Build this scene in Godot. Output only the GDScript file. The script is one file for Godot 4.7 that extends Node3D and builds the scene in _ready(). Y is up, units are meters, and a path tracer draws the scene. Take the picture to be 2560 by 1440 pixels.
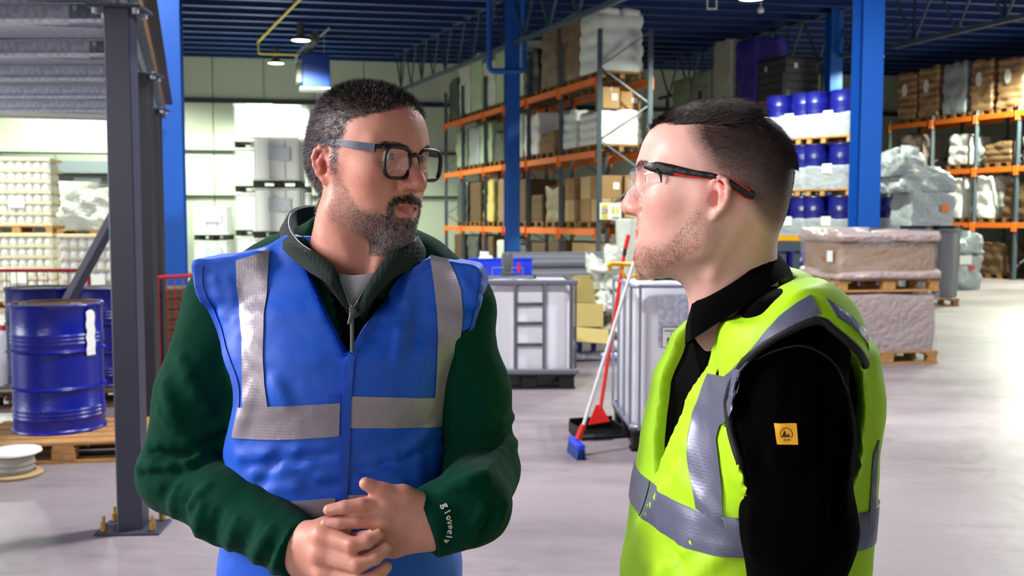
extends Node3D
# Two men talking in a warehouse. Everything is built in metres: x right, y up, the camera looks along -z.
const PEOPLE := true
const GOODS := true
const CROSS := Vector3(0.985, 0, -0.174)   # across the hall
const ALONG := Vector3(-0.35, 0, -0.937)   # down the aisles, away from the camera
const CEIL := 6.6
var M := {}
var T := {}
var rng := RandomNumberGenerator.new()
var used := {}
var boxes := {}

func _ready():
	# ---- camera
	var cam = Camera3D.new()
	cam.name = "camera"
	cam.position = Vector3(0, 1.58, 0)
	cam.rotation_degrees = Vector3(-3.907, 0, 0)
	cam.fov = 32.27
	cam.near = 0.05
	cam.far = 200.0
	var ca = CameraAttributesPhysical.new()
	ca.frustum_focal_length = 23.0
	ca.frustum_focus_distance = 1.45
	ca.exposure_aperture = 5.6
	ca.frustum_near = 0.05
	ca.frustum_far = 200.0
	cam.attributes = ca
	cam.fov = 32.27
	add_child(cam)
	# ---- sky seen only through openings, exposure
	var we = WorldEnvironment.new()
	we.name = "world_environment"
	var e = Environment.new()
	e.background_mode = Environment.BG_SKY
	var sky = Sky.new()
	var sm = ProceduralSkyMaterial.new()
	sm.sky_top_color = Color(0.62, 0.70, 0.80)
	sm.sky_horizon_color = Color(0.80, 0.83, 0.86)
	sm.ground_bottom_color = Color(0.4, 0.4, 0.4)
	sm.ground_horizon_color = Color(0.6, 0.6, 0.6)
	sky.sky_material = sm
	e.sky = sky
	e.background_energy_multiplier = 1.0
	e.tonemap_mode = Environment.TONE_MAPPER_LINEAR
	e.tonemap_exposure = 1.0
	e.sdfgi_enabled = true
	e.ssao_enabled = true
	e.ssil_enabled = true
	we.environment = e
	add_child(we)
	rng.seed = 7
	make_materials()
	# ---- large area lights, out of view
	unseen_area_light()
	# ---- structure, then objects
	setting()
	if GOODS: goods()
	if PEOPLE: people()

# ------------------------------------------------------------------ helpers
func numbered(called: String) -> String:
	if not used.has(called):
		used[called] = 0
		return called
	used[called] += 1
	return "%s_%03d" % [called, used[called]]

func thing(called: String, label: String, category: String, at := Vector3.ZERO, turn := 0.0, group := "") -> Node3D:
	var o = Node3D.new()
	o.name = numbered(called)
	o.position = at
	o.rotation.y = turn
	add_child(o)
	tag(o, label, category, group)
	return o

func tag(o, label: String, category := "", group := "", kind := ""):
	if label != "": o.set_meta("label", label)
	if category != "": o.set_meta("category", category)
	if group != "": o.set_meta("group", group)
	if kind != "": o.set_meta("kind", kind)
	return o

func put(called: String, mesh: Mesh, m: Material, parent = null, xf := Transform3D()) -> MeshInstance3D:
	var o = MeshInstance3D.new()
	o.mesh = mesh
	o.material_override = m
	o.transform = xf
	if parent == null:
		o.name = numbered(called)
		add_child(o)
	else:
		o.name = called
		parent.add_child(o, true)
	return o

func struct(called: String, mesh: Mesh, m: Material, xf := Transform3D()) -> MeshInstance3D:
	var o = put(called, mesh, m, null, xf)
	o.set_meta("kind", "structure")
	return o

func copy_of(o: Node3D, at: Vector3, turn: float, label: String, group := "") -> Node3D:
	var c = o.duplicate()
	c.name = numbered(String(o.name).rstrip("0123456789").rstrip("_"))
	c.position = at
	c.rotation.y = turn
	add_child(c)
	tag(c, label, "", group)
	return c

func xf(p: Vector3, r := Vector3.ZERO) -> Transform3D:
	return Transform3D(Basis.from_euler(r), p)

func look(a: Vector3, b: Vector3, roll := 0.0) -> Transform3D:   # a box along y from a to b, centred
	var y = (b - a).normalized()
	var h = Vector3.RIGHT if absf(y.y) > 0.9 else Vector3.UP
	var x = h.cross(y).normalized()
	var z = x.cross(y)
	return Transform3D(Basis(x, y, z).rotated(y, roll), (a + b) / 2)

class MB:   # triangles collected for one mesh
	var v := PackedVector3Array()
	var n := PackedVector3Array()
	var u := PackedVector2Array()
	var c := PackedColorArray()
	var idx := PackedInt32Array()
	var tint := Color.WHITE
	var coloured := false
	func vert(p: Vector3, nn: Vector3, uv := Vector2.ZERO) -> int:
		v.append(p)
		n.append(nn)
		u.append(uv)
		c.append(tint)
		return v.size() - 1
	func tri(i: int, j: int, k: int):   # wound so that the front runs clockwise as seen along the normals
		var g = (v[j] - v[i]).cross(v[k] - v[i])
		if g.dot(n[i] + n[j] + n[k]) > 0:
			idx.append_array([i, k, j])
		else:
			idx.append_array([i, j, k])
	func face(pts: Array, nn := Vector3.ZERO):
		if nn == Vector3.ZERO:
			nn = (pts[1] - pts[0]).cross(pts[2] - pts[0]).normalized()
		var first = v.size()
		for p in pts: vert(p, nn)
		for i in range(1, pts.size() - 1): tri(first, first + i, first + i + 1)
	func box(size: Vector3, t := Transform3D(), b := 0.0):
		var h = size / 2
		b = minf(b, minf(h.x, minf(h.y, h.z)) * 0.9)
		for ax in 3:
			for s in [-1.0, 1.0]:
				var nn = Vector3.ZERO
				nn[ax] = s
				var i1 = (ax + 1) % 3
				var i2 = (ax + 2) % 3
				var q = []
				for k in [[-1, -1], [1, -1], [1, 1], [-1, 1]]:
					var p = Vector3.ZERO
					p[ax] = s * h[ax]
					p[i1] = k[0] * (h[i1] - b)
					p[i2] = k[1] * (h[i2] - b)
					q.append(t * p)
				face(q, (t.basis * nn).normalized())
				if b > 0.0 and ax < 3:
					for s2 in [-1.0, 1.0]:   # the bevel between this face and the next axis' face
						var e = []
						for w in [-1.0, 1.0]:
							var p = Vector3.ZERO
							p[ax] = s * h[ax]
							p[i1] = s2 * (h[i1] - b)
							p[i2] = w * (h[i2] - b)
							e.append(t * p)
						for w in [1.0, -1.0]:
							var p = Vector3.ZERO
							p[ax] = s * (h[ax] - b)
							p[i1] = s2 * h[i1]
							p[i2] = w * (h[i2] - b)
							e.append(t * p)
						var en = Vector3.ZERO
						en[ax] = s
						en[i1] = s2
						face(e, (t.basis * en).normalized())
		if b > 0.0:
			for x in [-1.0, 1.0]:
				for y in [-1.0, 1.0]:
					for z in [-1.0, 1.0]:
						face([t * Vector3(x * h.x, y * (h.y - b), z * (h.z - b)), t * Vector3(x * (h.x - b), y * h.y, z * (h.z - b)), t * Vector3(x * (h.x - b), y * (h.y - b), z * h.z)], (t.basis * Vector3(x, y, z)).normalized())
	func tube(pts: Array, r: float, seg := 8, caps := true, r2 := -1.0):
		var up = Vector3.UP
		var rows = []
		for i in pts.size():
			var d = (pts[mini(i + 1, pts.size() - 1)] - pts[maxi(i - 1, 0)]).normalized()
			if absf(d.dot(up)) > 0.95: up = Vector3.RIGHT if absf(d.x) < 0.9 else Vector3.BACK
			var a = up.cross(d).normalized()
			var b = d.cross(a)
			up = b
			var rr = r if r2 < 0 else lerpf(r, r2, i / float(pts.size() - 1))
			var row = []
			for k in seg:
				var o = a * cos(TAU * k / seg) + b * sin(TAU * k / seg)
				row.append(vert(pts[i] + o * rr, o))
			rows.append(row)
		for i in rows.size() - 1:
			for k in seg:
				var k2 = (k + 1) % seg
				tri(rows[i][k], rows[i][k2], rows[i + 1][k2])
				tri(rows[i][k], rows[i + 1][k2], rows[i + 1][k])
		if caps:
			for e in [0, rows.size() - 1]:
				var ring = []
				for k in seg: ring.append(v[rows[e][k]])
				var d = pts[0] - pts[1] if e == 0 else pts[-1] - pts[-2]
				face(ring, d.normalized())
	func lathe(prof: Array, seg := 24, t := Transform3D(), sharp := 40.0):   # prof: Vector2(radius, height)
		var rows = []
		for i in prof.size() - 1:
			var a: Vector2 = prof[i]
			var b: Vector2 = prof[i + 1]
			var na = Vector2(b.y - a.y, a.x - b.x).normalized()
			var two = []
			for e in 2:
				var m = na
				var o = i + (1 if e else -1)
				if o >= 0 and o < prof.size() - 1:
					var x: Vector2 = prof[o + 1] - prof[o]
					var nb = Vector2(x.y, -x.x).normalized()
					if rad_to_deg(acos(clampf(na.dot(nb), -1, 1))) < sharp: m = (na + nb).normalized()
				var p = b if e else a
				var row = []
				for k in seg + 1:
					var ang = TAU * k / seg
					row.append(vert(t * Vector3(p.x * cos(ang), p.y, p.x * sin(ang)), (t.basis * Vector3(m.x * cos(ang), m.y, m.x * sin(ang))).normalized(), Vector2(k / float(seg), p.y)))
				two.append(row)
			for k in seg:
				tri(two[0][k], two[0][k + 1], two[1][k + 1])
				tri(two[0][k], two[1][k + 1], two[1][k])
	func prism(poly: Array, depth: float, t := Transform3D()):   # Vector2 outline in xy, thickness along z, centred
		var pk = PackedVector2Array(poly)
		var ids = Geometry2D.triangulate_polygon(pk)
		for s in [-1.0, 1.0]:
			var f = v.size()
			for p in poly: vert(t * Vector3(p.x, p.y, s * depth / 2), (t.basis * Vector3(0, 0, s)).normalized())
			for i in range(0, ids.size(), 3): tri(f + ids[i], f + ids[i + 1], f + ids[i + 2])
		var area = 0.0
		for i in poly.size(): area += poly[i].cross(poly[(i + 1) % poly.size()])
		for i in poly.size():
			var a: Vector2 = poly[i]
			var b: Vector2 = poly[(i + 1) % poly.size()]
			var o = Vector2(b.y - a.y, a.x - b.x).normalized() * signf(area)
			face([t * Vector3(a.x, a.y, -depth / 2), t * Vector3(b.x, b.y, -depth / 2), t * Vector3(b.x, b.y, depth / 2), t * Vector3(a.x, a.y, depth / 2)], (t.basis * Vector3(o.x, o.y, 0)).normalized())
	func sheet(rows: Array):   # a smooth grid of points
		var f = v.size()
		var nr = rows.size()
		var nc = rows[0].size()
		for i in nr:
			for j in nc:
				var du = rows[i][mini(j + 1, nc - 1)] - rows[i][maxi(j - 1, 0)]
				var dv = rows[mini(i + 1, nr - 1)][j] - rows[maxi(i - 1, 0)][j]
				vert(rows[i][j], du.cross(dv).normalized(), Vector2(j / float(nc - 1), i / float(nr - 1)))
		for i in nr - 1:
			for j in nc - 1:
				var a = f + i * nc + j
				tri(a, a + 1, a + nc + 1)
				tri(a, a + nc + 1, a + nc)
	func mesh() -> ArrayMesh:
		var arr = []
		arr.resize(Mesh.ARRAY_MAX)
		arr[Mesh.ARRAY_VERTEX] = v
		arr[Mesh.ARRAY_NORMAL] = n
		arr[Mesh.ARRAY_TEX_UV] = u
		if coloured: arr[Mesh.ARRAY_COLOR] = c
		arr[Mesh.ARRAY_INDEX] = idx
		var m = ArrayMesh.new()
		m.add_surface_from_arrays(Mesh.PRIMITIVE_TRIANGLES, arr)
		return m

func box_mesh(size: Vector3, b := 0.0) -> Mesh:   # alike boxes share one mesh
	var key = "%.3f %.3f %.3f %.3f" % [size.x, size.y, size.z, b]
	if not boxes.has(key):
		var q = MB.new()
		q.box(size, Transform3D(), b)
		boxes[key] = q.mesh()
	return boxes[key]

func box(called: String, size: Vector3, at: Vector3, m: Material, parent = null, rot := Vector3.ZERO, b := 0.0) -> MeshInstance3D:
	return put(called, box_mesh(size, b), m, parent, xf(at, rot))

func bar(called: String, a: Vector3, b: Vector3, w: float, d: float, m: Material, parent = null, bevel := 0.0) -> MeshInstance3D:
	var l = (b - a).length()
	return put(called, box_mesh(Vector3(w, snappedf(l, 0.001), d), bevel), m, parent, look(a, b))

func tube(called: String, pts: Array, r: float, m: Material, parent = null, seg := 8) -> MeshInstance3D:
	var q = MB.new()
	q.tube(pts, r, seg)
	return put(called, q.mesh(), m, parent)

func lathe(called: String, prof: Array, m: Material, parent = null, t := Transform3D(), seg := 24) -> MeshInstance3D:
	var q = MB.new()
	q.lathe(prof, seg)
	return put(called, q.mesh(), m, parent, t)

func bent(pts: Array, r: float, n := 5) -> Array:   # round the corners of a line of points
	var out = [pts[0]]
	for i in range(1, pts.size() - 1):
		var a = pts[i] + (pts[i - 1] - pts[i]).normalized() * r
		var b = pts[i] + (pts[i + 1] - pts[i]).normalized() * r
		for k in n + 1:
			var t = k / float(n)
			out.append(a.lerp(pts[i], t).lerp(pts[i].lerp(b, t), t))
	out.append(pts[-1])
	return out

func smooth_line(pts: Array, steps := 6) -> Array:
	var cv = Curve3D.new()
	for i in pts.size():
		var t = (pts[mini(i + 1, pts.size() - 1)] - pts[maxi(i - 1, 0)]) / 6.0
		cv.add_point(pts[i], -t, t)
	var out = []
	for i in pts.size() - 1:
		for k in steps: out.append(cv.sample(i, k / float(steps)))
	out.append(pts[-1])
	return out

# ------------------------------------------------------------------ materials
func noise_tex(key: String, size: int, freq: float, kind: int, oct: int, as_normal := false, lo := 0.0, hi := 1.0, bump := 4.0, seed_ := 1):
	var f = FastNoiseLite.new()
	f.noise_type = kind
	f.frequency = freq
	f.fractal_octaves = oct
	f.seed = seed_
	if kind == FastNoiseLite.TYPE_CELLULAR:
		f.cellular_return_type = FastNoiseLite.RETURN_DISTANCE2_SUB
	var t = NoiseTexture2D.new()
	t.width = size
	t.height = size
	t.seamless = true
	t.noise = f
	if as_normal:
		t.as_normal_map = true
		t.bump_strength = bump
	else:
		var g = Gradient.new()
		g.set_color(0, Color(lo, lo, lo))
		g.set_color(1, Color(hi, hi, hi))
		t.color_ramp = g
	T[key] = t

func mat(key: String, col: Color, rough := 0.6, metal := 0.0, tex := "", scale := 1.0, nrm := "", nscale := 1.0, nstr := 1.0) -> StandardMaterial3D:
	var m = StandardMaterial3D.new()
	m.resource_name = key
	m.albedo_color = col
	m.roughness = rough
	m.metallic = metal
	if tex != "":
		m.albedo_texture = T[tex]
	if nrm != "":
		m.normal_enabled = true
		m.normal_texture = T[nrm]
		m.normal_scale = nstr
	if tex != "" or nrm != "":
		m.uv1_triplanar = true
		m.uv1_scale = Vector3.ONE * (scale if tex != "" else nscale)
	M[key] = m
	return m

func weave_tex():
	var im = Image.create(128, 128, false, Image.FORMAT_RGB8)
	for y in 128:
		for x in 128:
			var a = sin(x * TAU / 8.0) * 0.5 + 0.5
			var b = sin(y * TAU / 8.0) * 0.5 + 0.5
			var over = (x / 8 + y / 8) % 2 == 0
			var h = (a if over else b) * 0.8 + 0.2 * fposmod(sin(x * 12.9898 + y * 78.233) * 43758.5, 1.0)
			im.set_pixel(x, y, Color(h, h, h))
	im.bump_map_to_normal_map(2.0)
	T.weave = ImageTexture.create_from_image(im)

func grain_tex():
	var f = FastNoiseLite.new()
	f.frequency = 0.02
	f.fractal_octaves = 4
	var im = Image.create(512, 256, false, Image.FORMAT_RGB8)
	for y in 256:
		for x in 512:
			var h = 0.86 + 0.22 * f.get_noise_2d(x * 0.35, y * 7.0) + 0.10 * f.get_noise_2d(x * 2.0 + 900, y * 20.0)
			im.set_pixel(x, y, Color(h, h * 0.99, h * 0.97))
	T.wood = ImageTexture.create_from_image(im)

func make_materials():
	noise_tex("mottle", 512, 0.012, FastNoiseLite.TYPE_SIMPLEX_SMOOTH, 5, false, 0.72, 1.0)
	noise_tex("fine", 512, 0.09, FastNoiseLite.TYPE_SIMPLEX_SMOOTH, 3, false, 0.82, 1.0, 4.0, 3)
	noise_tex("bumps", 512, 0.05, FastNoiseLite.TYPE_SIMPLEX_SMOOTH, 4, true, 0, 1, 5.0)
	noise_tex("pores", 512, 0.16, FastNoiseLite.TYPE_SIMPLEX_SMOOTH, 3, true, 0, 1, 3.0, 5)
	noise_tex("film", 512, 0.018, FastNoiseLite.TYPE_CELLULAR, 3, true, 0, 1, 10.0, 9)
	weave_tex()
	grain_tex()
	# the floor: worn, smooth concrete
	var fl = FastNoiseLite.new()
	fl.frequency = 0.004
	fl.fractal_octaves = 6
	var fd = FastNoiseLite.new()
	fd.frequency = 0.03
	fd.seed = 11
	var im = Image.create(1024, 1024, false, Image.FORMAT_RGB8)
	for y in 1024:
		for x in 1024:
			var s = minf(1.0, minf(minf(x, 1023 - x), minf(y, 1023 - y)) / 90.0)
			var h = 0.90 + s * (0.20 * fl.get_noise_2d(x * 0.7, y * 1.6) + 0.05 * fd.get_noise_2d(x, y * 2.5))
			h -= s * 0.10 * smoothstep(0.28, 0.6, fl.get_noise_2d(x * 1.3 + 400, y * 4.0 + 70))
			im.set_pixel(x, y, Color(h, h, h))
	T.concrete = ImageTexture.create_from_image(im)
	var m = mat("floor", Color(0.59, 0.545, 0.553), 0.42, 0.0, "concrete", 0.16)
	m.normal_enabled = true
	m.normal_texture = T.bumps
	m.normal_scale = 0.06
	mat("wall_panel", Color(0.79, 0.83, 0.75), 0.6, 0.0, "fine", 0.5)
	mat("wall_dark", Color(0.16, 0.18, 0.19), 0.6)
	mat("girt", Color(0.10, 0.13, 0.15), 0.6)
	mat("deck", Color(0.03, 0.08, 0.24), 0.55)
	mat("purlin", Color(0.08, 0.20, 0.46), 0.5)
	mat("purlin_flange_lit", Color(0.15, 0.28, 0.52), 0.45)  # paler than the purlin: light from below put into the colour
	mat("truss", Color(0.22, 0.29, 0.34), 0.5)
	mat("truss_blue", Color(0.03, 0.12, 0.30), 0.5)
	mat("column_blue", Color(0.01, 0.36, 0.74), 0.5, 0.0, "fine", 1.2)
	mat("galv", Color(0.84, 0.86, 0.92), 0.4, 0.2, "mottle", 3.0)
	mat("galv_dull", Color(0.50, 0.54, 0.58), 0.45, 0.2, "mottle", 3.0)
	mat("post_grey", Color(0.19, 0.20, 0.28), 0.45)
	mat("post_black", Color(0.10, 0.10, 0.13), 0.5)
	mat("steel_grey", Color(0.24, 0.29, 0.33), 0.5)
	mat("zinc_gold", Color(0.72, 0.58, 0.28), 0.35, 0.7)
	mat("orange", Color(0.90, 0.43, 0.10), 0.5)
	mat("white_paint", Color(0.85, 0.85, 0.84), 0.5)
	mat("black", Color(0.025, 0.025, 0.028), 0.55)
	mat("black_plastic", Color(0.045, 0.045, 0.05), 0.42, 0.0, "", 1.0, "bumps", 2.0, 0.3)
	mat("grey_plastic", Color(0.28, 0.29, 0.31), 0.5)
	mat("drum_blue", Color(0.02, 0.09, 0.52), 0.28, 0.0, "", 1.0, "bumps", 1.2, 0.15)
	mat("drum_dark", Color(0.055, 0.06, 0.40), 0.38, 0.0, "", 1.0, "bumps", 1.6, 0.3)
	mat("drum_far", Color(0.04, 0.06, 0.44), 0.35)
	mat("drum_lid", Color(0.25, 0.26, 0.28), 0.5)
	mat("rust", Color(0.42, 0.27, 0.16), 0.6, 0.2, "mottle", 6.0)
	mat("pallet", Color(0.80, 0.60, 0.36), 0.75, 0.0, "wood", 1.2)
	mat("pallet_old", Color(0.60, 0.44, 0.26), 0.8, 0.0, "wood", 1.2)
	mat("pallet_dark", Color(0.36, 0.25, 0.16), 0.8, 0.0, "wood", 1.2)
	mat("carton", Color(0.62, 0.47, 0.31), 0.8, 0.0, "fine", 2.0)
	mat("carton_dark", Color(0.38, 0.28, 0.17), 0.8, 0.0, "fine", 2.0)  # darkened further, with the shade of the far rack bays in the colour
	mat("carton_pale", Color(0.74, 0.62, 0.45), 0.8, 0.0, "fine", 2.0)
	mat("carton_yellow", Color(0.80, 0.72, 0.42), 0.7, 0.0, "fine", 2.0)
	mat("tape", Color(0.55, 0.42, 0.25), 0.35)
	mat("paper", Color(0.88, 0.88, 0.86), 0.7)
	mat("red", Color(0.66, 0.06, 0.05), 0.42)
	mat("red_bright", Color(0.80, 0.09, 0.06), 0.4)
	mat("yellow", Color(0.90, 0.66, 0.03), 0.4)
	mat("lamp_grey", Color(0.33, 0.34, 0.33), 0.45, 0.3)
	mat("gas_yellow", Color(0.80, 0.74, 0.18), 0.45)
	mat("heater_blue", Color(0.07, 0.22, 0.55), 0.45)
	mat("crate_blue", Color(0.08, 0.22, 0.80), 0.4)
	mat("ibc_white", Color(0.88, 0.88, 0.90), 0.35).subsurf_scatter_enabled = false
	mat("ibc_cage", Color(0.58, 0.60, 0.66), 0.36, 0.45)
	mat("cage_white", Color(0.80, 0.82, 0.82), 0.4)
	mat("ibc_cage_dull", Color(0.40, 0.40, 0.44), 0.5, 0.2)
	mat("bottle_white", Color(0.92, 0.92, 0.90), 0.35)
	mat("tray", Color(0.86, 0.79, 0.64), 0.7)
	mat("sack_white", Color(0.86, 0.87, 0.86), 0.5, 0.0, "", 1.0, "bumps", 1.5, 0.8)
	mat("pipe_grey", Color(0.42, 0.43, 0.45), 0.45)
	mat("pipe_white", Color(0.80, 0.80, 0.76), 0.4)
	mat("print_blue", Color(0.10, 0.12, 0.45), 0.5)
	mat("rope", Color(0.66, 0.66, 0.62), 0.8, 0.0, "", 1.0, "bumps", 6.0, 1.0)
	for w in [["wrap_white", Color(0.80, 0.82, 0.76)], ["wrap_brown", Color(0.50, 0.39, 0.27)], ["wrap_pink", Color(0.66, 0.58, 0.55)], ["wrap_silver", Color(0.60, 0.63, 0.65)], ["wrap_purple", Color(0.24, 0.20, 0.66)], ["wrap_dark", Color(0.20, 0.21, 0.21)], ["wrap_kraft", Color(0.60, 0.46, 0.33)], ["wrap_green", Color(0.66, 0.72, 0.60)]]:
		m = mat(w[0], w[1], 0.42, 0.0, "", 1.0, "film", 1.1, 0.9)
		m.clearcoat_enabled = true
		m.clearcoat = 0.6
		m.clearcoat_roughness = 0.25
	m = mat("film_clear", Color(0.80, 0.80, 0.82, 0.18), 0.3, 0.0, "", 1.0, "film", 1.0, 1.0)
	m.transparency = BaseMaterial3D.TRANSPARENCY_ALPHA
	m = mat("film_white", Color(0.82, 0.84, 0.86, 0.50), 0.4, 0.0, "", 1.0, "film", 1.0, 0.7)
	m.transparency = BaseMaterial3D.TRANSPARENCY_ALPHA
	m = mat("lens", Color(0.9, 0.92, 0.95, 0.06), 0.03)
	m.transparency = BaseMaterial3D.TRANSPARENCY_ALPHA
	m = mat("lamp_glow", Color(1, 1, 1), 0.5)
	m.emission_enabled = true
	m.emission = Color(1.0, 0.98, 0.90)
	m.emission_energy_multiplier = 5.0
	m = mat("window_glow", Color(0.8, 0.8, 0.8), 0.5)
	m.emission_enabled = true
	m.emission = Color(0.92, 0.96, 1.0)
	m.emission_energy_multiplier = 2.0

# ------------------------------------------------------------------ the hall
func hall(a: float, b: float, y := 0.0) -> Vector3:   # a along the back wall, b from it towards the camera
	return Vector3(-7, y, -30.6) + CROSS * a - ALONG * b

const YAW_CROSS := 0.1749    # turns +x onto CROSS
const YAW_ALONG := 0.3575   # turns -z onto ALONG

func area(called: String, at: Vector3, to: Vector3, w: float, h: float, energy: float, col: Color):
	var l = AreaLight3D.new()
	l.name = numbered(called)
	l.area_size = Vector2(w, h)
	l.light_energy = energy
	l.light_color = col
	l.area_range = 60.0
	l.area_attenuation = 2.0
	l.shadow_enabled = true
	l.transform = Transform3D(Basis.looking_at(to - at, Vector3.UP if absf((to - at).normalized().y) < 0.95 else Vector3.BACK), at)
	add_child(l)

func unseen_area_light():
	# area lights out of view, placed to light the men, drums and right floor
	for d in [[-3.4, 2.4, 2.6, 0.1, 1.4, -1.6, 3.2, 2.2, 9.0, Color(1.0, 0.97, 0.98)],
			[2.6, 2.4, 3.6, 0.6, 1.3, -2.0, 3.0, 2.4, 2.0, Color(0.98, 0.97, 1.0)],
			[-4.4, 3.2, -1.3, -0.3, 1.45, -1.5, 1.6, 1.6, 58.0, Color(1.0, 0.97, 0.98)],
			[-9.6, 1.7, -5.2, -2.0, 0.6, -6.0, 3.2, 2.0, 28.0, Color(0.97, 0.97, 1.0)],
			[15.4, 2.6, -14.2, 7.0, 0.0, -15.6, 3.6, 3.2, 34.0, Color(0.98, 1.0, 0.94)]]:
		var at = Vector3(d[0], d[1], d[2])
		var to = Vector3(d[3], d[4], d[5])
		area("unseen_area_light", at, to, d[6], d[7], d[8], d[9])

func high_bay(at: Vector3, r: float, energy: float, label: String, drop := 0.4, cone := 78.0, tint := Color(0.96, 1.0, 0.91)):
	var o = thing("pendant_lamp", label, "lamp", at, 0, "pendant lamps under the roof")
	lathe("reflector", [Vector2(r * 0.36, 0.40 * r), Vector2(r * 0.52, 0.34 * r), Vector2(r * 0.82, 0.12 * r), Vector2(r, 0.0), Vector2(r * 0.97, -0.01), Vector2(r * 0.78, 0.10 * r), Vector2(r * 0.45, 0.3 * r)], M.lamp_grey, o)
	lathe("housing", [Vector2(0, 1.75 * r), Vector2(r * 0.30, 1.72 * r), Vector2(r * 0.34, 1.3 * r), Vector2(r * 0.40, 1.25 * r), Vector2(r * 0.40, 0.42 * r), Vector2(r * 0.36, 0.40 * r)], M.lamp_grey, o)
	lathe("bulb", [Vector2(0, -0.03 * r), Vector2(r * 0.6, -0.025 * r), Vector2(r * 0.93, 0.0), Vector2(r * 0.6, 0.03 * r), Vector2(0, 0.03 * r)], M.lamp_glow, o)
	tube("cable", [Vector3(0, 1.7 * r, 0), Vector3(0, 1.7 * r + drop, 0)], 0.012, M.black, o, 6)
	var l = SpotLight3D.new()
	l.name = "lamp_light"
	l.position = Vector3(0, -0.04 * r - 0.02, 0)
	l.rotation_degrees.x = -90
	l.spot_angle = cone
	l.spot_angle_attenuation = 0.4
	l.spot_range = 40
	l.spot_attenuation = 2.0
	l.light_energy = energy * 3.0
	l.light_size = r * 0.8
	l.light_color = tint
	l.shadow_enabled = true
	o.add_child(l)

func truss(a: Vector3, b: Vector3, label: String, n: int, low := 5.4, high := 6.5):
	var o = thing("roof_truss", label, "truss")
	var lo0 = Vector3(a.x, low, a.z)
	var lo1 = Vector3(b.x, low, b.z)
	var up = Vector3(0, high - low, 0)
	bar("bottom_chord", lo0, lo1, 0.09, 0.09, M.truss, o)
	bar("top_chord", lo0 + up, lo1 + up, 0.10, 0.12, M.truss, o)
	for i in n:
		var p = lo0.lerp(lo1, (i + 0.5) / n)
		var q0 = lo0.lerp(lo1, i / float(n)) + up
		var q1 = lo0.lerp(lo1, (i + 1.0) / n) + up
		bar("diagonal", p, q0, 0.04, 0.04, M.truss, o)
		bar("diagonal", p, q1, 0.04, 0.04, M.truss, o)
		if i % 2 == 0: bar("upright", p, p + up, 0.045, 0.045, M.truss_blue, o)

func column(at: Vector3, w: float, label: String):
	var o = thing("steel_column", label, "column", at, YAW_CROSS)
	# an I-shaped section: two flanges and a web
	box("flange", Vector3(w, CEIL, 0.02), Vector3(0, CEIL / 2, w / 2 - 0.01), M.column_blue, o)
	box("flange", Vector3(w, CEIL, 0.02), Vector3(0, CEIL / 2, -w / 2 + 0.01), M.column_blue, o)
	box("web", Vector3(0.02, CEIL, w - 0.04), Vector3(0, CEIL / 2, 0), M.column_blue, o)
	box("base_plate", Vector3(w + 0.12, 0.025, w + 0.12), Vector3(0, 0.0125, 0), M.column_blue, o)
	return o

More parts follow.
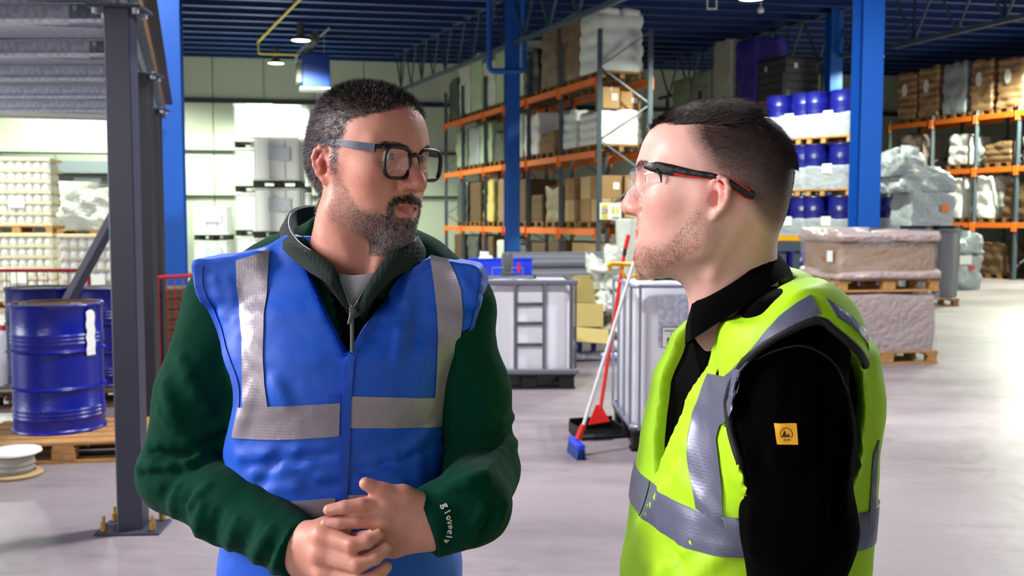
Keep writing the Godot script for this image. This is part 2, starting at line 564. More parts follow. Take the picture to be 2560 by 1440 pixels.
func setting():
	struct("floor", box_mesh(Vector3(60, 0.3, 64)), M.floor, xf(Vector3(2, -0.15, -18)))
	var ceil = struct("ceiling", box_mesh(Vector3(44, 0.2, 46)), M.deck, xf(hall(7, 18, CEIL + 0.1), Vector3(0, YAW_CROSS, 0)))
	# purlins under the roof sheets, running across the hall
	for i in 46:
		var z = 0.35 + i * 0.82
		var p = hall(7, z, CEIL - 0.10)
		var rr = put("purlin", box_mesh(Vector3(43.5, 0.20, 0.05)), M.purlin, ceil, ceil.transform.affine_inverse() * xf(p, Vector3(0, YAW_CROSS, 0)))
		put("flange", box_mesh(Vector3(43.5, 0.012, 0.15)), M.purlin_flange_lit, rr, xf(Vector3(0, -0.10, 0.05)))
	# back wall of pale panels between dark girts
	var L = 42.0
	var wb = struct("wall_back", box_mesh(Vector3(L, CEIL, 0.25)), M.wall_dark, xf(hall(7, -0.16, CEIL / 2), Vector3(0, YAW_CROSS, 0)))
	var rows = [[0.0, 2.28], [2.32, 3.62], [3.68, 5.10], [5.22, 6.56]]
	for r in rows.size():
		for k in 28:
			box("panel", Vector3(1.48, rows[r][1] - rows[r][0], 0.05), Vector3(-L / 2 + 0.75 + k * 1.5, (rows[r][0] + rows[r][1]) / 2 - CEIL / 2, 0.14), M.wall_panel, wb, Vector3.ZERO, 0.008)
	for g in [[2.30, 0.05], [3.65, 0.07], [5.16, 0.13]]:
		box("girt", Vector3(L, g[1], 0.12), Vector3(0, g[0] - CEIL / 2, 0.2), M.girt, wb)
	struct("wall_left", box_mesh(Vector3(0.25, CEIL, 44)), M.wall_panel, xf(hall(-13.8, 20, CEIL / 2), Vector3(0, YAW_ALONG, 0)))
	struct("wall_right", box_mesh(Vector3(0.25, CEIL, 44)), M.wall_panel, xf(hall(27.5, 20, CEIL / 2), Vector3(0, YAW_ALONG, 0)))
	struct("wall_front", box_mesh(Vector3(44, CEIL, 0.25)), M.wall_panel, xf(hall(7, 39.5, CEIL / 2), Vector3(0, YAW_CROSS, 0)))
	# columns and trusses
	var cl = column(Vector3(-4.265, 0, -12.6), 0.27, "blue steel column left, between the grey mezzanine and the standing man in blue")
	column(Vector3(0.009, 0, -22), 0.29, "slim blue steel column between the heads of the two men, with a bent pipe")
	column(Vector3(4.440, 0, -12.6), 0.28, "thick bright blue steel column behind the shoulder of the man in yellow")
	column(Vector3(7.556, 0, -23.7), 0.30, "farthest blue steel column, between the grey crate and the thick column")
	var c1 = Vector3(0.009, 0, -22)
	truss(c1, c1 + ALONG * 8.6 + Vector3(-0.45, 0, 0), "steel lattice roof truss from the back wall to the slim blue column", 9)
	truss(c1 - ALONG * 20 + Vector3(0.9, 0, 0), c1, "near grey roof truss running forward from the slim blue column", 16)
	var c2 = Vector3(8.137, 0, -22.3)
	truss(c2 - ALONG * 16, c2 + Vector3(0.3, 0, 0), "roof truss at top right above the brown paper loads", 13)
	truss(c2 + Vector3(-0.1, 0, -0.4), c2 + ALONG * 10, "roof truss behind the farthest blue column", 8)
	# drain pipe bent round the slim column
	var pp = thing("drain_pipe", "blue pipe with a U bend hung on the slim blue column", "pipe")
	tube("pipe", bent([Vector3(-0.486, 6.3611, -21.6), Vector3(-0.4885, 4.761, -21.6), Vector3(0.2486, 4.761, -21.6), Vector3(0.2473, 6.3611, -21.6)], 0.12), 0.062, M.column_blue, pp, 10)
	# pendant lamps in view, then unseen ones placed to light floor, racks and back wall
	high_bay(Vector3(-5.2269, 6.0145, -25), 0.25, 26, "lit pendant lamp nearest the blue heater, higher of the pair", 0.4, 70.0)
	high_bay(Vector3(-6.5516, 5.9228, -28), 0.24, 20, "lit pendant lamp behind the yellow gas pipe, lower of the pair", 0.5, 70.0)
	high_bay(Vector3(8.3971, 5.3003, -23), 0.10, 5, "small lit lamp beside the thick blue column", 0.95)
	high_bay(Vector3(4.2645, 5.5084, -18), 0.25, 26, "lamp cut by the top edge above the tall wrapped loads", 0.2)
	var far_note = ["over the mezzanine", "over the squeegee aisle", "before the right wall", "over the left aisle", "over the right rack", "near the dock door", "over the wrapped loads", "beside the mezzanine edge", "by the back wall"]
	var spots = [[-0.9, -5.6, 20], [3.2, -8.0, 18], [10.5, -17.0, 16], [-9.5, -15.5, 40], [13.2, -24.0, 60], [-12.5, -21.5, 34], [8.5, -6.0, 8], [-5.2, -9.8, 14], [-10.4, -26.2, 30]]
	for i in spots.size():
		var q = spots[i]
		high_bay(Vector3(q[0], 6.0, q[1]), 0.25, q[2], "pendant lamp out of view, hung " + far_note[i], 0.5, 80.0, Color(0.97, 0.97, 1.0) if q[1] > -12 else Color(0.96, 1.0, 0.91))
	mezzanine()
	wall_fittings()

func bolt(at: Vector3, parent, r := 0.014, h := 0.05, m = null, rot := Vector3.ZERO):
	if not boxes.has("bolt"):
		var q = MB.new()
		q.lathe([Vector2(0, 0.8), Vector2(0.45, 0.8), Vector2(0.5, 0.75), Vector2(0.5, 0.3), Vector2(1.0, 0.3), Vector2(1.0, -0.3), Vector2(0.0, -0.3)], 6)
		boxes["bolt"] = q.mesh()
	put("bolt", boxes["bolt"], m if m else M.zinc_gold, parent, Transform3D(Basis.from_euler(rot).scaled_local(Vector3(r, h, r)), at))

func mezzanine():
	var o = thing("mezzanine_platform", "grey steel mezzanine with galvanised joists and boarded deck above the blue drums", "mezzanine")
	var p1 = Vector3(-1.9406, 0, -5.0099)
	var p2 = Vector3(-2.668, 0, -7.2633)
	var dir = (p2 - p1).normalized()
	var p3 = p1 + dir * (p2 - p1).length() * 2.0
	var top = 2.62
	var yaw = atan2(-dir.x, -dir.z)
	var k = 0
	for p in [p1, p2, p3]:
		var m = M.post_grey if k == 0 else M.post_black
		var w = 0.125 if k == 0 else 0.125
		put("post", box_mesh(Vector3(w, top, w), 0.006), m, o, xf(p + Vector3(0, top / 2, 0), Vector3(0, yaw - 0.25, 0)))
		put("base_plate", box_mesh(Vector3(0.32, 0.014, 0.24), 0.003), M.post_grey, o, xf(p + Vector3(0, 0.007, 0), Vector3(0, yaw - 0.25, 0)))
		put("head_plate", box_mesh(Vector3(0.26, 0.016, 0.22), 0.003), M.post_grey, o, xf(p + Vector3(0, top, 0), Vector3(0, yaw - 0.25, 0)))
		for s in [[-1, -1], [1, -1], [-1, 1], [1, 1]]:
			var off = Basis(Vector3.UP, yaw - 0.25) * Vector3(s[0] * 0.12, 0, s[1] * 0.085)
			bolt(p + off + Vector3(0, 0.04, 0), o, 0.017, 0.07)
			bolt(p + off * 0.8 + Vector3(0, top - 0.02, 0), o, 0.018, 0.045, M.galv)
		k += 1
	# edge beam over the posts, with its deck boards
	var back = p1 + dir * 7.2
	var front = p1 - dir * 3.2
	var up = Vector3(0, top + 0.08, 0)
	var side = Vector3(-dir.z, 0, dir.x)   # towards the right
	bar("edge_beam", front + up, back + up, 0.02, 0.15, M.galv_dull, o)
	bar("edge_flange", front + up + Vector3(0, 0.08, 0) + side * 0.03, back + up + Vector3(0, 0.08, 0) + side * 0.03, 0.07, 0.012, M.galv_dull, o)
	bar("deck_board", front + up + Vector3(0, 0.14, 0) + side * 0.04, back + up + Vector3(0, 0.14, 0) + side * 0.04, 0.05, 0.10, M.pallet_old, o)
	bar("kick_plate", front + up + Vector3(0, 0.25, 0) + side * 0.09, back + up + Vector3(0, 0.25, 0) + side * 0.09, 0.10, 0.02, M.black, o)
	# joists running off to the left: channels with lips
	for i in 7:
		var d = -1.87 + i * 1.13
		var a = p1 + dir * d + Vector3(-0.01, top + 0.05, 0)
		var j = Node3D.new()
		j.name = "joist"
		j.transform = Transform3D(Basis(Vector3.UP, -0.01), a)
		o.add_child(j, true)
		var lg = 8.0
		put("web", box_mesh(Vector3(lg, 0.10, 0.006)), M.galv, j, xf(Vector3(-lg / 2 - 0.06, 0, 0)))
		put("flange", box_mesh(Vector3(lg, 0.005, 0.06)), M.galv, j, xf(Vector3(-lg / 2 - 0.06, -0.05, 0.03)))
		put("flange", box_mesh(Vector3(lg, 0.005, 0.06)), M.galv, j, xf(Vector3(-lg / 2 - 0.06, 0.05, 0.03)))
		put("lip", box_mesh(Vector3(lg, 0.016, 0.005)), M.galv, j, xf(Vector3(-lg / 2 - 0.06, -0.042, 0.06)))
		put("cleat", box_mesh(Vector3(0.24, 0.12, 0.010), 0.002), M.galv_dull, j, xf(Vector3(-0.16, -0.005, 0.012)))
		for s in [[-0.24, 0.03], [-0.24, -0.04], [-0.08, 0.03], [-0.08, -0.04]]:
			bolt(Vector3(s[0], s[1], 0.022), j, 0.015, 0.022, M.galv, Vector3(PI / 2, 0, 0))
	var deck = p1 + dir * 2 - Vector3(cos(yaw), 0, -sin(yaw)) * 4.12 + Vector3(0, top + 0.125, 0)
	var dk = put("deck", box_mesh(Vector3(8.2, 0.03, 10.4)), M.galv, o, xf(deck, Vector3(0, yaw, 0)))
	for i in 16: put("deck_rib", box_mesh(Vector3(8.1, 0.012, 0.03)), M.galv, dk, xf(Vector3(0, -0.02, -5.0 + i * 0.65)))
	# brace from the post down to the left
	bar("brace", p2 + Vector3(0.0, 2.0, 0.0), Vector3(-3.3269, 0.9809, -7.45), 0.09, 0.06, M.post_grey, o, 0.004)

func wall_fittings():
	# dock door on the left of the back wall
	var yaw = Vector3(0, YAW_CROSS, 0)
	var o = thing("dock_door", "closed pale sectional dock door left under the mezzanine", "door", Vector3(-12.7564, 3.9937, -27.6) * Vector3(1, 0, 1))
	var b = Basis.from_euler(yaw)
	o.basis = b
	box("header_panel", Vector3(4.0, 1.05, 0.08), Vector3(-0.1, 3.95, 0), M.wall_panel, o, Vector3.ZERO, 0.01)
	for s in [[0, 3.42, 4.1, 0.05], [0, 4.5, 4.1, 0.05]]: box("dark_frame", Vector3(s[2], s[3], 0.1), Vector3(-0.1, s[1], 0.02), M.girt, o)
	box("dark_frame", Vector3(0.06, 1.1, 0.1), Vector3(1.92, 3.95, 0.02), M.girt, o)
	box("lintel", Vector3(5.0, 0.34, 0.2), Vector3(0, 3.04, 0.05), M.galv_dull, o, Vector3.ZERO, 0.01)
	box("opening", Vector3(5.0, 2.85, 0.1), Vector3(0, 1.43, -0.02), M.girt, o)
	for s in [[1.0, 2.45], [1.95, 2.5], [1.0, 1.6], [1.95, 1.6]]:
		box("pane", Vector3(0.72, 0.62, 0.06), Vector3(s[0], s[1], 0.03), M.grey_plastic, o, Vector3.ZERO, 0.01)
	var wp = thing("rain_pipe", "white vertical pipe between the dark mezzanine post and the blue column", "pipe")
	tube("pipe", [Vector3(-7.0235, 5.1744, -20), Vector3(-7.1424, 0.2786, -20)], 0.07, M.white_paint, wp, 12)
	box("bracket", Vector3(0.2, 0.06, 0.16), Vector3(-7.0818, 2.7748, -20), M.white_paint, wp)
	# unit heater hung from the roof
	o = thing("unit_heater", "square blue unit heater hung from the roof above the older man's head", "heater", Vector3(-5.2041, 5.4556, -26.6), 0.25)
	box("casing", Vector3(0.72, 0.86, 0.6), Vector3(0.02, 0.03, 0), M.heater_blue, o, Vector3.ZERO, 0.02)
	box("drip_tray", Vector3(0.80, 0.05, 0.66), Vector3(0, -0.44, 0), M.white_paint, o, Vector3.ZERO, 0.01)
	box("burner_box", Vector3(0.16, 0.5, 0.4), Vector3(-0.42, -0.05, 0.1), M.lamp_grey, o, Vector3.ZERO, 0.02)
	for s in [-0.25, 0.25]: tube("hanger", [Vector3(s, 0.45, 0), Vector3(s, 0.95, 0)], 0.012, M.galv, o, 6)
	tube("flue", bent([Vector3(-0.15, 0.44, 0), Vector3(-0.15, 0.62, 0), Vector3(0.0, 0.75, 0.1), Vector3(0.05, 1.1, 0.1)], 0.08), 0.09, M.galv_dull, o, 12)
	tube("flexible_duct", smooth_line([Vector3(-0.42, 0.16, 0.1), Vector3(-0.46, 0.4, 0.12), Vector3(-0.3, 0.6, 0.12), Vector3(-0.15, 0.72, 0.1)]), 0.05, M.galv, o, 10)
	o = thing("gas_pipe", "thin yellow gas pipe dropping from the roof to the pendant lamps", "pipe")
	tube("pipe", [Vector3(-4.5658, 6.3595, -21.9), Vector3(-6.6137, 6.2041, -26.3)], 0.030, M.gas_yellow, o)
	tube("pipe", bent([Vector3(-6.6137, 6.2041, -26.3), Vector3(-6.5981, 5.9061, -26.3), Vector3(-5.5457, 5.8752, -26.3)], 0.05), 0.026, M.gas_yellow, o)
	o = thing("gas_valve", "small grey valve with a lever hung under the roof beside the upper pendant lamp", "valve", Vector3(-4.7635, 6.2922, -25.5))
	tube("lever", [Vector3(-0.10, -0.1, 0), Vector3(0.16, 0.12, 0)], 0.03, M.galv, o)
	lathe("body", [Vector2(0, 0.12), Vector2(0.07, 0.1), Vector2(0.09, 0), Vector2(0.06, -0.1), Vector2(0, -0.12)], M.lamp_grey, o, xf(Vector3(-0.25, -0.12, 0)))
	o = thing("cable_bracket", "small white U bracket hanging from the blue roof at top", "bracket", Vector3(3.9494, 5.8828, -20))
	for s in [-0.09, 0.09]: box("leg", Vector3(0.025, 0.4, 0.025), Vector3(s, 0.06, 0), M.white_paint, o)
	box("foot", Vector3(0.205, 0.03, 0.03), Vector3(0, -0.14, 0), M.white_paint, o)
	o = thing("smoke_detector", "small round white detector under the blue roof near the top edge", "detector", Vector3(4.9159, 5.7196, -20))
	lathe("body", [Vector2(0, -0.06), Vector2(0.05, -0.05), Vector2(0.065, 0), Vector2(0.04, 0.05), Vector2(0, 0.06)], M.white_paint, o)
	tube("stem", [Vector3(0, 0.05, 0), Vector3(0, 0.7, 0)], 0.01, M.white_paint, o, 6)

# ------------------------------------------------------------------ goods
var soft := FastNoiseLite.new()

func round_rect(w: float, d: float, r: float, n := 4, edge := 5) -> Array:   # outline in xz, Vector2
	var out = []
	for q in 4:
		var cx = (w / 2 - r) * (1 if q in [0, 3] else -1)
		var cz = (d / 2 - r) * (1 if q < 2 else -1)
		var nx = (w / 2 - r) * (1 if (q + 1) % 4 in [0, 3] else -1)
		var nz = (d / 2 - r) * (1 if (q + 1) % 4 < 2 else -1)
		for k in n + 1:
			var a = PI / 2 * (q + k / float(n))
			out.append(Vector2(cx + r * cos(a), cz + r * sin(a)))
		var e = Vector2(cx + r * cos(PI / 2 * (q + 1)), cz + r * sin(PI / 2 * (q + 1)))
		var f = Vector2(nx + r * cos(PI / 2 * (q + 1)), nz + r * sin(PI / 2 * (q + 1)))
		for k in range(1, edge): out.append(e.lerp(f, k / float(edge)))
	return out

func soft_box(w: float, h: float, d: float, r: float, layers: int, bulge: float, amp: float, sd: float, crown := 0.02, cols := 0) -> Mesh:
	var q = MB.new()
	var base = round_rect(w, d, r)
	var per = maxi(4, 12 / maxi(layers, 1))
	var nr = layers * per
	var rows = []
	for i in nr + 4:
		var y = h * minf(i, nr) / float(nr)
		var row = []
		var f = fposmod(minf(i, nr - 0.001) / float(per), 1.0)
		var b = bulge * (pow(sin(f * PI), 0.5) - 0.6)
		var top = 0.0
		if i > nr:
			top = (i - nr) / 3.0
			y = h + crown * sin(top * PI / 2)
		for k in base.size() + 1:
			var p: Vector2 = base[k % base.size()]
			var o = p.normalized()
			var c = 0.0
			if cols > 0: c = bulge * (absf(sin((p.x / w + p.y / d) * PI * cols)) - 0.5)
			var nse = amp * soft.get_noise_3d(p.x * 3 + sd, y * 3, p.y * 3 + sd)
			var s = p + o * (b + c + nse)
			s *= 1.0 - top * (0.04 if i == nr + 1 else 0.45 if i == nr + 2 else 1.0 if i == nr + 3 else 0.0) / maxf(top, 0.01) * (1.0 if i > nr else 0.0)
			row.append(Vector3(s.x, y + (nse * 1.5 if i >= nr else 0.0), s.y))
		rows.append(row)
	q.sheet(rows)
	var bot = []
	for p in base: bot.append(Vector3(p.x, 0, p.y))
	q.face(bot, Vector3.DOWN)
	return q.mesh()

func pallet(at: Vector3, yaw: float, label: String, m = null, w := 1.2, d := 0.8, group := "pallets"):
	var o = thing("pallet", label, "pallet", at, yaw, group)
	m = m if m else M.pallet
	for k in 5: box("board", Vector3(w, 0.022, d / 6.2), Vector3(0, 0.133, (k - 2) * (d - d / 6.2) / 4), m, o, Vector3.ZERO, 0.003)
	for k in 3: box("cross_board", Vector3(d / 6.2, 0.022, d), Vector3((k - 1) * (w - d / 6.2) / 2, 0.111, 0), m, o)
	for i in 3:
		box("skid", Vector3(w, 0.022, 0.1), Vector3(0, 0.011, (i - 1) * (d - 0.1) / 2), m, o)
		for k in 3: box("block", Vector3(0.145 if k == 1 else 0.1, 0.078, 0.1), Vector3((k - 1) * (w - 0.12) / 2, 0.061, (i - 1) * (d - 0.1) / 2), m, o, Vector3.ZERO, 0.003)
	return o

func wrapped(at: Vector3, yaw: float, size: Vector3, mk: String, label: String, layers := 3, papers := 1, bulge := 0.02, amp := 0.05, cat := "wrapped load"):
	var o = thing("wrapped_load", label, cat, at, yaw)
	var sd = at.x * 3.1 + at.y * 7.3
	put("wrapped_goods", soft_box(size.x, size.y, size.z, 0.06, layers, bulge, amp, sd), M[mk], o)
	for k in papers:
		var y = size.y * (0.35 + 0.3 * fposmod(sd * 1.7 + k * 0.37, 1.0))
		var s = -1.0 if k % 2 else 1.0
		box("paper", Vector3(0.2, 0.26, 0.006), Vector3(size.x * 0.25 * s, y, size.z / 2 + 0.035), M.paper, o, Vector3.ZERO)
		box("paper", Vector3(0.006, 0.26, 0.2), Vector3(-size.x / 2 - 0.035, y * 0.9, size.z * 0.15 * s), M.paper, o, Vector3.ZERO)
	return o

func carton(at: Vector3, yaw: float, size: Vector3, label: String, m = null, paper := true, group := ""):
	var o = thing("carton", label, "carton", at, yaw, group)
	m = m if m else M.carton
	box("body", size, Vector3(0, size.y / 2, 0), m, o, Vector3.ZERO, 0.008)
	box("tape", Vector3(size.x * 0.998, 0.003, 0.05), Vector3(0, size.y + 0.001, 0), M.tape, o)
	for s in [-1, 1]: box("tape_end", Vector3(0.003, 0.09, 0.05), Vector3(s * (size.x / 2 + 0.001), size.y - 0.045, 0), M.tape, o)
	box("flap_seam", Vector3(size.x, 0.004, 0.004), Vector3(0, size.y * 0.985, size.z / 2), M.carton_dark, o)
	if paper:
		box("paper", Vector3(0.003, size.y * 0.28, size.z * 0.28), Vector3(-size.x / 2 - 0.002, size.y * 0.55, size.z * 0.2), M.paper, o)
		box("paper", Vector3(size.x * 0.2, size.y * 0.25, 0.003), Vector3(size.x * 0.2, size.y * 0.6, size.z / 2 + 0.002), M.paper, o)
	return o

func drum(at: Vector3, r: float, h: float, m: Material, label: String, group := "", lid = null, seg := 40):
	var o = thing("drum", label, "drum", at, 0, group)
	var q = [Vector2(0, 0.015), Vector2(r - 0.02, 0.015), Vector2(r - 0.015, 0.0), Vector2(r + 0.004, 0.0), Vector2(r + 0.008, 0.008), Vector2(r + 0.004, 0.02), Vector2(r - 0.004, 0.026)]
	var add = func(y: float, n: int, a: float):
		for k in n * 6 + 1:
			q.append(Vector2(r - 0.006 + a * (0.5 - 0.5 * cos(k / 6.0 * TAU)), y + k * 0.0045))
	add.call(h * 0.10, 3, 0.007)
	add.call(h * 0.33, 1, 0.016)
	add.call(h * 0.62, 1, 0.016)
	add.call(h * 0.68, 3, 0.007)
	q.append_array([Vector2(r - 0.006, h - 0.03), Vector2(r + 0.002, h - 0.018), Vector2(r + 0.008, h - 0.008), Vector2(r + 0.004, h), Vector2(r - 0.012, h)])
	lathe("body", q, m, o, Transform3D(), seg)
	lathe("lid", [Vector2(r - 0.012, h - 0.001), Vector2(r - 0.02, h - 0.018), Vector2(r * 0.5, h - 0.014), Vector2(0, h - 0.014)], lid if lid else m, o, Transform3D(), seg)
	for s in [[0.6, 0.036], [-0.62, 0.024]]:
		lathe("bung", [Vector2(0, 0.02), Vector2(s[1], 0.018), Vector2(s[1] * 1.15, 0.0)], M.galv_dull, o, xf(Vector3(s[0] * r, h - 0.014, 0.1)), 12)
	return o

func bar_pair(o, pts: Array, r: float, m: Material, called := "cage_bar"):
	tube(called, pts, r, m, o, 6)

func ibc(at: Vector3, yaw: float, w: float, d: float, h: float, label: String, cage: Material, grid := true, group := ""):
	var o = thing("tank_container", label, "tank", at, yaw, group)
	var ph = 0.15
	var th = h - ph - 0.05
	put("tank", soft_box(w - 0.06, th, d - 0.06, 0.09, 1, 0.004, 0.004, 1.0, 0.03), M.ibc_white, o, xf(Vector3(0, ph, 0)))
	lathe("cap", [Vector2(0, 0.05), Vector2(0.085, 0.048), Vector2(0.09, 0.0)], M.black_plastic, o, xf(Vector3(0, h - 0.035, 0)), 16)
	# pallet base
	box("deck", Vector3(w, 0.03, d), Vector3(0, ph - 0.02, 0), M.black_plastic, o, Vector3.ZERO, 0.006)
	for x in [-1, 0, 1]:
		for z in [-1, 0, 1]:
			box("foot", Vector3(0.14, ph - 0.035, 0.12), Vector3(x * (w / 2 - 0.08), (ph - 0.035) / 2, z * (d / 2 - 0.07)), M.black_plastic, o, Vector3.ZERO, 0.006)
	for z in [-1, 1]: box("runner", Vector3(w, 0.02, 0.12), Vector3(0, 0.01, z * (d / 2 - 0.07)), M.black_plastic, o)
	# cage: hoops and uprights
	var ys = [ph + 0.02, ph + th * 0.26, ph + th * 0.5, ph + th * 0.74, h - 0.03]
	for i in ys.size():
		if not grid and i in [1, 2, 3]: continue
		var rr = round_rect(w, d, 0.05, 3, 2)
		var pts = []
		for p in rr: pts.append(Vector3(p.x, ys[i], p.y))
		pts.append(pts[0])
		tube("hoop", pts, 0.016 if i in [0, 4] else 0.009, cage, o, 6)
	for f in 4:
		var ww = w if f % 2 == 0 else d
		var n = int(ww / 0.145) if grid else 3
		for k in n + 1:
			var a = -ww / 2 + 0.05 + (ww - 0.1) * k / n
			var p = Vector3(a, 0, (d if f % 2 == 0 else w) / 2 + 0.004)
			p = Basis(Vector3.UP, f * PI / 2) * p
			bar("upright", p + Vector3(0, ph, 0), p + Vector3(0, h - 0.02, 0), 0.018, 0.018, cage, o)
	return o

func rack(origin: Vector3, dir: Vector3, deep: Vector3, ts: Array, levels: Array, h: float, label: String):
	var o = thing("pallet_rack", label, "rack", Vector3.ZERO)
	for k in ts.size():
		var a = origin + dir * ts[k]
		var b = a + deep
		for p in [a, b]:
			bar("upright", p, p + Vector3(0, h, 0), 0.10, 0.09, M.steel_grey, o)
			put("foot_plate", box_mesh(Vector3(0.16, 0.01, 0.14)), M.steel_grey, o, xf(p + Vector3(0, 0.005, 0)))
		var y = 0.3
		var n = 0
		while y + 0.7 < h:
			bar("brace", (a if n % 2 == 0 else b) + Vector3(0, y, 0), (b if n % 2 == 0 else a) + Vector3(0, y + 0.72, 0), 0.04, 0.025, M.galv_dull, o)
			y += 0.72
			n += 1
		if k < ts.size() - 1:
			var c = origin + dir * ts[k + 1]
			for l in levels:
				for off in [-deep * 0.045, deep * 1.045]:
					bar("beam", a + off + Vector3(0, l, 0), c + off + Vector3(0, l, 0), 0.05, 0.13, M.orange, o)
					for e in [a, c]: box("beam_hook", Vector3(0.07, 0.24, 0.07), e + off + Vector3(0, l - 0.04, 0) + dir * (0.04 if e == a else -0.04), M.orange, o)
	return o

const ORD := ["first", "second", "third", "fourth", "fifth", "sixth", "seventh", "eighth", "ninth", "tenth", "eleventh", "twelfth", "thirteenth"]

func goods():
	soft.frequency = 1.0
	soft.seed = 5
	near_left()
	floor_goods()
	left_rack()
	right_side()

func near_left():
	# front drum on its pallet
	var yaw = YAW_CROSS
	pallet(Vector3(-2.98, 0, -6.76), yaw, "light wooden pallet carrying the front blue drum", M.pallet)
	var d = drum(Vector3(-3.14, 0.145, -6.84), 0.298, 0.87, M.drum_blue, "shiny bright blue steel drum on the light pallet, front left", "", M.rust, 64)
	var q = MB.new()
	var rows = []
	for i in 8:
		var row = []
		for k in 5:
			var a = 0.28 + 0.24 * k / 4.0 + (0.02 * sin(i * 9.0) if k in [0, 4] else 0.0)
			row.append(Vector3(0.3075 * cos(a), 0.52 + 0.29 * i / 7.0 + (0.02 * sin(k * 7.0) if i == 7 else 0.0), 0.3075 * sin(a)))
		rows.append(row)
	q.sheet(rows)
	put("torn_paper", q.mesh(), M.paper, d)
	var br = thing("loose_tube", "black pipe offcut under the light pallet", "pipe", Vector3(-2.78, 0.03, -6.62), yaw)
	tube("tube", [Vector3(-0.2, 0, 0), Vector3(0.2, 0, 0)], 0.03, M.black_plastic, br)
	tube("stripe", [Vector3(-0.15, 0.012, 0.024), Vector3(0.15, 0.012, 0.024)], 0.006, M.paper, br)
	# rear drums
	pallet(Vector3(-3.80, 0, -8.75), yaw * 0.5, "dark worn pallet under the two dull blue drums", M.pallet_dark, 1.3, 0.9)
	drum(Vector3(-4.138, 0.145, -8.72), 0.29, 0.85, M.drum_dark, "dull blue drum with grey lid, mostly hidden behind the front drum", "", M.drum_lid)
	var d2 = drum(Vector3(-3.551, 0.145, -8.76), 0.29, 0.85, M.drum_dark, "dull blue drum with red and white hazard paper, behind the mezzanine post", "", M.drum_lid)
	for s in [[0.50, 0.30, M.paper], [0.40, 0.09, M.red_bright]]:
		q = MB.new()
		rows = []
		for i in 2:
			var row = []
			for k in 7:
				var a = 0.1 + 0.75 * k / 6.0
				row.append(Vector3((0.306 if s[1] > 0.2 else 0.308) * cos(a), s[0] + (s[1] * i - s[1] / 2), (0.306 if s[1] > 0.2 else 0.308) * sin(a)))
			rows.append(row)
		q.sheet(rows)
		put("hazard_paper", q.mesh(), s[2], d2)
	# spool of rope
	var sc = 0.8
	var sp = thing("rope_spool", "spool of pale rope with a card flange on the floor before the pallet", "spool", Vector3(-3.087, 0, -6.08))
	sp.scale = Vector3.ONE * sc
	lathe("lower_flange", [Vector2(0, 0.03), Vector2(0.2, 0.03), Vector2(0.21, 0.02), Vector2(0.2, 0.0), Vector2(0, 0)], M.carton_pale, sp)
	lathe("rope", [Vector2(0.13, 0.03), Vector2(0.15, 0.06), Vector2(0.142, 0.08), Vector2(0.156, 0.10), Vector2(0.145, 0.125), Vector2(0.154, 0.15), Vector2(0.13, 0.17)], M.rope, sp)
	lathe("upper_flange", [Vector2(0, 0.21), Vector2(0.12, 0.21), Vector2(0.2, 0.20), Vector2(0.205, 0.185), Vector2(0.17, 0.17), Vector2(0, 0.17)], M.paper, sp)
	# red crowd barriers
	for s in [[Vector3(-5.483, 1.0946, -9.6), Vector3(-4.0858, 1.0753, -9.6), "red crowd barrier in front of the bottle pallets at far left"], [Vector3(-3.3468, 1.0481, -9.2), Vector3(-2.5997, 1.0856, -10.1), "red crowd barrier beside the blue column, left of the older man"]]:
		var a: Vector3 = s[0] * Vector3(1, 0, 1)
		var b: Vector3 = s[1] * Vector3(1, 0, 1)
		var o = thing("crowd_barrier", s[2], "barrier")
		var ht = s[0].y
		var up = Vector3(0, ht, 0)
		var lo = Vector3(0, 0.18, 0)
		tube("frame", bent([a + lo, a + up, b + up, b + lo, a + lo], 0.08), 0.019, M.red, o, 8)
		var n = 14
		for k in range(1, n): tube("bar", [(a + lo).lerp(b + lo, k / float(n)), (a + up).lerp(b + up, k / float(n))], 0.005, M.red, o, 5)
		var dd = (b - a).normalized()
		var sd = Vector3(-dd.z, 0, dd.x)
		for e in [a + dd * 0.12, b - dd * 0.12]:
			bar("foot", e - sd * 0.3 + Vector3(0, 0.02, 0), e + sd * 0.3 + Vector3(0, 0.02, 0), 0.06, 0.03, M.red_bright, o)
			bar("leg", e + Vector3(0, 0.02, 0), e + lo, 0.04, 0.02, M.red_bright, o)
	var wc = thing("wooden_crate", "brown wooden crate behind the red barrier and the dark post", "crate", Vector3(-3.921, 0, -11.4), YAW_CROSS)
	for k in 7: box("slat", Vector3(0.9, 0.105, 0.03), Vector3(0, 0.06 + k * 0.115, 0.3), M.pallet_dark, wc, Vector3.ZERO, 0.004)
	for k in 7: box("slat", Vector3(0.03, 0.105, 0.6), Vector3(-0.45, 0.06 + k * 0.115, 0), M.pallet_dark, wc, Vector3.ZERO, 0.004)
	box("core", Vector3(0.86, 0.8, 0.56), Vector3(0, 0.41, 0), M.carton_dark, wc)
	# pallets of white bottles
	for s in [[60, 18.0, 0.0, 7, "upper of the two tall pallet loads of white bottles at the left edge", true], [60, 18.0, 0, 7, "lower of the two tall pallet loads of white bottles at the left edge", false], [252, 17.2, 0, 6, "pallet load of white bottles under the torn film, behind the slanting brace", false]]:
		bottle_load(s[0], s[1], s[4], s[5])
	var hp = wrapped(Vector3(-7.1089, 1.3046, -17.2) * Vector3(1, 0, 1) + Vector3(0, 1.42, 0), YAW_CROSS, Vector3(1.0, 0.62, 0.8), "wrap_white", "heap of crumpled white film and goods on the second pallet beside the tall bottles", 1, 1, 0.05, 0.2)
	pallet(Vector3(-7.1089, 1.3046, -17.2) * Vector3(1, 0, 1) + Vector3(0, 1.275, 0), YAW_CROSS, "pallet between the crumpled film heap and the bottles below it")
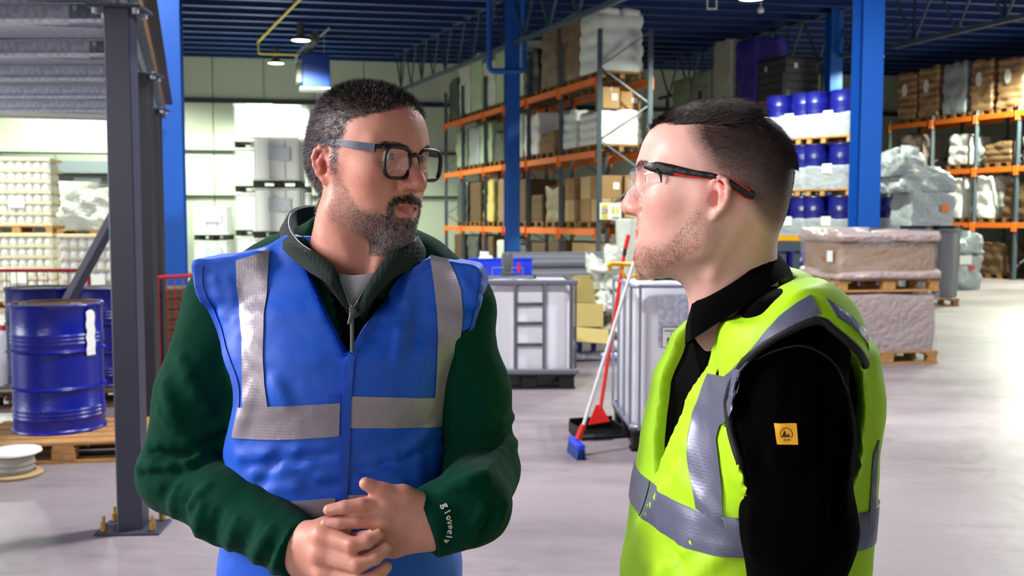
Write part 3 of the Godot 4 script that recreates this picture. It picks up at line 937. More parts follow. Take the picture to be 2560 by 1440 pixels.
	var jug = thing("white_jug", "white plastic jug left of the front drum at the picture edge", "jug", Vector3(-4.757, 0.0, -9.3))
	lathe("body", [Vector2(0, 0), Vector2(0.14, 0), Vector2(0.15, 0.03), Vector2(0.15, 0.42), Vector2(0.10, 0.5), Vector2(0.05, 0.52), Vector2(0.05, 0.56), Vector2(0, 0.56)], M.ibc_white, jug)
	lathe("cap", [Vector2(0.055, 0.55), Vector2(0.055, 0.6), Vector2(0, 0.6)], M.red, jug)

func bottle_load(px: float, d: float, label: String, upper: bool):
	var x = (px - 1280.0) / 2489.0 * d
	var y0 = 1.335 if upper else 0.0
	pallet(Vector3(x, y0, -d), YAW_CROSS, ("pallet under the upper" if upper else "pallet under the lower" if d > 17.5 else "pallet under the film topped") + " load of white bottles")
	var o = thing("bottle_load", label, "bottle load", Vector3(x, y0 + 0.145, -d), YAW_CROSS)
	if not boxes.has("bottle"):
		var q = MB.new()
		q.lathe([Vector2(0, 0), Vector2(0.06, 0), Vector2(0.066, 0.008), Vector2(0.066, 0.10), Vector2(0.05, 0.128), Vector2(0.026, 0.135), Vector2(0.026, 0.155), Vector2(0, 0.156)], 10)
		boxes["bottle"] = q.mesh()
	var n = 6
	for l in n:
		box("tray", Vector3(1.18, 0.045, 0.8), Vector3(0, l * 0.19 + 0.022, 0), M.tray, o)
		box("filler", Vector3(1.0, 0.12, 0.62), Vector3(0, l * 0.19 + 0.105, -0.02), M.bottle_white, o)
		for k in 8: put("bottle", boxes["bottle"], M.bottle_white, o, xf(Vector3(-0.5 + k * 0.143, l * 0.19 + 0.032, 0.33)))
		for k in 4: put("bottle", boxes["bottle"], M.bottle_white, o, xf(Vector3(0.501, l * 0.19 + 0.032, 0.187 - k * 0.143)))
	box("top_tray", Vector3(1.2, 0.06, 0.82), Vector3(0, n * 0.19 + 0.03, 0), M.tray, o, Vector3.ZERO, 0.01)
	box("paper", Vector3(0.26, 0.2, 0.004), Vector3(0.02, 0.42, 0.415), M.paper, o)
	box("wrapping", Vector3(1.2, n * 0.19, 0.012), Vector3(0, n * 0.095, 0.406), M.film_clear, o)

func floor_goods():
	# grey caged tank near the broom and the one to its left
	var t1 = ibc(Vector3(0.149, 0, -9.72), 0.03, 0.86, 1.0, 1.03, "grey caged white tank with a blue bin and tap on top, between the two men", M.ibc_cage_dull, false)
	for s in [-0.14, 0.14, 0.40, -0.40]: bar("cage_post", Vector3(s, 0.15, 0.513), Vector3(s, 1.0, 0.513), 0.05, 0.02, M.ibc_cage_dull, t1)
	for y in [0.42, 0.62, 0.80]: box("tank_rib", Vector3(0.24, 0.03, 0.02), Vector3(0, y, 0.486), M.grey_plastic, t1, Vector3.ZERO, 0.008)
	box("top_frame", Vector3(0.90, 0.05, 0.05), Vector3(0, 1.0, 0.5), M.ibc_cage_dull, t1, Vector3.ZERO, 0.01)
	box("base_frame", Vector3(0.92, 0.05, 0.05), Vector3(0, 0.17, 0.52), M.ibc_cage_dull, t1, Vector3.ZERO, 0.01)
	var t2 = ibc(Vector3(1.40, 0, -7.22), 0.03, 1.2, 1.0, 1.165, "caged white tank on a black plastic base, behind the broom, with a grey plate", M.ibc_cage, false)
	box("name_plate", Vector3(0.42, 0.36, 0.006), Vector3(-0.22, 0.90, 0.525), M.galv, t2)
	box("pictogram_frame", Vector3(0.122, 0.142, 0.003), Vector3(-0.345, 0.79, 0.530), M.black, t2)
	box("pictogram_field", Vector3(0.112, 0.132, 0.003), Vector3(-0.345, 0.79, 0.5315), M.paper, t2)
	box("pictogram_tank", Vector3(0.048, 0.05, 0.003), Vector3(-0.345, 0.762, 0.533), M.black, t2)
	box("pictogram_tap", Vector3(0.008, 0.02, 0.003), Vector3(-0.342, 0.805, 0.533), M.black, t2)
	box("pictogram_rule", Vector3(0.09, 0.006, 0.003), Vector3(-0.345, 0.836, 0.533), M.grey_plastic, t2)
	# on the first tank
	var y = 1.035
	var o = thing("blue_bin", "open blue plastic bin on the tank between the two men", "bin", Vector3(-0.120, y, -9.98), 0.06)
	for s in [[0.62, 0.16, 0.01, 0, 0.15], [0.62, 0.16, 0.01, 0, -0.15], [0.01, 0.16, 0.3, 0.305, 0], [0.01, 0.16, 0.3, -0.305, 0]]:
		box("side", Vector3(s[0], s[1], s[2]), Vector3(s[3], 0.08, s[4]), M.crate_blue, o, Vector3.ZERO, 0.003)
	box("bottom", Vector3(0.6, 0.01, 0.3), Vector3(0, 0.008, 0), M.crate_blue, o)
	box("rim", Vector3(0.65, 0.014, 0.02), Vector3(0, 0.16, 0.155), M.crate_blue, o, Vector3.ZERO, 0.004)
	o = thing("rag", "white and orange rag lying in the blue bin", "rag", Vector3(-0.2326, 1.1878, -9.98))
	put("cloth", soft_box(0.13, 0.05, 0.1, 0.03, 1, 0.01, 0.15, 3.0), M.sack_white, o, xf(Vector3(0, -0.02, 0)))
	o = thing("tap_head", "grey pump head with wire guards on the caged tank, before the blue bin", "pump", Vector3(-0.046, 1.03, -9.45))
	lathe("motor", [Vector2(0, 0.25), Vector2(0.04, 0.245), Vector2(0.056, 0.22), Vector2(0.056, 0.06), Vector2(0.07, 0.05), Vector2(0.07, 0.0), Vector2(0, 0)], M.grey_plastic, o)
	for s in [[-0.14, 0.02], [0.04, 0.14]]:
		tube("guard", bent([Vector3(s[0], 0, 0.05), Vector3(s[0], 0.10, 0.05), Vector3(s[0] + 0.11, 0.10, 0.05), Vector3(s[0] + 0.11, 0, 0.05)], 0.015), 0.007, M.galv_dull, o, 6)
	tube("red_handle", [Vector3(0.11, 0.05, 0.07), Vector3(0.11, 0.145, 0.07)], 0.014, M.red_bright, o)
	box("pump_plate", Vector3(0.46, 0.02, 0.2), Vector3(0.02, 0.01, 0.02), M.galv_dull, o, Vector3.ZERO, 0.004)
	# broom and floor squeegee leaning on the second tank
	o = thing("broom", "blue broom with long white handle and red socket, leaning on the tank", "broom")
	var ba = Vector3(0.4323, 0.128, -6.6)
	tube("handle", [Vector3(0.4723, 0.1823, -6.6), Vector3(0.8495, 1.3339, -6.82)], 0.0125, M.white_paint, o, 10)
	tube("socket", [Vector3(0.4425, 0.1139, -6.59), Vector3(0.4806, 0.2084, -6.605)], 0.022, M.red_bright, o, 10)
	tube("grip", [Vector3(0.8376, 1.3014, -6.81), Vector3(0.8814, 1.4321, -6.84)], 0.016, M.red_bright, o, 10)
	var q = MB.new()
	var c = Vector3(0.4322, 0, -6.5886)
	var dirb = (Vector3(0.4751, 0, -6.477) - Vector3(0.4015, 0, -6.848)).normalized()
	q.box(Vector3(0.052, 0.05, 0.27), Transform3D(Basis.looking_at(dirb, Vector3.UP), c + Vector3(0, 0.085, 0)), 0.012)
	put("head", q.mesh(), M.crate_blue, o)
	q = MB.new()
	for i in 14:
		for k in 3:
			var p = c + dirb * (-0.125 + i * 0.0192)
			var sdd = Vector3(-dirb.z, 0, dirb.x) * (k - 1) * 0.017
			q.tube([p + sdd + Vector3(0, 0.065, 0), p + sdd * 1.7 + Vector3(0, 0.002, 0)], 0.009, 5, true, 0.006)
	tag(put("bristles", q.mesh(), M.heater_blue, o), "", "", "", "stuff")
	o = thing("floor_scraper", "red handled dustpan with triangular red bracket and black pan, behind the broom", "dustpan")
	tube("handle", [Vector3(0.6327, 0.2319, -7.05), Vector3(0.8213, 1.3166, -7.3)], 0.014, M.red_bright, o, 10)
	tube("handle_joint", [Vector3(0.8213, 1.3166, -7.3), Vector3(0.8309, 1.3691, -7.31)], 0.015, M.black, o, 10)
	tube("grip", [Vector3(0.8309, 1.3691, -7.31), Vector3(0.8559, 1.4685, -7.33)], 0.017, M.red_bright, o, 10)
	q = MB.new()
	q.prism([Vector2(-0.018, 0.13), Vector2(0.018, 0.13), Vector2(0.075, 0.01), Vector2(-0.085, -0.01)], 0.02, Transform3D(Basis.from_euler(Vector3(-0.3, 0.15, 0)), Vector3(0.6249, 0.1338, -7.02)))
	put("bracket", q.mesh(), M.red_bright, o)
	var pc = Vector3(0.6217, 0, -7.2087)
	for s in [[Vector3(0.34, 0.012, 0.26), Vector3(0, 0.02, 0.0), Vector3.ZERO], [Vector3(0.34, 0.11, 0.012), Vector3(0, 0.065, -0.13), Vector3(0.2, 0, 0)], [Vector3(0.012, 0.08, 0.24), Vector3(0.165, 0.05, -0.02), Vector3.ZERO], [Vector3(0.012, 0.08, 0.24), Vector3(-0.165, 0.05, -0.02), Vector3.ZERO]]:
		put("pan", box_mesh(s[0], 0.004), M.black_plastic, o, xf(pc, Vector3(0, 0.28, 0)) * xf(s[1], s[2]))
	# on the second tank: yellow tool, block, odds and ends
	o = thing("strapping_tool", "yellow plastic strap dispenser with looped handle on the tank behind the younger man's chin", "tool")
	var yk = Vector3(0.8324, 1.2533, -6.9)
	tube("arm", smooth_line([Vector3(0.6666, 1.2557, -6.85), Vector3(0.6885, 1.2778, -6.85), Vector3(0.86, 1.2672, -6.9), Vector3(1.0062, 1.2398, -6.95)], 5), 0.017, M.yellow, o, 10)
	tube("handle", smooth_line([Vector3(0.7487, 1.2548, -6.87), Vector3(0.7683, 1.2105, -6.87), Vector3(0.7974, 1.1767, -6.88), Vector3(0.8662, 1.1978, -6.9), Vector3(0.9408, 1.2301, -6.92)], 5), 0.012, M.yellow, o, 10)
	box("hook", Vector3(0.03, 0.05, 0.03), Vector3(0.6721, 1.2557, -6.85), M.yellow, o, Vector3.ZERO, 0.008)
	o = thing("label_block", "pale block of folded paper beside the yellow strap dispenser", "paper block", Vector3(0.922, 1.1616, -6.9), 0.2)
	for k in 5: box("sheaf", Vector3(0.115, 0.015, 0.08), Vector3(0.002 * (k % 2), 0.008 + k * 0.0165, 0), M.carton_pale, o, Vector3.ZERO, 0.003)
	o = thing("cable_heap", "dark coil of cable on the tank next to the pale block", "cable", Vector3(1.0631, 1.1502, -6.95))
	for k in 3: tube("loop", smooth_line([Vector3(-0.08, 0.012 + 0.018 * k, 0), Vector3(0, 0.02 + 0.018 * k, 0.05), Vector3(0.09 - k * 0.01, 0.014 + 0.018 * k, 0), Vector3(0, 0.02 + 0.018 * k, -0.05), Vector3(-0.08, 0.014 + 0.02 * k, 0.01)], 4), 0.011, M.black, o, 6)
	# heap of boxes and bubble wrap behind
	pallet(Vector3(0.8982, 0.2123, -11.7) * Vector3(1, 0, 1), YAW_CROSS, "pallet under the heap of crushed boxes and bubble wrap", M.pallet_old)
	carton(Vector3(0.8456, 0.245, -11.5) * Vector3(1, 0, 1) + Vector3(0, 0.146, 0), 0.25, Vector3(0.42, 0.32, 0.36), "crushed yellowish carton, lowest in the heap beside the grey caged tank", M.carton_yellow, false)
	o = thing("open_box", "yellowish carton with its flap hanging open, in front of the heap", "carton", Vector3(0.8496, 0.4889, -11.2) * Vector3(1, 0, 1) + Vector3(0, 0.30, 0.1), 0.15)
	box("side", Vector3(0.34, 0.26, 0.012), Vector3(0, 0.22, 0.02), M.carton_yellow, o, Vector3(-0.15, 0, -0.03))
	box("flap", Vector3(0.38, 0.2, 0.012), Vector3(0.02, -0.0, 0.12), M.carton_yellow, o, Vector3(-0.75, 0, -0.12))
	box("back", Vector3(0.32, 0.3, 0.2), Vector3(0.0, 0.2, -0.14), M.carton, o, Vector3(-0.1, 0, 0), 0.01)
	carton(Vector3(0.9218, 0.2218, -11.7) * Vector3(1, 0, 1) + Vector3(0, 0.62, 0), -0.3, Vector3(0.38, 0.30, 0.3), "small yellow carton with a red mark, on top of the heap", M.carton_yellow, false)
	carton(Vector3(1.1298, 0.1986, -11.9) * Vector3(1, 0, 1) + Vector3(0, 0.146, 0), -0.5, Vector3(0.36, 0.62, 0.3), "tall brown carton at the right of the heap", M.carton_dark, false)
	o = thing("bubble_wrap", "crumpled clear bubble wrap tumbling over the heap of boxes", "bubble wrap", Vector3(1.1122, 0.6171, -11.4))
	for k in 3: put("fold", soft_box(0.26 - k * 0.03, 0.26, 0.22, 0.08, 2, 0.03, 0.4, 4.0 + k * 3), M.wrap_white, o, xf(Vector3(-0.06 + k * 0.05, 0.18 - k * 0.24, 0.03 * k)))
	for s in [["topmost long pale tube of the pair on the floor, with blue print, behind the broom", 858, 0.06, "pipe_white"], ["lower long grey tube of the pair on the floor behind the broom", 893, 0.05, "galv"]]:
		o = thing("long_tube", s[0], "tube")
		var tc = Vector3(0.8922, 0, -11.0216) + Vector3(0, s[2] if s[3] == "galv" else 0.165, -0.1)
		tube("tube", [tc - CROSS * 1.1, tc + CROSS * 1.4], s[2], M[s[3]], o, 14)
		if s[3] != "galv":
			for k in 4: tube("print", [tc + CROSS * (-0.18 + k * 0.16), tc + CROSS * (-0.12 + k * 0.16)], s[2] + 0.0015, M.print_blue, o, 14)
	for k in 3:
		o = thing("grey_roll", ["upper rear", "upper front", "lower"][k] + " long grey plastic roll lying above the grey caged tank", "roll")
		var g = Vector3(0.2654, 0.9551, -13.2) + Vector3(-0.3, [0.11, 0.05, -0.10][k], [-0.25, 0.0, 0.1][k])
		tube("roll", [g, g + CROSS * 1.35], 0.085, M.pipe_grey, o, 14)
		lathe("core", [Vector2(0, 0.0), Vector2(0.04, 0.0), Vector2(0.045, -0.01)], M.black, o, Transform3D(Basis(Vector3.BACK, -PI / 2).rotated(Vector3.UP, YAW_CROSS), g + CROSS * 1.352), 12)
	o = thing("roll_stand", "low timber stand carrying the grey rolls", "stand", Vector3(0.6422, 0.8325, -13.3) * Vector3(1, 0, 1), YAW_CROSS)
	for s in [-0.6, 0.6]: box("leg", Vector3(0.08, 0.8, 0.5), Vector3(s, 0.4, 0), M.pallet_dark, o)
	box("top", Vector3(1.5, 0.04, 0.55), Vector3(0, 0.82, 0), M.pallet_old, o)
	o = thing("foam_roll", "tall pale roll of foam sheet standing behind the mop handles", "foam roll", Vector3(1.6668, 0.9986, -14.5) * Vector3(1, 0, 1), 0.2)
	lathe("sheet", [Vector2(0, 0), Vector2(0.11, 0), Vector2(0.12, 0.3), Vector2(0.13, 0.9), Vector2(0.165, 1.55), Vector2(0.15, 1.6), Vector2(0.06, 1.6)], M.wrap_white, o)
	lathe("core", [Vector2(0.06, 1.6), Vector2(0.06, 1.62), Vector2(0.045, 1.62), Vector2(0.045, 1.4)], M.carton, o)
	# wrapped pallets right of the younger man
	var fr = Vector3(4.7776, 0, -10.9283)
	var ctr = fr - CROSS * 0.6 + ALONG * 0.45
	pallet(ctr, YAW_CROSS, "bottom pallet of the wrapped stack right of the man in yellow", M.pallet, 1.2, 0.9)
	var w1 = wrapped(ctr + Vector3(0, 0.145, 0), YAW_CROSS, Vector3(1.16, 0.62, 0.86), "wrap_pink", "lower pinkish shrink-wrapped load of the stack right of the man in yellow", 2, 0, 0.004, 0.02)
	put("loose_film", soft_box(1.20, 0.60, 0.90, 0.05, 1, 0.004, 0.05, 8.0), M.film_clear, w1)
	pallet(ctr + Vector3(0, 0.80, 0), YAW_CROSS, "upper pallet between the two wrapped loads right of the man in yellow", M.pallet, 1.2, 0.9)
	var w2 = wrapped(ctr + Vector3(0, 0.946, 0), YAW_CROSS, Vector3(1.16, 0.46, 0.84), "carton", "top load of brown cartons in clear film right of the man in yellow", 1, 0, 0.004, 0.012)
	put("loose_film", soft_box(1.20, 0.48, 0.90, 0.06, 1, 0.006, 0.06, 2.0), M.film_clear, w2)
	put("top_film", soft_box(1.22, 0.09, 0.92, 0.06, 1, 0.02, 0.05, 2.6), M.wrap_pink, w2, xf(Vector3(0, 0.40, 0)))
	put("bottom_film", soft_box(1.24, 0.07, 0.94, 0.05, 1, 0.02, 0.05, 6.6), M.wrap_pink, w2, xf(Vector3(0, -0.01, 0)))
	box("paper", Vector3(0.006, 0.12, 0.12), Vector3(-0.62, 0.24, 0.28), M.paper, w2)
	# yellow edged work stand
	o = thing("work_stand", "grey work stand with yellow front edge behind the younger man's neck", "work stand", Vector3(3.677, 0, -13.0), 0.05)
	box("top", Vector3(0.74, 0.05, 0.4), Vector3(-0.02, 1.365, -0.1), M.galv_dull, o, Vector3.ZERO, 0.005)
	box("yellow_edge", Vector3(0.75, 0.07, 0.03), Vector3(-0.02, 1.345, 0.11), M.yellow, o, Vector3.ZERO, 0.006)
	box("rail", Vector3(0.70, 0.13, 0.04), Vector3(-0.02, 1.24, 0.1), M.steel_grey, o, Vector3.ZERO, 0.004)
	for s in [-0.16, 0.02, 0.32]: box("leg", Vector3(0.07, 1.3, 0.06), Vector3(s, 0.65, 0.05), M.steel_grey, o)
	bar("yellow_strut", Vector3(-0.385, 1.33, 0.1), Vector3(-0.26, 0.95, 0.1), 0.05, 0.03, M.yellow, o)

func left_rack():
	var o0 = Vector3(1.74, 0, -20)
	var deep = CROSS * 1.05
	var ts = [0.0, 1.94, 3.86, 5.43, 6.98, 8.94, 10.6]
	var lv = [1.34, 2.90, 4.35]
	rack(o0, ALONG, deep, ts, lv, 5.35, "long orange and grey pallet rack between the two men")
	var sign = thing("rack_sign", "white sign with coloured table on the near post of the long rack", "sign", Vector3(1.9645, 1.7553, -19.935), 0.03)
	box("board", Vector3(0.43, 0.33, 0.012), Vector3.ZERO, M.paper, sign)
	for s in [[-0.11, 0.10, 0.12, 0.06, "gas_yellow"], [-0.11, 0.0, 0.12, 0.12, "wrap_pink"], [-0.11, -0.11, 0.12, 0.08, "gas_yellow"], [0.06, 0.02, 0.05, 0.14, "gas_yellow"], [0.14, 0.02, 0.04, 0.14, "gas_yellow"], [0.11, -0.13, 0.14, 0.025, "steel_grey"]]:
		box("field", Vector3(s[2], s[3], 0.004), Vector3(s[0], s[1], 0.008), M[s[4]], sign)
	var yaw = YAW_ALONG + PI / 2
	var place = func(t: float, lev: float) -> Vector3: return o0 + ALONG * t + deep * 0.5 + Vector3(0, lev, 0)
	# top shelf
	var tops = [[0.66, "sack_white", 1.02, 1.14, "white bulging sacks"], [1.72, "wrap_brown", 0.9, 1.35, "brown film wrapped cartons"], [2.85, "wrap_brown", 0.9, 1.28, "brown cartons under torn film"], [3.95, "wrap_dark", 0.9, 0.95, "dark wrapped goods"], [4.9, "wrap_white", 0.9, 1.3, "pale wrapped goods"], [5.95, "wrap_green", 0.9, 1.35, "pale green wrapped goods"], [6.95, "wrap_white", 0.9, 1.15, "pale wrapped goods"], [8.0, "wrap_green", 0.9, 1.5, "pale green wrapped goods"], [9.05, "wrap_white", 0.9, 1.4, "pale wrapped goods"], [10.1, "wrap_dark", 0.9, 1.1, "dark wrapped goods"]]
	var mids = [[0.68, "sack_white", 1.0, 0.68, "white wrapped bags"], [1.82, "sack_white", 0.9, 0.78, "white bulging sacks"], [2.9, "carton", 0.8, 0.42, "low brown cartons"], [3.9, "bottle_white", 0.9, 0.95, "plain white panels"], [4.9, "wrap_white", 0.8, 1.0, "pale wrapped goods"], [6.1, "wrap_dark", 0.9, 0.7, "dark wrapped goods"], [7.2, "wrap_green", 0.9, 1.0, "pale green wrapped goods"], [8.2, "wrap_silver", 0.9, 1.0, "silver wrapped goods"], [9.4, "wrap_green", 0.9, 1.0, "pale green wrapped goods"]]
	var lows = [[2.55, "wrap_brown", 0.9, 0.75, "brown wrapped cartons"], [3.6, "carton_dark", 0.8, 0.6, "dark brown cartons"], [4.7, "carton_dark", 0.9, 1.0, "dark brown cartons"], [5.8, "wrap_brown", 0.9, 1.05, "brown wrapped cartons"], [7.0, "carton_yellow", 0.8, 1.05, "yellowish cartons"], [8.1, "carton_dark", 0.9, 1.05, "dark brown cartons"], [9.3, "wrap_dark", 0.9, 1.1, "dark wrapped goods"]]
	var ground = [[2.4, "carton_dark", 0.95, 0.95, "dark brown cartons"], [3.5, "carton_dark", 0.95, 0.9, "dark brown cartons"], [4.7, "wrap_dark", 0.9, 0.8, "dark wrapped goods"], [5.9, "wrap_white", 0.9, 0.9, "pale wrapped goods"], [7.1, "carton_dark", 0.9, 1.0, "dark brown cartons"], [8.4, "wrap_dark", 0.9, 1.0, "dark wrapped goods"], [9.6, "carton_dark", 0.9, 1.0, "dark brown cartons"]]
	var sets = [[tops, 4.415, "top shelf", 0], [mids, 2.965, "middle shelf", 0], [lows, 1.405, "lowest shelf", 2], [ground, 0.0, "floor bays", 2]]
	for s in sets:
		for i in s[0].size():
			var g = s[0][i]
			var p = place.call(g[0], s[1])
			pallet(p, yaw, "pallet on the long rack's %s, %s from the near end" % [s[2], ORD[i + s[3]]], M.pallet_old, 0.9 if g[2] < 1 else 1.1, 0.95, "rack pallets")
			var ld = wrapped(p + Vector3(0, 0.145, 0), yaw, Vector3(g[2], g[3], 0.95), g[1], "%s on the long rack's %s, %s from the near end" % [g[4], s[2], ORD[i + s[3]]], 4 if g[1] == "sack_white" else 3, 1 if g[0] < 5 and g[1] != "sack_white" else 0, 0.03 if g[1] == "sack_white" else 0.012, 0.05 if g[1] != "carton_dark" else 0.01)
			if i == 0 and s[1] > 4.0:
				for k in 4:
					for j in 2: put("sack_top", soft_box(0.30, 0.12, 0.44, 0.13, 1, 0.02, 0.02, k * 2.0), M.sack_white, ld, xf(Vector3(-0.37 + k * 0.25, g[3] - 0.02, -0.23 + j * 0.46)))
	# loose cartons on the shelves nearest to the camera
	var cs = [[0.62, 2.965 + 0.84, 0.78, 0.50, 0.38, 0.45, "brown carton lying on the white bags at the near end of the middle shelf", "carton"], [0.22, 2.965 + 0.84, 0.25, 0.34, 0.42, 0.38, "upright brown carton with pink paper on the white bags of the middle shelf", "carton"]]
	for c in cs:
		carton(o0 + ALONG * c[0] + deep * c[2] + Vector3(0, c[1], 0), yaw, Vector3(c[3], c[4], c[5]), c[6], M[c[7]])
	pallet(place.call(0.66, 1.405), yaw, "pallet under the stacked brown cartons on the near bay of the lowest shelf", M.pallet_old, 1.1, 0.95, "rack pallets")
	pallet(place.call(1.72, 1.405), yaw, "second pallet of cartons on the lowest shelf of the long rack", M.pallet_old, 0.9, 0.95, "rack pallets")
	for i in 3:
		for j in 2:
			for k in 2:
				var tt = 0.30 + i * 0.53 + (0.3 if i == 2 else 0.0)
				carton(o0 + ALONG * tt + deep * (0.28 + k * 0.46) + Vector3(0, 1.551 + j * 0.462, 0), yaw, Vector3(0.50, 0.46, 0.46), "brown carton on the lowest shelf, %s column from near post, %s row, %s" % [ORD[i], ["lower", "upper"][j], ["front", "rear"][k]], M.carton if (i + j) % 2 else M.carton_pale, k == 0 or i == 0)
	pallet(place.call(0.66, 0.0), yaw, "pallet on the floor under the near bay of the long rack", M.pallet_old, 1.1, 0.95, "rack pallets")
	pallet(place.call(1.6, 0.0), yaw, "second pallet on the floor under the long rack", M.pallet_old, 0.75, 0.95, "rack pallets")
	for i in 3:
		for j in 2:
			carton(o0 + ALONG * (0.3 + i * 0.60) + deep * 0.5 + Vector3(0, 0.146 + j * 0.48, 0), yaw + 0.05 * i, Vector3(0.52, 0.47, 0.7), "pale carton on the floor under the long rack, %s from near post, %s" % [ORD[i], ["lower", "upper"][j]], M.carton_pale, j == 1)

func right_side():
	# middle rack behind the younger man's head
	var o0 = Vector3(6.48, 0, -24)
	var deep = CROSS * 1.0
	rack(o0, ALONG, deep, [0.0, 1.9, 3.8, 5.6], [1.34, 2.90, 4.30], 5.1, "grey rack with orange beams behind the younger man's head")
	var yaw = YAW_ALONG + PI / 2
	var up = Vector3(0, 4.365, 0)
	pallet(o0 + ALONG * 0.62 + deep * 0.5 + up, yaw, "pallet under the dark grey crate on the middle rack", M.pallet, 1.1, 0.95, "rack pallets")
	var o = thing("grey_crate", "dark grey lidded plastic crate on the near end of the middle rack", "crate", o0 + ALONG * 0.62 + deep * 0.5 + up + Vector3(0, 0.145, 0), yaw)
	put("body", soft_box(1.15, 0.92, 0.96, 0.04, 1, 0.003, 0.0, 1.0, 0.0), M.grey_plastic, o)
	box("lid", Vector3(1.2, 0.05, 1.02), Vector3(0, 0.945, 0), M.black_plastic, o, Vector3.ZERO, 0.01)
	for k in 4: box("rib", Vector3(1.17, 0.02, 0.98), Vector3(0, 0.2 + k * 0.18, 0), M.black_plastic, o, Vector3.ZERO, 0.004)
	box("paper", Vector3(0.006, 0.12, 0.1), Vector3(-0.585, 0.75, -0.2), M.paper, o)
	box("paper", Vector3(0.1, 0.12, 0.006), Vector3(0.2, 0.75, -0.5), M.paper, o)
	var gs = [[1.75, "wrap_purple", 0.95, 1.62, "tall purple wrapped load on the middle rack behind the dark grey crate"], [2.85, "wrap_white", 0.9, 1.76, "tallest pale wrapped load on the middle rack beside the purple one"], [3.95, "wrap_green", 0.95, 1.15, "pale green wrapped load on the middle rack left of the tallest one"], [5.0, "wrap_green", 0.95, 1.05, "pale green wrapped load at the far end of the middle rack"]]
	for i in gs.size():
		var g = gs[i]
		var p = o0 + ALONG * g[0] + deep * 0.5 + up
		pallet(p, yaw, "pallet under the %s" % g[4], M.pallet_old, 0.95, 0.95, "rack pallets")
		wrapped(p + Vector3(0, 0.145, 0), yaw, Vector3(g[2], g[3], 0.95), g[1], g[4], 3, 1 if i < 2 else 0, 0.015, 0.06)
	for s in [[0.7, "wrap_white", 0.9, 0], [1.9, "wrap_green", 1.0, 1], [3.1, "wrap_white", 0.9, 2], [4.4, "wrap_green", 1.0, 3]]:
		for l in [[1.405, "lowest"], [2.965, "middle"]]:
			var p = o0 + ALONG * s[0] + deep * 0.5 + Vector3(0, l[0], 0)
			pallet(p, yaw, "pallet on the middle rack's %s shelf, %s from its near end" % [l[1], ORD[s[3]]], M.pallet_old, 0.95, 0.95, "rack pallets")
			wrapped(p + Vector3(0, 0.145, 0), yaw, Vector3(0.95, s[2], 0.95), s[1], "%s load on the middle rack's %s shelf, %s from its near end" % ["white" if s[1] == "wrap_white" else "pale green", l[1], ORD[s[3]]], 3, 0, 0.015, 0.06)
	# stacks of blue drums, four layers, seen corner first
	var stacks = [[Vector3(5.928, 0, -20.3), 4, "left"], [Vector3(6.522, 0, -19.7), 4, "right"], [Vector3(7.800, 0, -20.6), 2, "low"]]
	for s in stacks:
		for l in s[1]:
			var c = s[0] + Vector3(0, l * 1.03, -0.41)
			pallet(c, PI / 4, "pallet of the %s stack of blue drums, %s layer from the floor" % [s[2], ORD[l]], M.pallet, 1.18, 1.18, "drum pallets")
			var k = 0
			for f in [Vector3(0, 0, 0.41), Vector3(-0.41, 0, 0), Vector3(0.41, 0, 0), Vector3(0, 0, -0.41)]:
				if l < 1 and k == 3: continue
				drum(c + f + Vector3(0, 0.145, 0), 0.283, 0.87, M.drum_far, "blue drum in white film, %s stack, %s layer from the floor, %s drum" % [s[2], ORD[l], ["front", "left", "right", "rear"][k]], "", M.drum_far, 20)
				k += 1
			o = thing("stretch_film", "white film round the lower part of the drums, %s stack, %s layer from the floor" % [s[2], ORD[l]], "film", c + Vector3(0, 0.13, 0), PI / 4)
			put("film", soft_box(1.19, 0.44, 1.19, 0.28, 1, 0.0, 0.03, l * 3.0 + c.x), M.film_white, o)
			box("paper", Vector3(0.006, 0.18, 0.2), Vector3(-0.60, 0.40, 0.1), M.paper, o)
			box("paper", Vector3(0.2, 0.18, 0.006), Vector3(-0.1, 0.40, 0.60), M.paper, o)
	# right rack with kraft paper loads
	var b0 = Vector3(14.6, 0, -23.2)
	var bd = Vector3(-0.42, 0, -0.907)
	var bdeep = Vector3(0.95, 0, -0.31) * 1.05
	rack(b0, bd, bdeep, [0.0, 1.6, 3.3, 4.6, 6.1, 7.7], [1.44, 2.92, 4.35], 4.55, "long orange rack at the right edge of the picture")
	var byaw = atan2(-bd.z, bd.x)
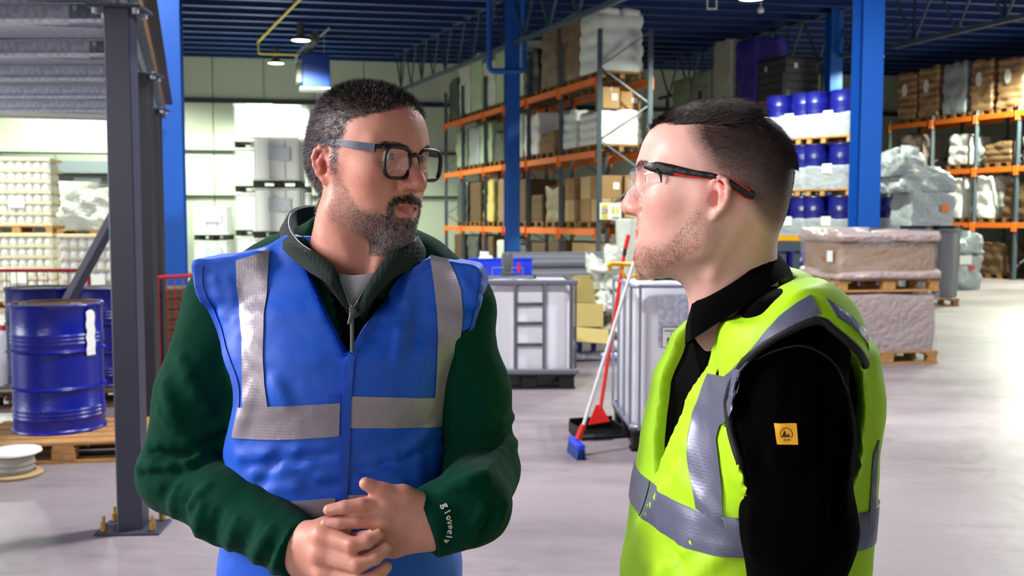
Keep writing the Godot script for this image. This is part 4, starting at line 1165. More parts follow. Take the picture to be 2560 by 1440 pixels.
	var rows = [[4.415, "top shelf", [[7.2, "wrap_kraft", 0.7, 1.35, "kraft paper sacks"], [6.4, "wrap_kraft", 0.7, 1.4, "kraft paper sacks"], [5.5, "wrap_silver", 0.8, 1.4, "grey film wrapped boxes"], [4.6, "wrap_kraft", 0.7, 1.35, "kraft paper sacks"], [3.7, "wrap_kraft", 0.8, 1.3, "kraft paper sacks"], [2.6, "wrap_dark", 0.95, 1.2, "dark goods"], [1.4, "wrap_dark", 0.95, 1.2, "dark goods"]]],
		[2.985, "middle shelf", [[7.0, "wrap_pink", 0.75, 0.95, "pinkish wrapped goods"], [5.3, "bottle_white", 0.65, 0.8, "bright white bags"], [4.0, "wrap_brown", 0.85, 0.5, "low brown goods"], [2.8, "wrap_silver", 0.9, 1.0, "grey wrapped goods"], [1.5, "wrap_dark", 0.9, 0.8, "dark goods"]]],
		[1.505, "lowest shelf", [[6.9, "wrap_silver", 0.8, 1.0, "grey wrapped goods"], [5.45, "bottle_white", 0.6, 1.1, "bright white rolls"], [4.5, "bottle_white", 0.6, 1.1, "bright white rolls"], [3.4, "carton_dark", 0.8, 0.9, "dark brown cartons"], [2.2, "carton", 0.8, 0.8, "brown cartons"]]],
		[0.0, "floor bay", [[5.6, "wrap_dark", 0.85, 0.95, "dark goods"], [4.2, "carton_dark", 0.85, 0.8, "dark brown cartons"], [2.6, "carton_dark", 0.9, 0.9, "dark brown cartons"]]]]
	for r in rows:
		for i in r[2].size():
			var g = r[2][i]
			var p = b0 + bd * g[0] + bdeep * 0.5 + Vector3(0, r[0], 0)
			pallet(p, byaw, "pallet on the right rack's %s, %s from the far end" % [r[1], ORD[i]], M.pallet_old, 0.8, 0.95, "rack pallets")
			var ld = wrapped(p + Vector3(0, 0.145, 0), byaw, Vector3(g[2], g[3], 0.95), g[1], "%s on the right rack's %s, %s from the far end" % [g[4], r[1], ORD[i]], 7 if g[1] == "wrap_kraft" else 3, 0, 0.035, 0.07)
			if g[1] == "wrap_kraft":
				var q = MB.new()
				var poly = []
				for k in 14: poly.append(Vector2(0.10 * cos(TAU * k / 14), 0.19 * sin(TAU * k / 14)))
				q.prism(poly, 0.008, xf(Vector3(0.05, g[3] * 0.62, -0.51)))
				q.prism(poly, 0.008, xf(Vector3(0.05, g[3] * 0.62, 0.51)))
				put("white_mark", q.mesh(), M.paper, ld)
	# small goods before the right rack
	o = thing("silver_bundle", "silver foil wrapped machine on the floor before the right rack", "bundle", Vector3(10.2755, 0, -22.8628), 0.1)
	put("lower_wrap", soft_box(0.74, 0.82, 0.7, 0.08, 2, 0.03, 0.1, 3.0), M.wrap_silver, o)
	put("upper_wrap", soft_box(0.86, 0.30, 0.8, 0.18, 1, 0.06, 0.12, 9.0, 0.16), M.wrap_silver, o, xf(Vector3(-0.02, 0.82, 0)))
	box("red_tag", Vector3(0.11, 0.09, 0.01), Vector3(0.08, 0.50, 0.40), M.red_bright, o)
	box("paper", Vector3(0.28, 0.2, 0.01), Vector3(-0.08, 0.68, 0.40), M.paper, o)
	var gx = Vector3(7.5321, 1.5056, -18.6) * Vector3(1, 0, 1)
	pallet(gx, 0.15, "floor pallet under the two grey tubs", M.pallet_old, 1.2, 1.0)
	for k in 2:
		o = thing("grey_tub", ["left", "right"][k] + " large grey plastic tub under the silver wrapped box", "tub", gx + Vector3(-0.02 + 0.58 * k, 0.145, 0.1 - 0.1 * k))
		lathe("body", [Vector2(0, 0), Vector2(0.22, 0), Vector2(0.26, 0.9), Vector2(0.25, 1.2), Vector2(0.29, 1.24), Vector2(0.29, 1.28), Vector2(0.24, 1.28), Vector2(0.24, 1.2)], M.pipe_grey, o)
		lathe("lid", [Vector2(0.3, 1.28), Vector2(0.3, 1.33), Vector2(0, 1.33)], M.black_plastic, o)
	o = thing("silver_box", "silver wrapped box with an orange sticker on top of the grey tubs", "box", gx + Vector3(0.1, 1.476, 0.02), 0.1)
	put("wrapping", soft_box(0.86, 0.60, 0.8, 0.05, 2, 0.01, 0.06, 2.0), M.wrap_silver, o)
	box("sticker", Vector3(0.14, 0.13, 0.01), Vector3(0.22, 0.32, 0.415), M.orange, o)
	o = thing("grey_bags", "heap of grey plastic bags on the silver box, right of the thick blue column", "bag", gx + Vector3(-0.1, 2.08, 0), 0.2)
	put("lower_bag", soft_box(1.15, 0.34, 0.8, 0.16, 1, 0.06, 0.12, 5.0, 0.1), M.wrap_silver, o, xf(Vector3(0.1, 0, 0)))
	put("upper_bag", soft_box(0.72, 0.40, 0.7, 0.18, 1, 0.06, 0.12, 7.0, 0.1), M.wrap_silver, o, xf(Vector3(-0.25, 0.3, 0)))
	o = thing("white_bags", "white bags with green print on the floor under the right rack", "bag", Vector3(13.5646, 0, -28.5223), 0.2)
	for k in 3: put("bag", soft_box(0.34, 0.3, 0.3, 0.1, 1, 0.03, 0.15, k * 4.0), M.sack_white, o, xf(Vector3(k * 0.32 - 0.2, 0.02 * k, -0.1 * k)))
	o = thing("pump_unit", "black machine on a small pallet under the right rack at the picture edge", "machine", Vector3(14.2302, 0, -28.5223), 0.2)
	box("skid", Vector3(0.7, 0.1, 0.5), Vector3(0, 0.05, 0), M.pallet, o)
	lathe("motor", [Vector2(0, -0.3), Vector2(0.14, -0.28), Vector2(0.16, 0.0), Vector2(0.14, 0.28), Vector2(0, 0.3)], M.black_plastic, o, xf(Vector3(0, 0.26, 0), Vector3(0, 0, PI / 2)), 14)
	# caged tanks by the back wall
	var ib = [[645, 27.0, 4, 1.0, 1.16, "rear left stack by the back wall"], [733, 27.3, 4, 1.0, 1.16, "rear right stack by the back wall"], [702, 23.4, 3, 1.1, 1.16, "front stack behind the older man"], [537, 29.2, 2, 0.97, 1.0, "small pair right of the blue column"]]
	for s in ib:
		for l in s[2]:
			var x = (s[0] - 1280.0) / 2489.0 * s[1]
			var it = ibc(Vector3(x, l * (s[4] + 0.005), -s[1]), YAW_CROSS * 0.6, s[3], 1.0, s[4], "white tank in the %s, %s from the floor" % [s[5], ORD[l]], M.cage_white, false, "tanks by the back wall")
			if s[1] < 24 or s[1] > 28: box("plate", Vector3(0.5, 0.3, 0.01), Vector3(0.05, s[4] * 0.66, 0.52), M.galv, it)

# ------------------------------------------------------------------ smooth bodies: distance fields meshed as surface nets
class Op:
	var kind := 0      # 0 tapered capsule, 1 ellipsoid, 2 rounded box, 3 upright loft, 4 outline pushed along an axis
	var mode := 0      # 0 join, 1 carve, 2 swell, 3 keep inside
	var k := 0.01
	var a := Vector3.ZERO
	var ba := Vector3.ZERO
	var il := 0.0
	var ra := 0.0
	var rd := 0.0
	var amp := 0.0
	var tr := Transform3D()
	var r := Vector3.ONE
	var ir := Vector3.ONE
	var ir2 := Vector3.ONE
	var rnd := 0.0
	var rows := []     # loft: [y, cx, cz, rx, rz]
	var pow_ := 2.0
	var poly := PackedVector2Array()
	var zlo := -1e9
	var plo := Vector2.ONE * 1e9
	var phi := -Vector2.ONE * 1e9
	func dist(p: Vector3) -> float:
		if kind == 0:
			var pa: Vector3 = p - a
			var h: float = clampf(pa.dot(ba) * il, 0.0, 1.0)
			return (pa - ba * h).length() - (ra + rd * h)
		if kind == 1:
			var q: Vector3 = tr * p
			var k1: float = (q * ir2).length()
			if k1 < 1e-9: return -r[r.min_axis_index()]
			var k0: float = (q * ir).length()
			return k0 * (k0 - 1.0) / k1
		if kind == 2:
			var q: Vector3 = (tr * p).abs() - r
			return q.max(Vector3.ZERO).length() + minf(maxf(q.x, maxf(q.y, q.z)), 0.0) - rnd
		if kind == 3:
			var q: Vector3 = tr * p
			var n: int = rows.size()
			var y: float = clampf(q.y, rows[0][0], rows[n - 1][0])
			var i := 0
			while i < n - 2 and rows[i + 1][0] < y: i += 1
			var A: Array = rows[i]
			var B: Array = rows[i + 1]
			var t: float = (y - A[0]) / (B[0] - A[0])
			t = t * t * (3.0 - 2.0 * t) * 0.5 + t * 0.5
			var rx: float = lerpf(A[3], B[3], t)
			var rz: float = lerpf(A[4], B[4], t)
			var ex: float = absf(q.x - lerpf(A[1], B[1], t)) / rx
			var ez: float = absf(q.z - lerpf(A[2], B[2], t)) / rz
			var k0: float = pow(pow(ex, pow_) + pow(ez, pow_), 1.0 / pow_)
			var d: float = (k0 - 1.0) * (rx * rz / sqrt((rx * ez) ** 2 + (rz * ex) ** 2) * sqrt(ex * ex + ez * ez) if ex + ez > 1e-6 else minf(rx, rz))
			var dy: float = absf(q.y - y)
			return d + ra if dy <= 0.0 else sqrt(maxf(d, 0.0) ** 2 + dy * dy) + ra
		var q: Vector3 = tr * p
		var v := Vector2(q.x, q.y)
		var far: float = (v - v.clamp(plo, phi)).length()
		if far > 0.03: return maxf(far, zlo - q.z)
		var best := 1e9
		var ins := false
		var n := poly.size()
		var pj: Vector2 = poly[n - 1]
		for i in n:
			var pi: Vector2 = poly[i]
			var e: Vector2 = pj - pi
			var w: Vector2 = v - pi
			best = minf(best, (w - e * clampf(w.dot(e) / e.length_squared(), 0.0, 1.0)).length_squared())
			if (pi.y > v.y) != (pj.y > v.y) and v.x < (pj.x - pi.x) * (v.y - pi.y) / (pj.y - pi.y) + pi.x: ins = not ins
			pj = pi
		var d2: float = -sqrt(best) if ins else sqrt(best)
		return maxf(d2, zlo - q.z)

class Field:
	var ops := []
	var off := 0.0
	var noise: FastNoiseLite
	var namp := 0.0
	func cap(a: Vector3, b: Vector3, ra: float, rb := -1.0, k := 0.012, mode := 0) -> Op:
		var o = Op.new()
		o.a = a
		o.ba = b - a
		o.il = 1.0 / maxf(o.ba.length_squared(), 1e-9)
		o.ra = ra
		o.rd = (rb if rb >= 0 else ra) - ra
		o.k = k
		o.mode = mode
		ops.append(o)
		return o
	func chain(pts: Array, rs: Array, k := 0.008, mode := 0):
		for i in pts.size() - 1: cap(pts[i], pts[i + 1], rs[i], rs[i + 1], k, mode)
	func swell(a: Vector3, b: Vector3, w: float, amp: float):   # a ridge (or, below nought, a crease) along a line
		var o = cap(a, b, w, w, 0.0, 2)
		o.amp = amp
	func grow(amp: float):
		cap(Vector3.ZERO, Vector3(0, 0.01, 0), 0.01, 0.01, 0.01, 4).amp = amp
	func ell(c: Vector3, r: Vector3, k := 0.012, mode := 0, rot := Vector3.ZERO) -> Op:
		var o = Op.new()
		o.kind = 1
		o.tr = Transform3D(Basis.from_euler(rot), c).affine_inverse()
		o.r = r
		o.ir = Vector3.ONE / r
		o.ir2 = o.ir * o.ir
		o.k = k
		o.mode = mode
		ops.append(o)
		return o
	func rbox(c: Vector3, r: Vector3, rnd: float, k := 0.012, mode := 0, rot := Vector3.ZERO) -> Op:
		var o = Op.new()
		o.kind = 2
		o.tr = Transform3D(Basis.from_euler(rot), c).affine_inverse()
		o.r = r
		o.rnd = rnd
		o.k = k
		o.mode = mode
		ops.append(o)
		return o
	func loft(t: Transform3D, rows: Array, grow := 0.0, pw := 2.3, k := 0.03) -> Op:
		var o = Op.new()
		o.kind = 3
		o.tr = t.affine_inverse()
		o.rows = rows
		o.ra = -grow
		o.pow_ = pw
		o.k = k
		ops.append(o)
		return o
	func outline(poly: Array, k: float, mode: int, zlo := -1e9, t := Transform3D()) -> Op:
		var o = Op.new()
		o.kind = 4
		o.poly = PackedVector2Array(poly)
		for p in o.poly:
			o.plo = o.plo.min(p)
			o.phi = o.phi.max(p)
		o.k = k
		o.mode = mode
		o.zlo = zlo
		o.tr = t.affine_inverse()
		ops.append(o)
		return o
	func at(p: Vector3, list: Array) -> float:
		var d := 1.0
		for o: Op in list:
			var e: float = o.dist(p)
			var m: int = o.mode
			var k: float = o.k
			if m == 0:
				var h: float = k - absf(d - e)
				d = minf(d, e)
				if h > 0.0: d -= h * h * 0.25 / k
			elif m == 4:
				d -= o.amp
			elif m == 2:
				e = (e + o.ra) / o.ra
				if e < 2.6: d -= o.amp * exp(-e * e)
			else:
				if m == 1: e = -e
				var h: float = k - absf(d - e)
				d = maxf(d, e)
				if h > 0.0: d += h * h * 0.25 / k
		if namp != 0.0: d += namp * noise.get_noise_3dv(p)
		return d - off
	func full(p: Vector3) -> float:
		return at(p, ops)
	func near(p: Vector3, reach: float) -> Array:
		var out = []
		var d := 1.0
		var es = []
		for o in ops:
			var e: float = o.dist(p)
			es.append(e)
			if o.mode == 0: d = minf(d, e)
		for i in ops.size():
			var o = ops[i]
			if o.mode == 4: out.append(o)
			elif o.mode == 0:
				if es[i] - o.k < d + reach * 2.2: out.append(o)
			elif o.mode == 2:
				if es[i] < 2.6 * o.ra + reach: out.append(o)
			elif o.mode == 1:
				if es[i] < o.k + reach * 1.5: out.append(o)
			else:
				if es[i] > -(o.k + reach * 1.5): out.append(o)
		return out
	func slab(c: Vector3, dir: Vector3, r: Vector3, k := 0.004, mode := 1) -> Op:   # a box whose y runs along dir
		var o = rbox(c, r, 0.0, k, mode)
		var y := dir.normalized()
		var x := (Vector3.RIGHT if absf(y.y) > 0.9 else Vector3.UP).cross(y).normalized()
		o.tr = Transform3D(Basis(x, y, x.cross(y)), c).affine_inverse()
		return o
	func block(c0: Vector3, cell: float) -> PackedFloat32Array:   # the values of one block of 7 x 7 x 7 points, or nothing when the surface is far
		var c := c0 + Vector3.ONE * cell * 3.0
		var half := cell * 7.0 * 0.866
		var out := PackedFloat32Array()
		var d := at(c, ops)
		if absf(d) > half * 1.3:
			out.append(signf(d))
			return out
		var list := near(c, half)
		out.resize(343)
		out.fill(1e3)
		var lim := cell * 1.4 * 1.7321
		for sz in 3:
			for sy in 3:
				for sx in 3:
					var s := c0 + Vector3(sx * 2 + 1, sy * 2 + 1, sz * 2 + 1) * cell
					var e := at(s, list)
					if absf(e) > lim * 1.15:
						for z in 3:
							for y in 3:
								var i := sx * 2 + (sy * 2 + y) * 7 + (sz * 2 + z) * 49
								for x in 3:
									if out[i + x] > 100.0: out[i + x] = e
						continue
					for z in 3:
						for y in 3:
							var i := sx * 2 + (sy * 2 + y) * 7 + (sz * 2 + z) * 49
							for x in 3:
								out[i + x] = e if x == 1 and y == 1 and z == 1 else at(c0 + Vector3(sx * 2 + x, sy * 2 + y, sz * 2 + z) * cell, list)
		return out
	func mesh(lo: Vector3, hi: Vector3, cell: float, q: MB, t := Transform3D(), paint = null):
		const B := 6
		var nb := Vector3i(((hi - lo) / (cell * B)).ceil())
		var n := nb * B + Vector3i.ONE
		var sx := n.x
		var sxy := n.x * n.y
		var g := PackedFloat32Array()
		g.resize(sxy * n.z)
		g.fill(1.0)
		var found := []
		found.resize(nb.x * nb.y * nb.z)
		var work = func(first: int):
			for i in range(first, found.size(), 4):
				var b := Vector3(i % nb.x, (i / nb.x) % nb.y, i / (nb.x * nb.y))
				found[i] = block(lo + b * cell * B, cell)
		var crew := []
		for k in 4:
			var th := Thread.new()
			th.start(work.bind(k))
			crew.append(th)
		for th in crew: th.wait_to_finish()
		var live := []
		for pass_ in 2:
			for i in found.size():
				var w: PackedFloat32Array = found[i]
				var b := Vector3i(i % nb.x, (i / nb.x) % nb.y, i / (nb.x * nb.y))
				var at0 := b.x * B + b.y * B * sx + b.z * B * sxy
				if pass_ == 0 and w.size() == 1:
					if w[0] < 0.0:
						for z in B:
							for y in B:
								for x in B: g[at0 + x + y * sx + z * sxy] = -1.0
				elif pass_ == 1 and w.size() > 1:
					var lowest := 1e9
					var highest := -1e9
					for z in 7:
						for y in 7:
							var j := y * 7 + z * 49
							var i0 := at0 + y * sx + z * sxy
							for x in 7:
								var val := w[j + x]
								g[i0 + x] = val
								if val < lowest: lowest = val
								if val > highest: highest = val
					if lowest < 0.0 and highest >= 0.0: live.append(b)
		var vid = PackedInt32Array()
		vid.resize(g.size())
		vid.fill(-1)
		var first = q.v.size()
		var co = [0, 1, sx, sx + 1, sxy, sxy + 1, sxy + sx, sxy + sx + 1]
		var ed = [[0, 1], [2, 3], [4, 5], [6, 7], [0, 2], [1, 3], [4, 6], [5, 7], [0, 4], [1, 5], [2, 6], [3, 7]]
		var cells = PackedInt32Array()
		var f = PackedFloat32Array()
		f.resize(8)
		for b in live:
			for z in B:
				for y in B:
					for x in B:
						var i = b.x * B + x + (b.y * B + y) * sx + (b.z * B + z) * sxy
						var m = 0
						for c in 8:
							var val = g[i + co[c]]
							f[c] = val
							if val < 0.0: m |= 1 << c
						if m == 0 or m == 255: continue
						var s = Vector3.ZERO
						var cnt = 0
						for e in ed:
							var u: int = e[0]
							var w: int = e[1]
							if ((m >> u) & 1) == ((m >> w) & 1): continue
							var h = f[u] / (f[u] - f[w])
							s += Vector3((u & 1) + ((w & 1) - (u & 1)) * h, ((u >> 1) & 1) + (((w >> 1) & 1) - ((u >> 1) & 1)) * h, (u >> 2) + ((w >> 2) - (u >> 2)) * h)
							cnt += 1
						vid[i] = q.v.size()
						cells.append(i)
						var p = lo + (Vector3(b.x * B + x, b.y * B + y, b.z * B + z) + s / cnt) * cell
						q.v.append(p)
						q.n.append(Vector3.ZERO)
						q.u.append(Vector2.ZERO)
						q.c.append(Color.WHITE)
		for i in cells:
			for ax in 3:
				var d1 = [sx, sxy, 1][ax]
				var d2 = [sxy, 1, sx][ax]
				var along = [1, sx, sxy][ax]
				var a0 = g[i]
				var b0 = g[i + along]
				if (a0 < 0.0) == (b0 < 0.0): continue
				if i - d1 - d2 < 0: continue
				var v0 = vid[i]
				var v1 = vid[i - d1]
				var v2 = vid[i - d1 - d2]
				var v3 = vid[i - d2]
				if v1 < 0 or v2 < 0 or v3 < 0: continue
				if a0 < 0.0: q.idx.append_array([v0, v2, v1, v0, v3, v2])
				else: q.idx.append_array([v0, v1, v2, v0, v2, v3])
				var nn = (q.v[v2] - q.v[v0]).cross(q.v[v3] - q.v[v1])
				if a0 >= 0.0: nn = -nn
				for w in [v0, v1, v2, v3]: q.n[w] += nn
		for i in range(first, q.v.size()):
			q.n[i] = q.n[i].normalized()
			if paint: q.c[i] = paint.call(q.v[i], q.n[i])
			q.v[i] = t * q.v[i]
			q.n[i] = (t.basis * q.n[i]).normalized()
	func ray_z(x: float, y: float, z0: float, off_: float, list := [], sgn := -1.0) -> Vector3:   # from z0 towards -z onto the surface grown by off_
		var z = z0
		var bestz = z0
		var best = 1e9
		if list.is_empty(): list = ops
		for i in 6:
			if at(Vector3(x, y, z), list) - off_ > 0.004: break
			z += 0.04
		z0 = z
		bestz = z
		for i in 70:
			var d = at(Vector3(x, y, z), list) - off_
			if d < best:
				best = d
				bestz = z
			if d < 0.0003: break
			z += sgn * maxf(d * 0.7, 0.0004)
			if absf(z - z0) > 0.6: break
		return Vector3(x, y, bestz)

func laid(f: Field, left: Array, right: Array, z0: float, off: float, ns := 24, nc := 6, thick := 0.002) -> Mesh:   # a band between two lines (Vector2), laid on a field's front
	var q = MB.new()
	var L = []
	var R = []
	for i in ns + 1:
		L.append(along_line(left, i / float(ns)))
		R.append(along_line(right, i / float(ns)))
	var rows = []
	var zs = z0
	for i in ns + 1:
		var row = []
		var mid = (L[i] + R[i]) / 2
		var c = f.ray_z(mid.x, mid.y, zs, off)
		zs = c.z + 0.10
		var list = f.near(c, L[i].distance_to(R[i]) * 0.5 + 0.06)
		for k in nc + 1:
			var p = L[i].lerp(R[i], k / float(nc))
			row.append(f.ray_z(p.x, p.y, zs, off, list))
		rows.append(row)
	q.sheet(rows)
	var rim = []
	for i in ns + 1: rim.append(rows[i][0])
	for k in range(1, nc + 1): rim.append(rows[ns][k])
	for i in range(ns - 1, -1, -1): rim.append(rows[i][nc])
	for k in range(nc - 1, -1, -1): rim.append(rows[0][k])
	var down = []
	for p in rim: down.append(p - Vector3(0, 0, thick + off))
	q.sheet([rim, down])
	return q.mesh()

func belt(f: Field, T: Transform3D, angles: Array, tops: Array, bottoms: Array, off: float, n := 60) -> Mesh:   # a band round a body, traced inwards to its axis
	var q = MB.new()
	var grid = [[], [], [], [], [], []]
	for i in n + 1:
		var u = i / float(n) * (angles.size() - 1)
		var k = mini(int(u), angles.size() - 2)
		var a = lerpf(angles[k], angles[k + 1], u - k)
		var dir = T.basis * Vector3(sin(a), 0, cos(a))
		var list = []
		for j in 4:
			var y = lerpf(lerpf(tops[k], tops[k + 1], u - k), lerpf(bottoms[k], bottoms[k + 1], u - k), j / 3.0)
			var c = Vector3(T.origin.x, y, T.origin.z)
			if j == 0: list = f.near(c + dir * 0.16 - Vector3(0, 0.04, 0), 0.14)
			var r = 0.30
			for st in 60:
				var d = f.at(c + dir * r, list) - off
				if d < 0.0003: break
				r -= maxf(d * 0.7, 0.0005)
			grid[j + 1].append(c + dir * r)
		grid[0].append(grid[1][-1] - dir * (off + 0.003))
		grid[5].append(grid[4][-1] - dir * (off + 0.003))
	q.sheet(grid)
	return q.mesh()

func along_line(pts: Array, t: float) -> Vector2:
	var tot = 0.0
	for i in pts.size() - 1: tot += pts[i].distance_to(pts[i + 1])
	var s = t * tot
	for i in pts.size() - 1:
		var l = pts[i].distance_to(pts[i + 1])
		if s <= l or i == pts.size() - 2: return pts[i].lerp(pts[i + 1], clampf(s / l, 0, 1))
		s -= l
	return pts[-1]

func smooth2(pts: Array, steps := 5) -> Array:
	var p3 = []
	for p in pts: p3.append(Vector3(p.x, p.y, 0))
	var out = []
	for p in smooth_line(p3, steps): out.append(Vector2(p.x, p.y))
	return out

func inside(poly: Array, x: float, y: float) -> float:   # how far inside an outline (+) or outside (-)
	var best = 1e9
	var ins = false
	var v = Vector2(x, y)
	var j = poly.size() - 1
	for i in poly.size():
		var e = poly[j] - poly[i]
		var w = v - poly[i]
		var b = w - e * clampf(w.dot(e) / maxf(e.dot(e), 1e-9), 0.0, 1.0)
		best = minf(best, b.length_squared())
		if (poly[i].y > y) != (poly[j].y > y) and x < (poly[j].x - poly[i].x) * (y - poly[i].y) / (poly[j].y - poly[i].y) + poly[i].x: ins = not ins
		j = i
	return sqrt(best) if ins else -sqrt(best)

func lin(r: float, g: float, b: float) -> Color:
	return Color(r, g, b).srgb_to_linear()

# ------------------------------------------------------------------ people
# A head in its own frame: x forward, y up, z to its right, the origin between the ear openings.
func head_field(o: Dictionary) -> Field:
	var f = Field.new()
	var nx: float = o.get("nose", 0.0)
	f.ell(Vector3(-0.006, 0.050, 0), Vector3(0.099, o.get("crown", 0.079), 0.0765), 0.02)
	f.ell(Vector3(0.040, 0.050, 0), Vector3(0.058, 0.062, 0.064), 0.03)
	f.ell(Vector3(0.036, 0.0, 0), Vector3(0.056, 0.07, 0.062), 0.03)
	f.ell(Vector3(-0.045, 0.005, 0), Vector3(0.054, 0.055, 0.062), 0.03)
	for s in [-1.0, 1.0]:
		f.cap(Vector3(0.004, 0.0, s * 0.056), Vector3(0.010, -0.058, s * 0.049), 0.016, 0.015, 0.03)
		f.cap(Vector3(0.010, -0.058, s * 0.049), Vector3(0.076, -0.088, s * 0.016), 0.016, 0.014, 0.035)
		f.ell(Vector3(0.058, -0.002, s * 0.044), Vector3(0.026, 0.020, 0.020), 0.025)
		f.ell(Vector3(0.052, -0.042, s * 0.034), Vector3(0.030, 0.034, 0.022), 0.03)
		f.cap(Vector3(0.090, 0.041, s * 0.013), Vector3(0.068, 0.043, s * 0.050), 0.010, 0.008, 0.018)
	f.ell(Vector3(0.082, -0.086, 0), Vector3(0.018, 0.017, 0.022), 0.02)
	f.ell(Vector3(0.076, -0.048, 0), Vector3(0.026, 0.036, 0.034), 0.025)
	f.cap(Vector3(0.0, -0.05, 0), Vector3(0.07, -0.082, 0), 0.024, 0.012, 0.03)
	# eye sockets
	for s in [-1.0, 1.0]:
		f.ell(Vector3(0.096, 0.025, s * 0.033), Vector3(0.016, 0.013, 0.019), 0.016, 1)
		f.cap(Vector3(0.090, 0.012, s * 0.020), Vector3(0.080, -0.004, s * 0.040), 0.003, 0.003, 0.010, 1)
	# nose
	f.cap(Vector3(0.091, 0.030, 0), Vector3(0.108 + nx * 0.6, 0.002, 0), 0.0075, 0.0098, 0.012)
	f.cap(Vector3(0.108 + nx * 0.6, 0.002, 0), Vector3(0.1145 + nx, -0.0105, 0), 0.0098, o.get("tip", 0.0118), 0.01)
	f.cap(Vector3(0.1145 + nx, -0.011, 0), Vector3(0.099, -0.021, 0), 0.010, 0.006, 0.008)
	for s in [-1.0, 1.0]:
		f.ell(Vector3(0.101 + nx * 0.5, -0.0135, s * 0.0125), Vector3(0.0125, 0.0085, 0.0075), 0.007)
		f.ell(Vector3(0.108 + nx * 0.6, -0.0235, s * 0.0068), Vector3(0.0075, 0.006, 0.0036), 0.003, 1, Vector3(0, s * 0.3, 0))
		f.swell(Vector3(0.093, -0.016, s * 0.022), Vector3(0.080, -0.048, s * 0.033), 0.005, -0.0022)
		f.swell(Vector3(0.080, -0.052, s * 0.033), Vector3(0.072, -0.075, s * 0.030), 0.005, -0.0014)
		f.swell(Vector3(0.091, -0.012, s * 0.021), Vector3(0.091, -0.02, s * 0.019), 0.003, -0.0016)
	# lips
	var open: float = o.get("open", 0.0)
	for s in [-1.0, 1.0]:
		f.cap(Vector3(0.0985, -0.0415, s * 0.005), Vector3(0.085, -0.0465, s * 0.025), 0.0058, 0.003, 0.005)
		f.cap(Vector3(0.0965, -0.0545 - open, s * 0.004), Vector3(0.084, -0.0490 - open * 0.2, s * 0.024), 0.0072, 0.0028, 0.006)
		f.cap(Vector3(0.109, -0.0478 - open * 0.45, 0), Vector3(0.092, -0.0478 - open * 0.2, s * 0.026), 0.0012 + open * 0.62, 0.0008, 0.003, 1)
	f.swell(Vector3(0.093, -0.068 - open, -0.012), Vector3(0.093, -0.068 - open, 0.012), 0.007, -0.0035)
	f.swell(Vector3(0.1035, -0.026, 0), Vector3(0.1025, -0.037, 0), 0.004, -0.0014)
	# lids round the eyes
	for s in [-1.0, 1.0]:
		f.ell(Vector3(0.0768, 0.0265, s * 0.0325), Vector3(0.0142, 0.0142, 0.0150), 0.006)
		f.ell(Vector3(0.0935, 0.0262, s * 0.0335), Vector3(0.016, o.get("eye", 0.0050), 0.0135), 0.0015, 1, Vector3(s * 0.06, 0, 0))
		f.swell(Vector3(0.0925, 0.0365, s * 0.022), Vector3(0.084, 0.0355, s * 0.044), 0.0025, -0.0015)
		f.swell(Vector3(0.092, 0.0135, s * 0.022), Vector3(0.083, 0.0115, s * 0.044), 0.003, -0.0012)
		for w in 3: f.swell(Vector3(0.070, 0.026 - w * 0.007, s * 0.055), Vector3(0.056, 0.029 - w * 0.012, s * 0.0635), 0.0016, -0.0007 * o.get("age", 0.0))
	for w in 4:
		var y = 0.062 + w * 0.012
		for s in [-1.0, 1.0]: f.swell(Vector3(0.0985 - w * 0.003, y + 0.002, 0), Vector3(0.074 - w * 0.004, y - 0.003, s * 0.052), 0.0022, -0.0008 * o.get("age", 0.0))
	# ears
	for s in [-1.0, 1.0]:
		var E = func(b: float, u: float, out := 0.0) -> Vector3: return Vector3(-0.003 - b * 0.82, u * 0.82 + 0.001, s * (0.0685 + 0.36 * b + out * 0.85 + maxf(u, 0.0) * 0.08))
		var tilt = Vector3(0, s * 0.40, 0)
		f.ell(E.call(0.0115, 0.005, 0.0), Vector3(0.0155, 0.0245, 0.0058), 0.005, 0, tilt)
		f.ell(E.call(0.008, -0.002, 0.007), Vector3(0.0078, 0.0110, 0.0075), 0.003, 1, tilt)
		f.swell(E.call(0.0205, 0.020, 0.004), E.call(0.0215, -0.004, 0.004), 0.0026, -0.0016)
		f.swell(E.call(0.009, 0.025, 0.004), E.call(0.0205, 0.020, 0.004), 0.0026, -0.0014)
		f.chain([E.call(0.002, 0.004, 0.003), E.call(-0.002, 0.018, 0.004), E.call(0.004, 0.029, 0.005), E.call(0.013, 0.033, 0.006), E.call(0.022, 0.028, 0.006), E.call(0.0265, 0.015, 0.006), E.call(0.025, 0.0, 0.005), E.call(0.019, -0.014, 0.004), E.call(0.009, -0.024, 0.003)], [0.0028, 0.0034, 0.0036, 0.0037, 0.0037, 0.0037, 0.0035, 0.0034, 0.0044], 0.003)
		f.chain([E.call(0.012, 0.021, 0.004), E.call(0.0165, 0.008, 0.005), E.call(0.0135, -0.008, 0.004)], [0.003, 0.0036, 0.0034], 0.004)
		f.ell(E.call(0.004, -0.026, 0.002), Vector3(0.0070, 0.0080, 0.0042), 0.004, 0, tilt)
		f.cap(E.call(-0.004, -0.002, 0.0), E.call(-0.003, -0.009, 0.0), 0.0048, 0.0044, 0.004)
	return f

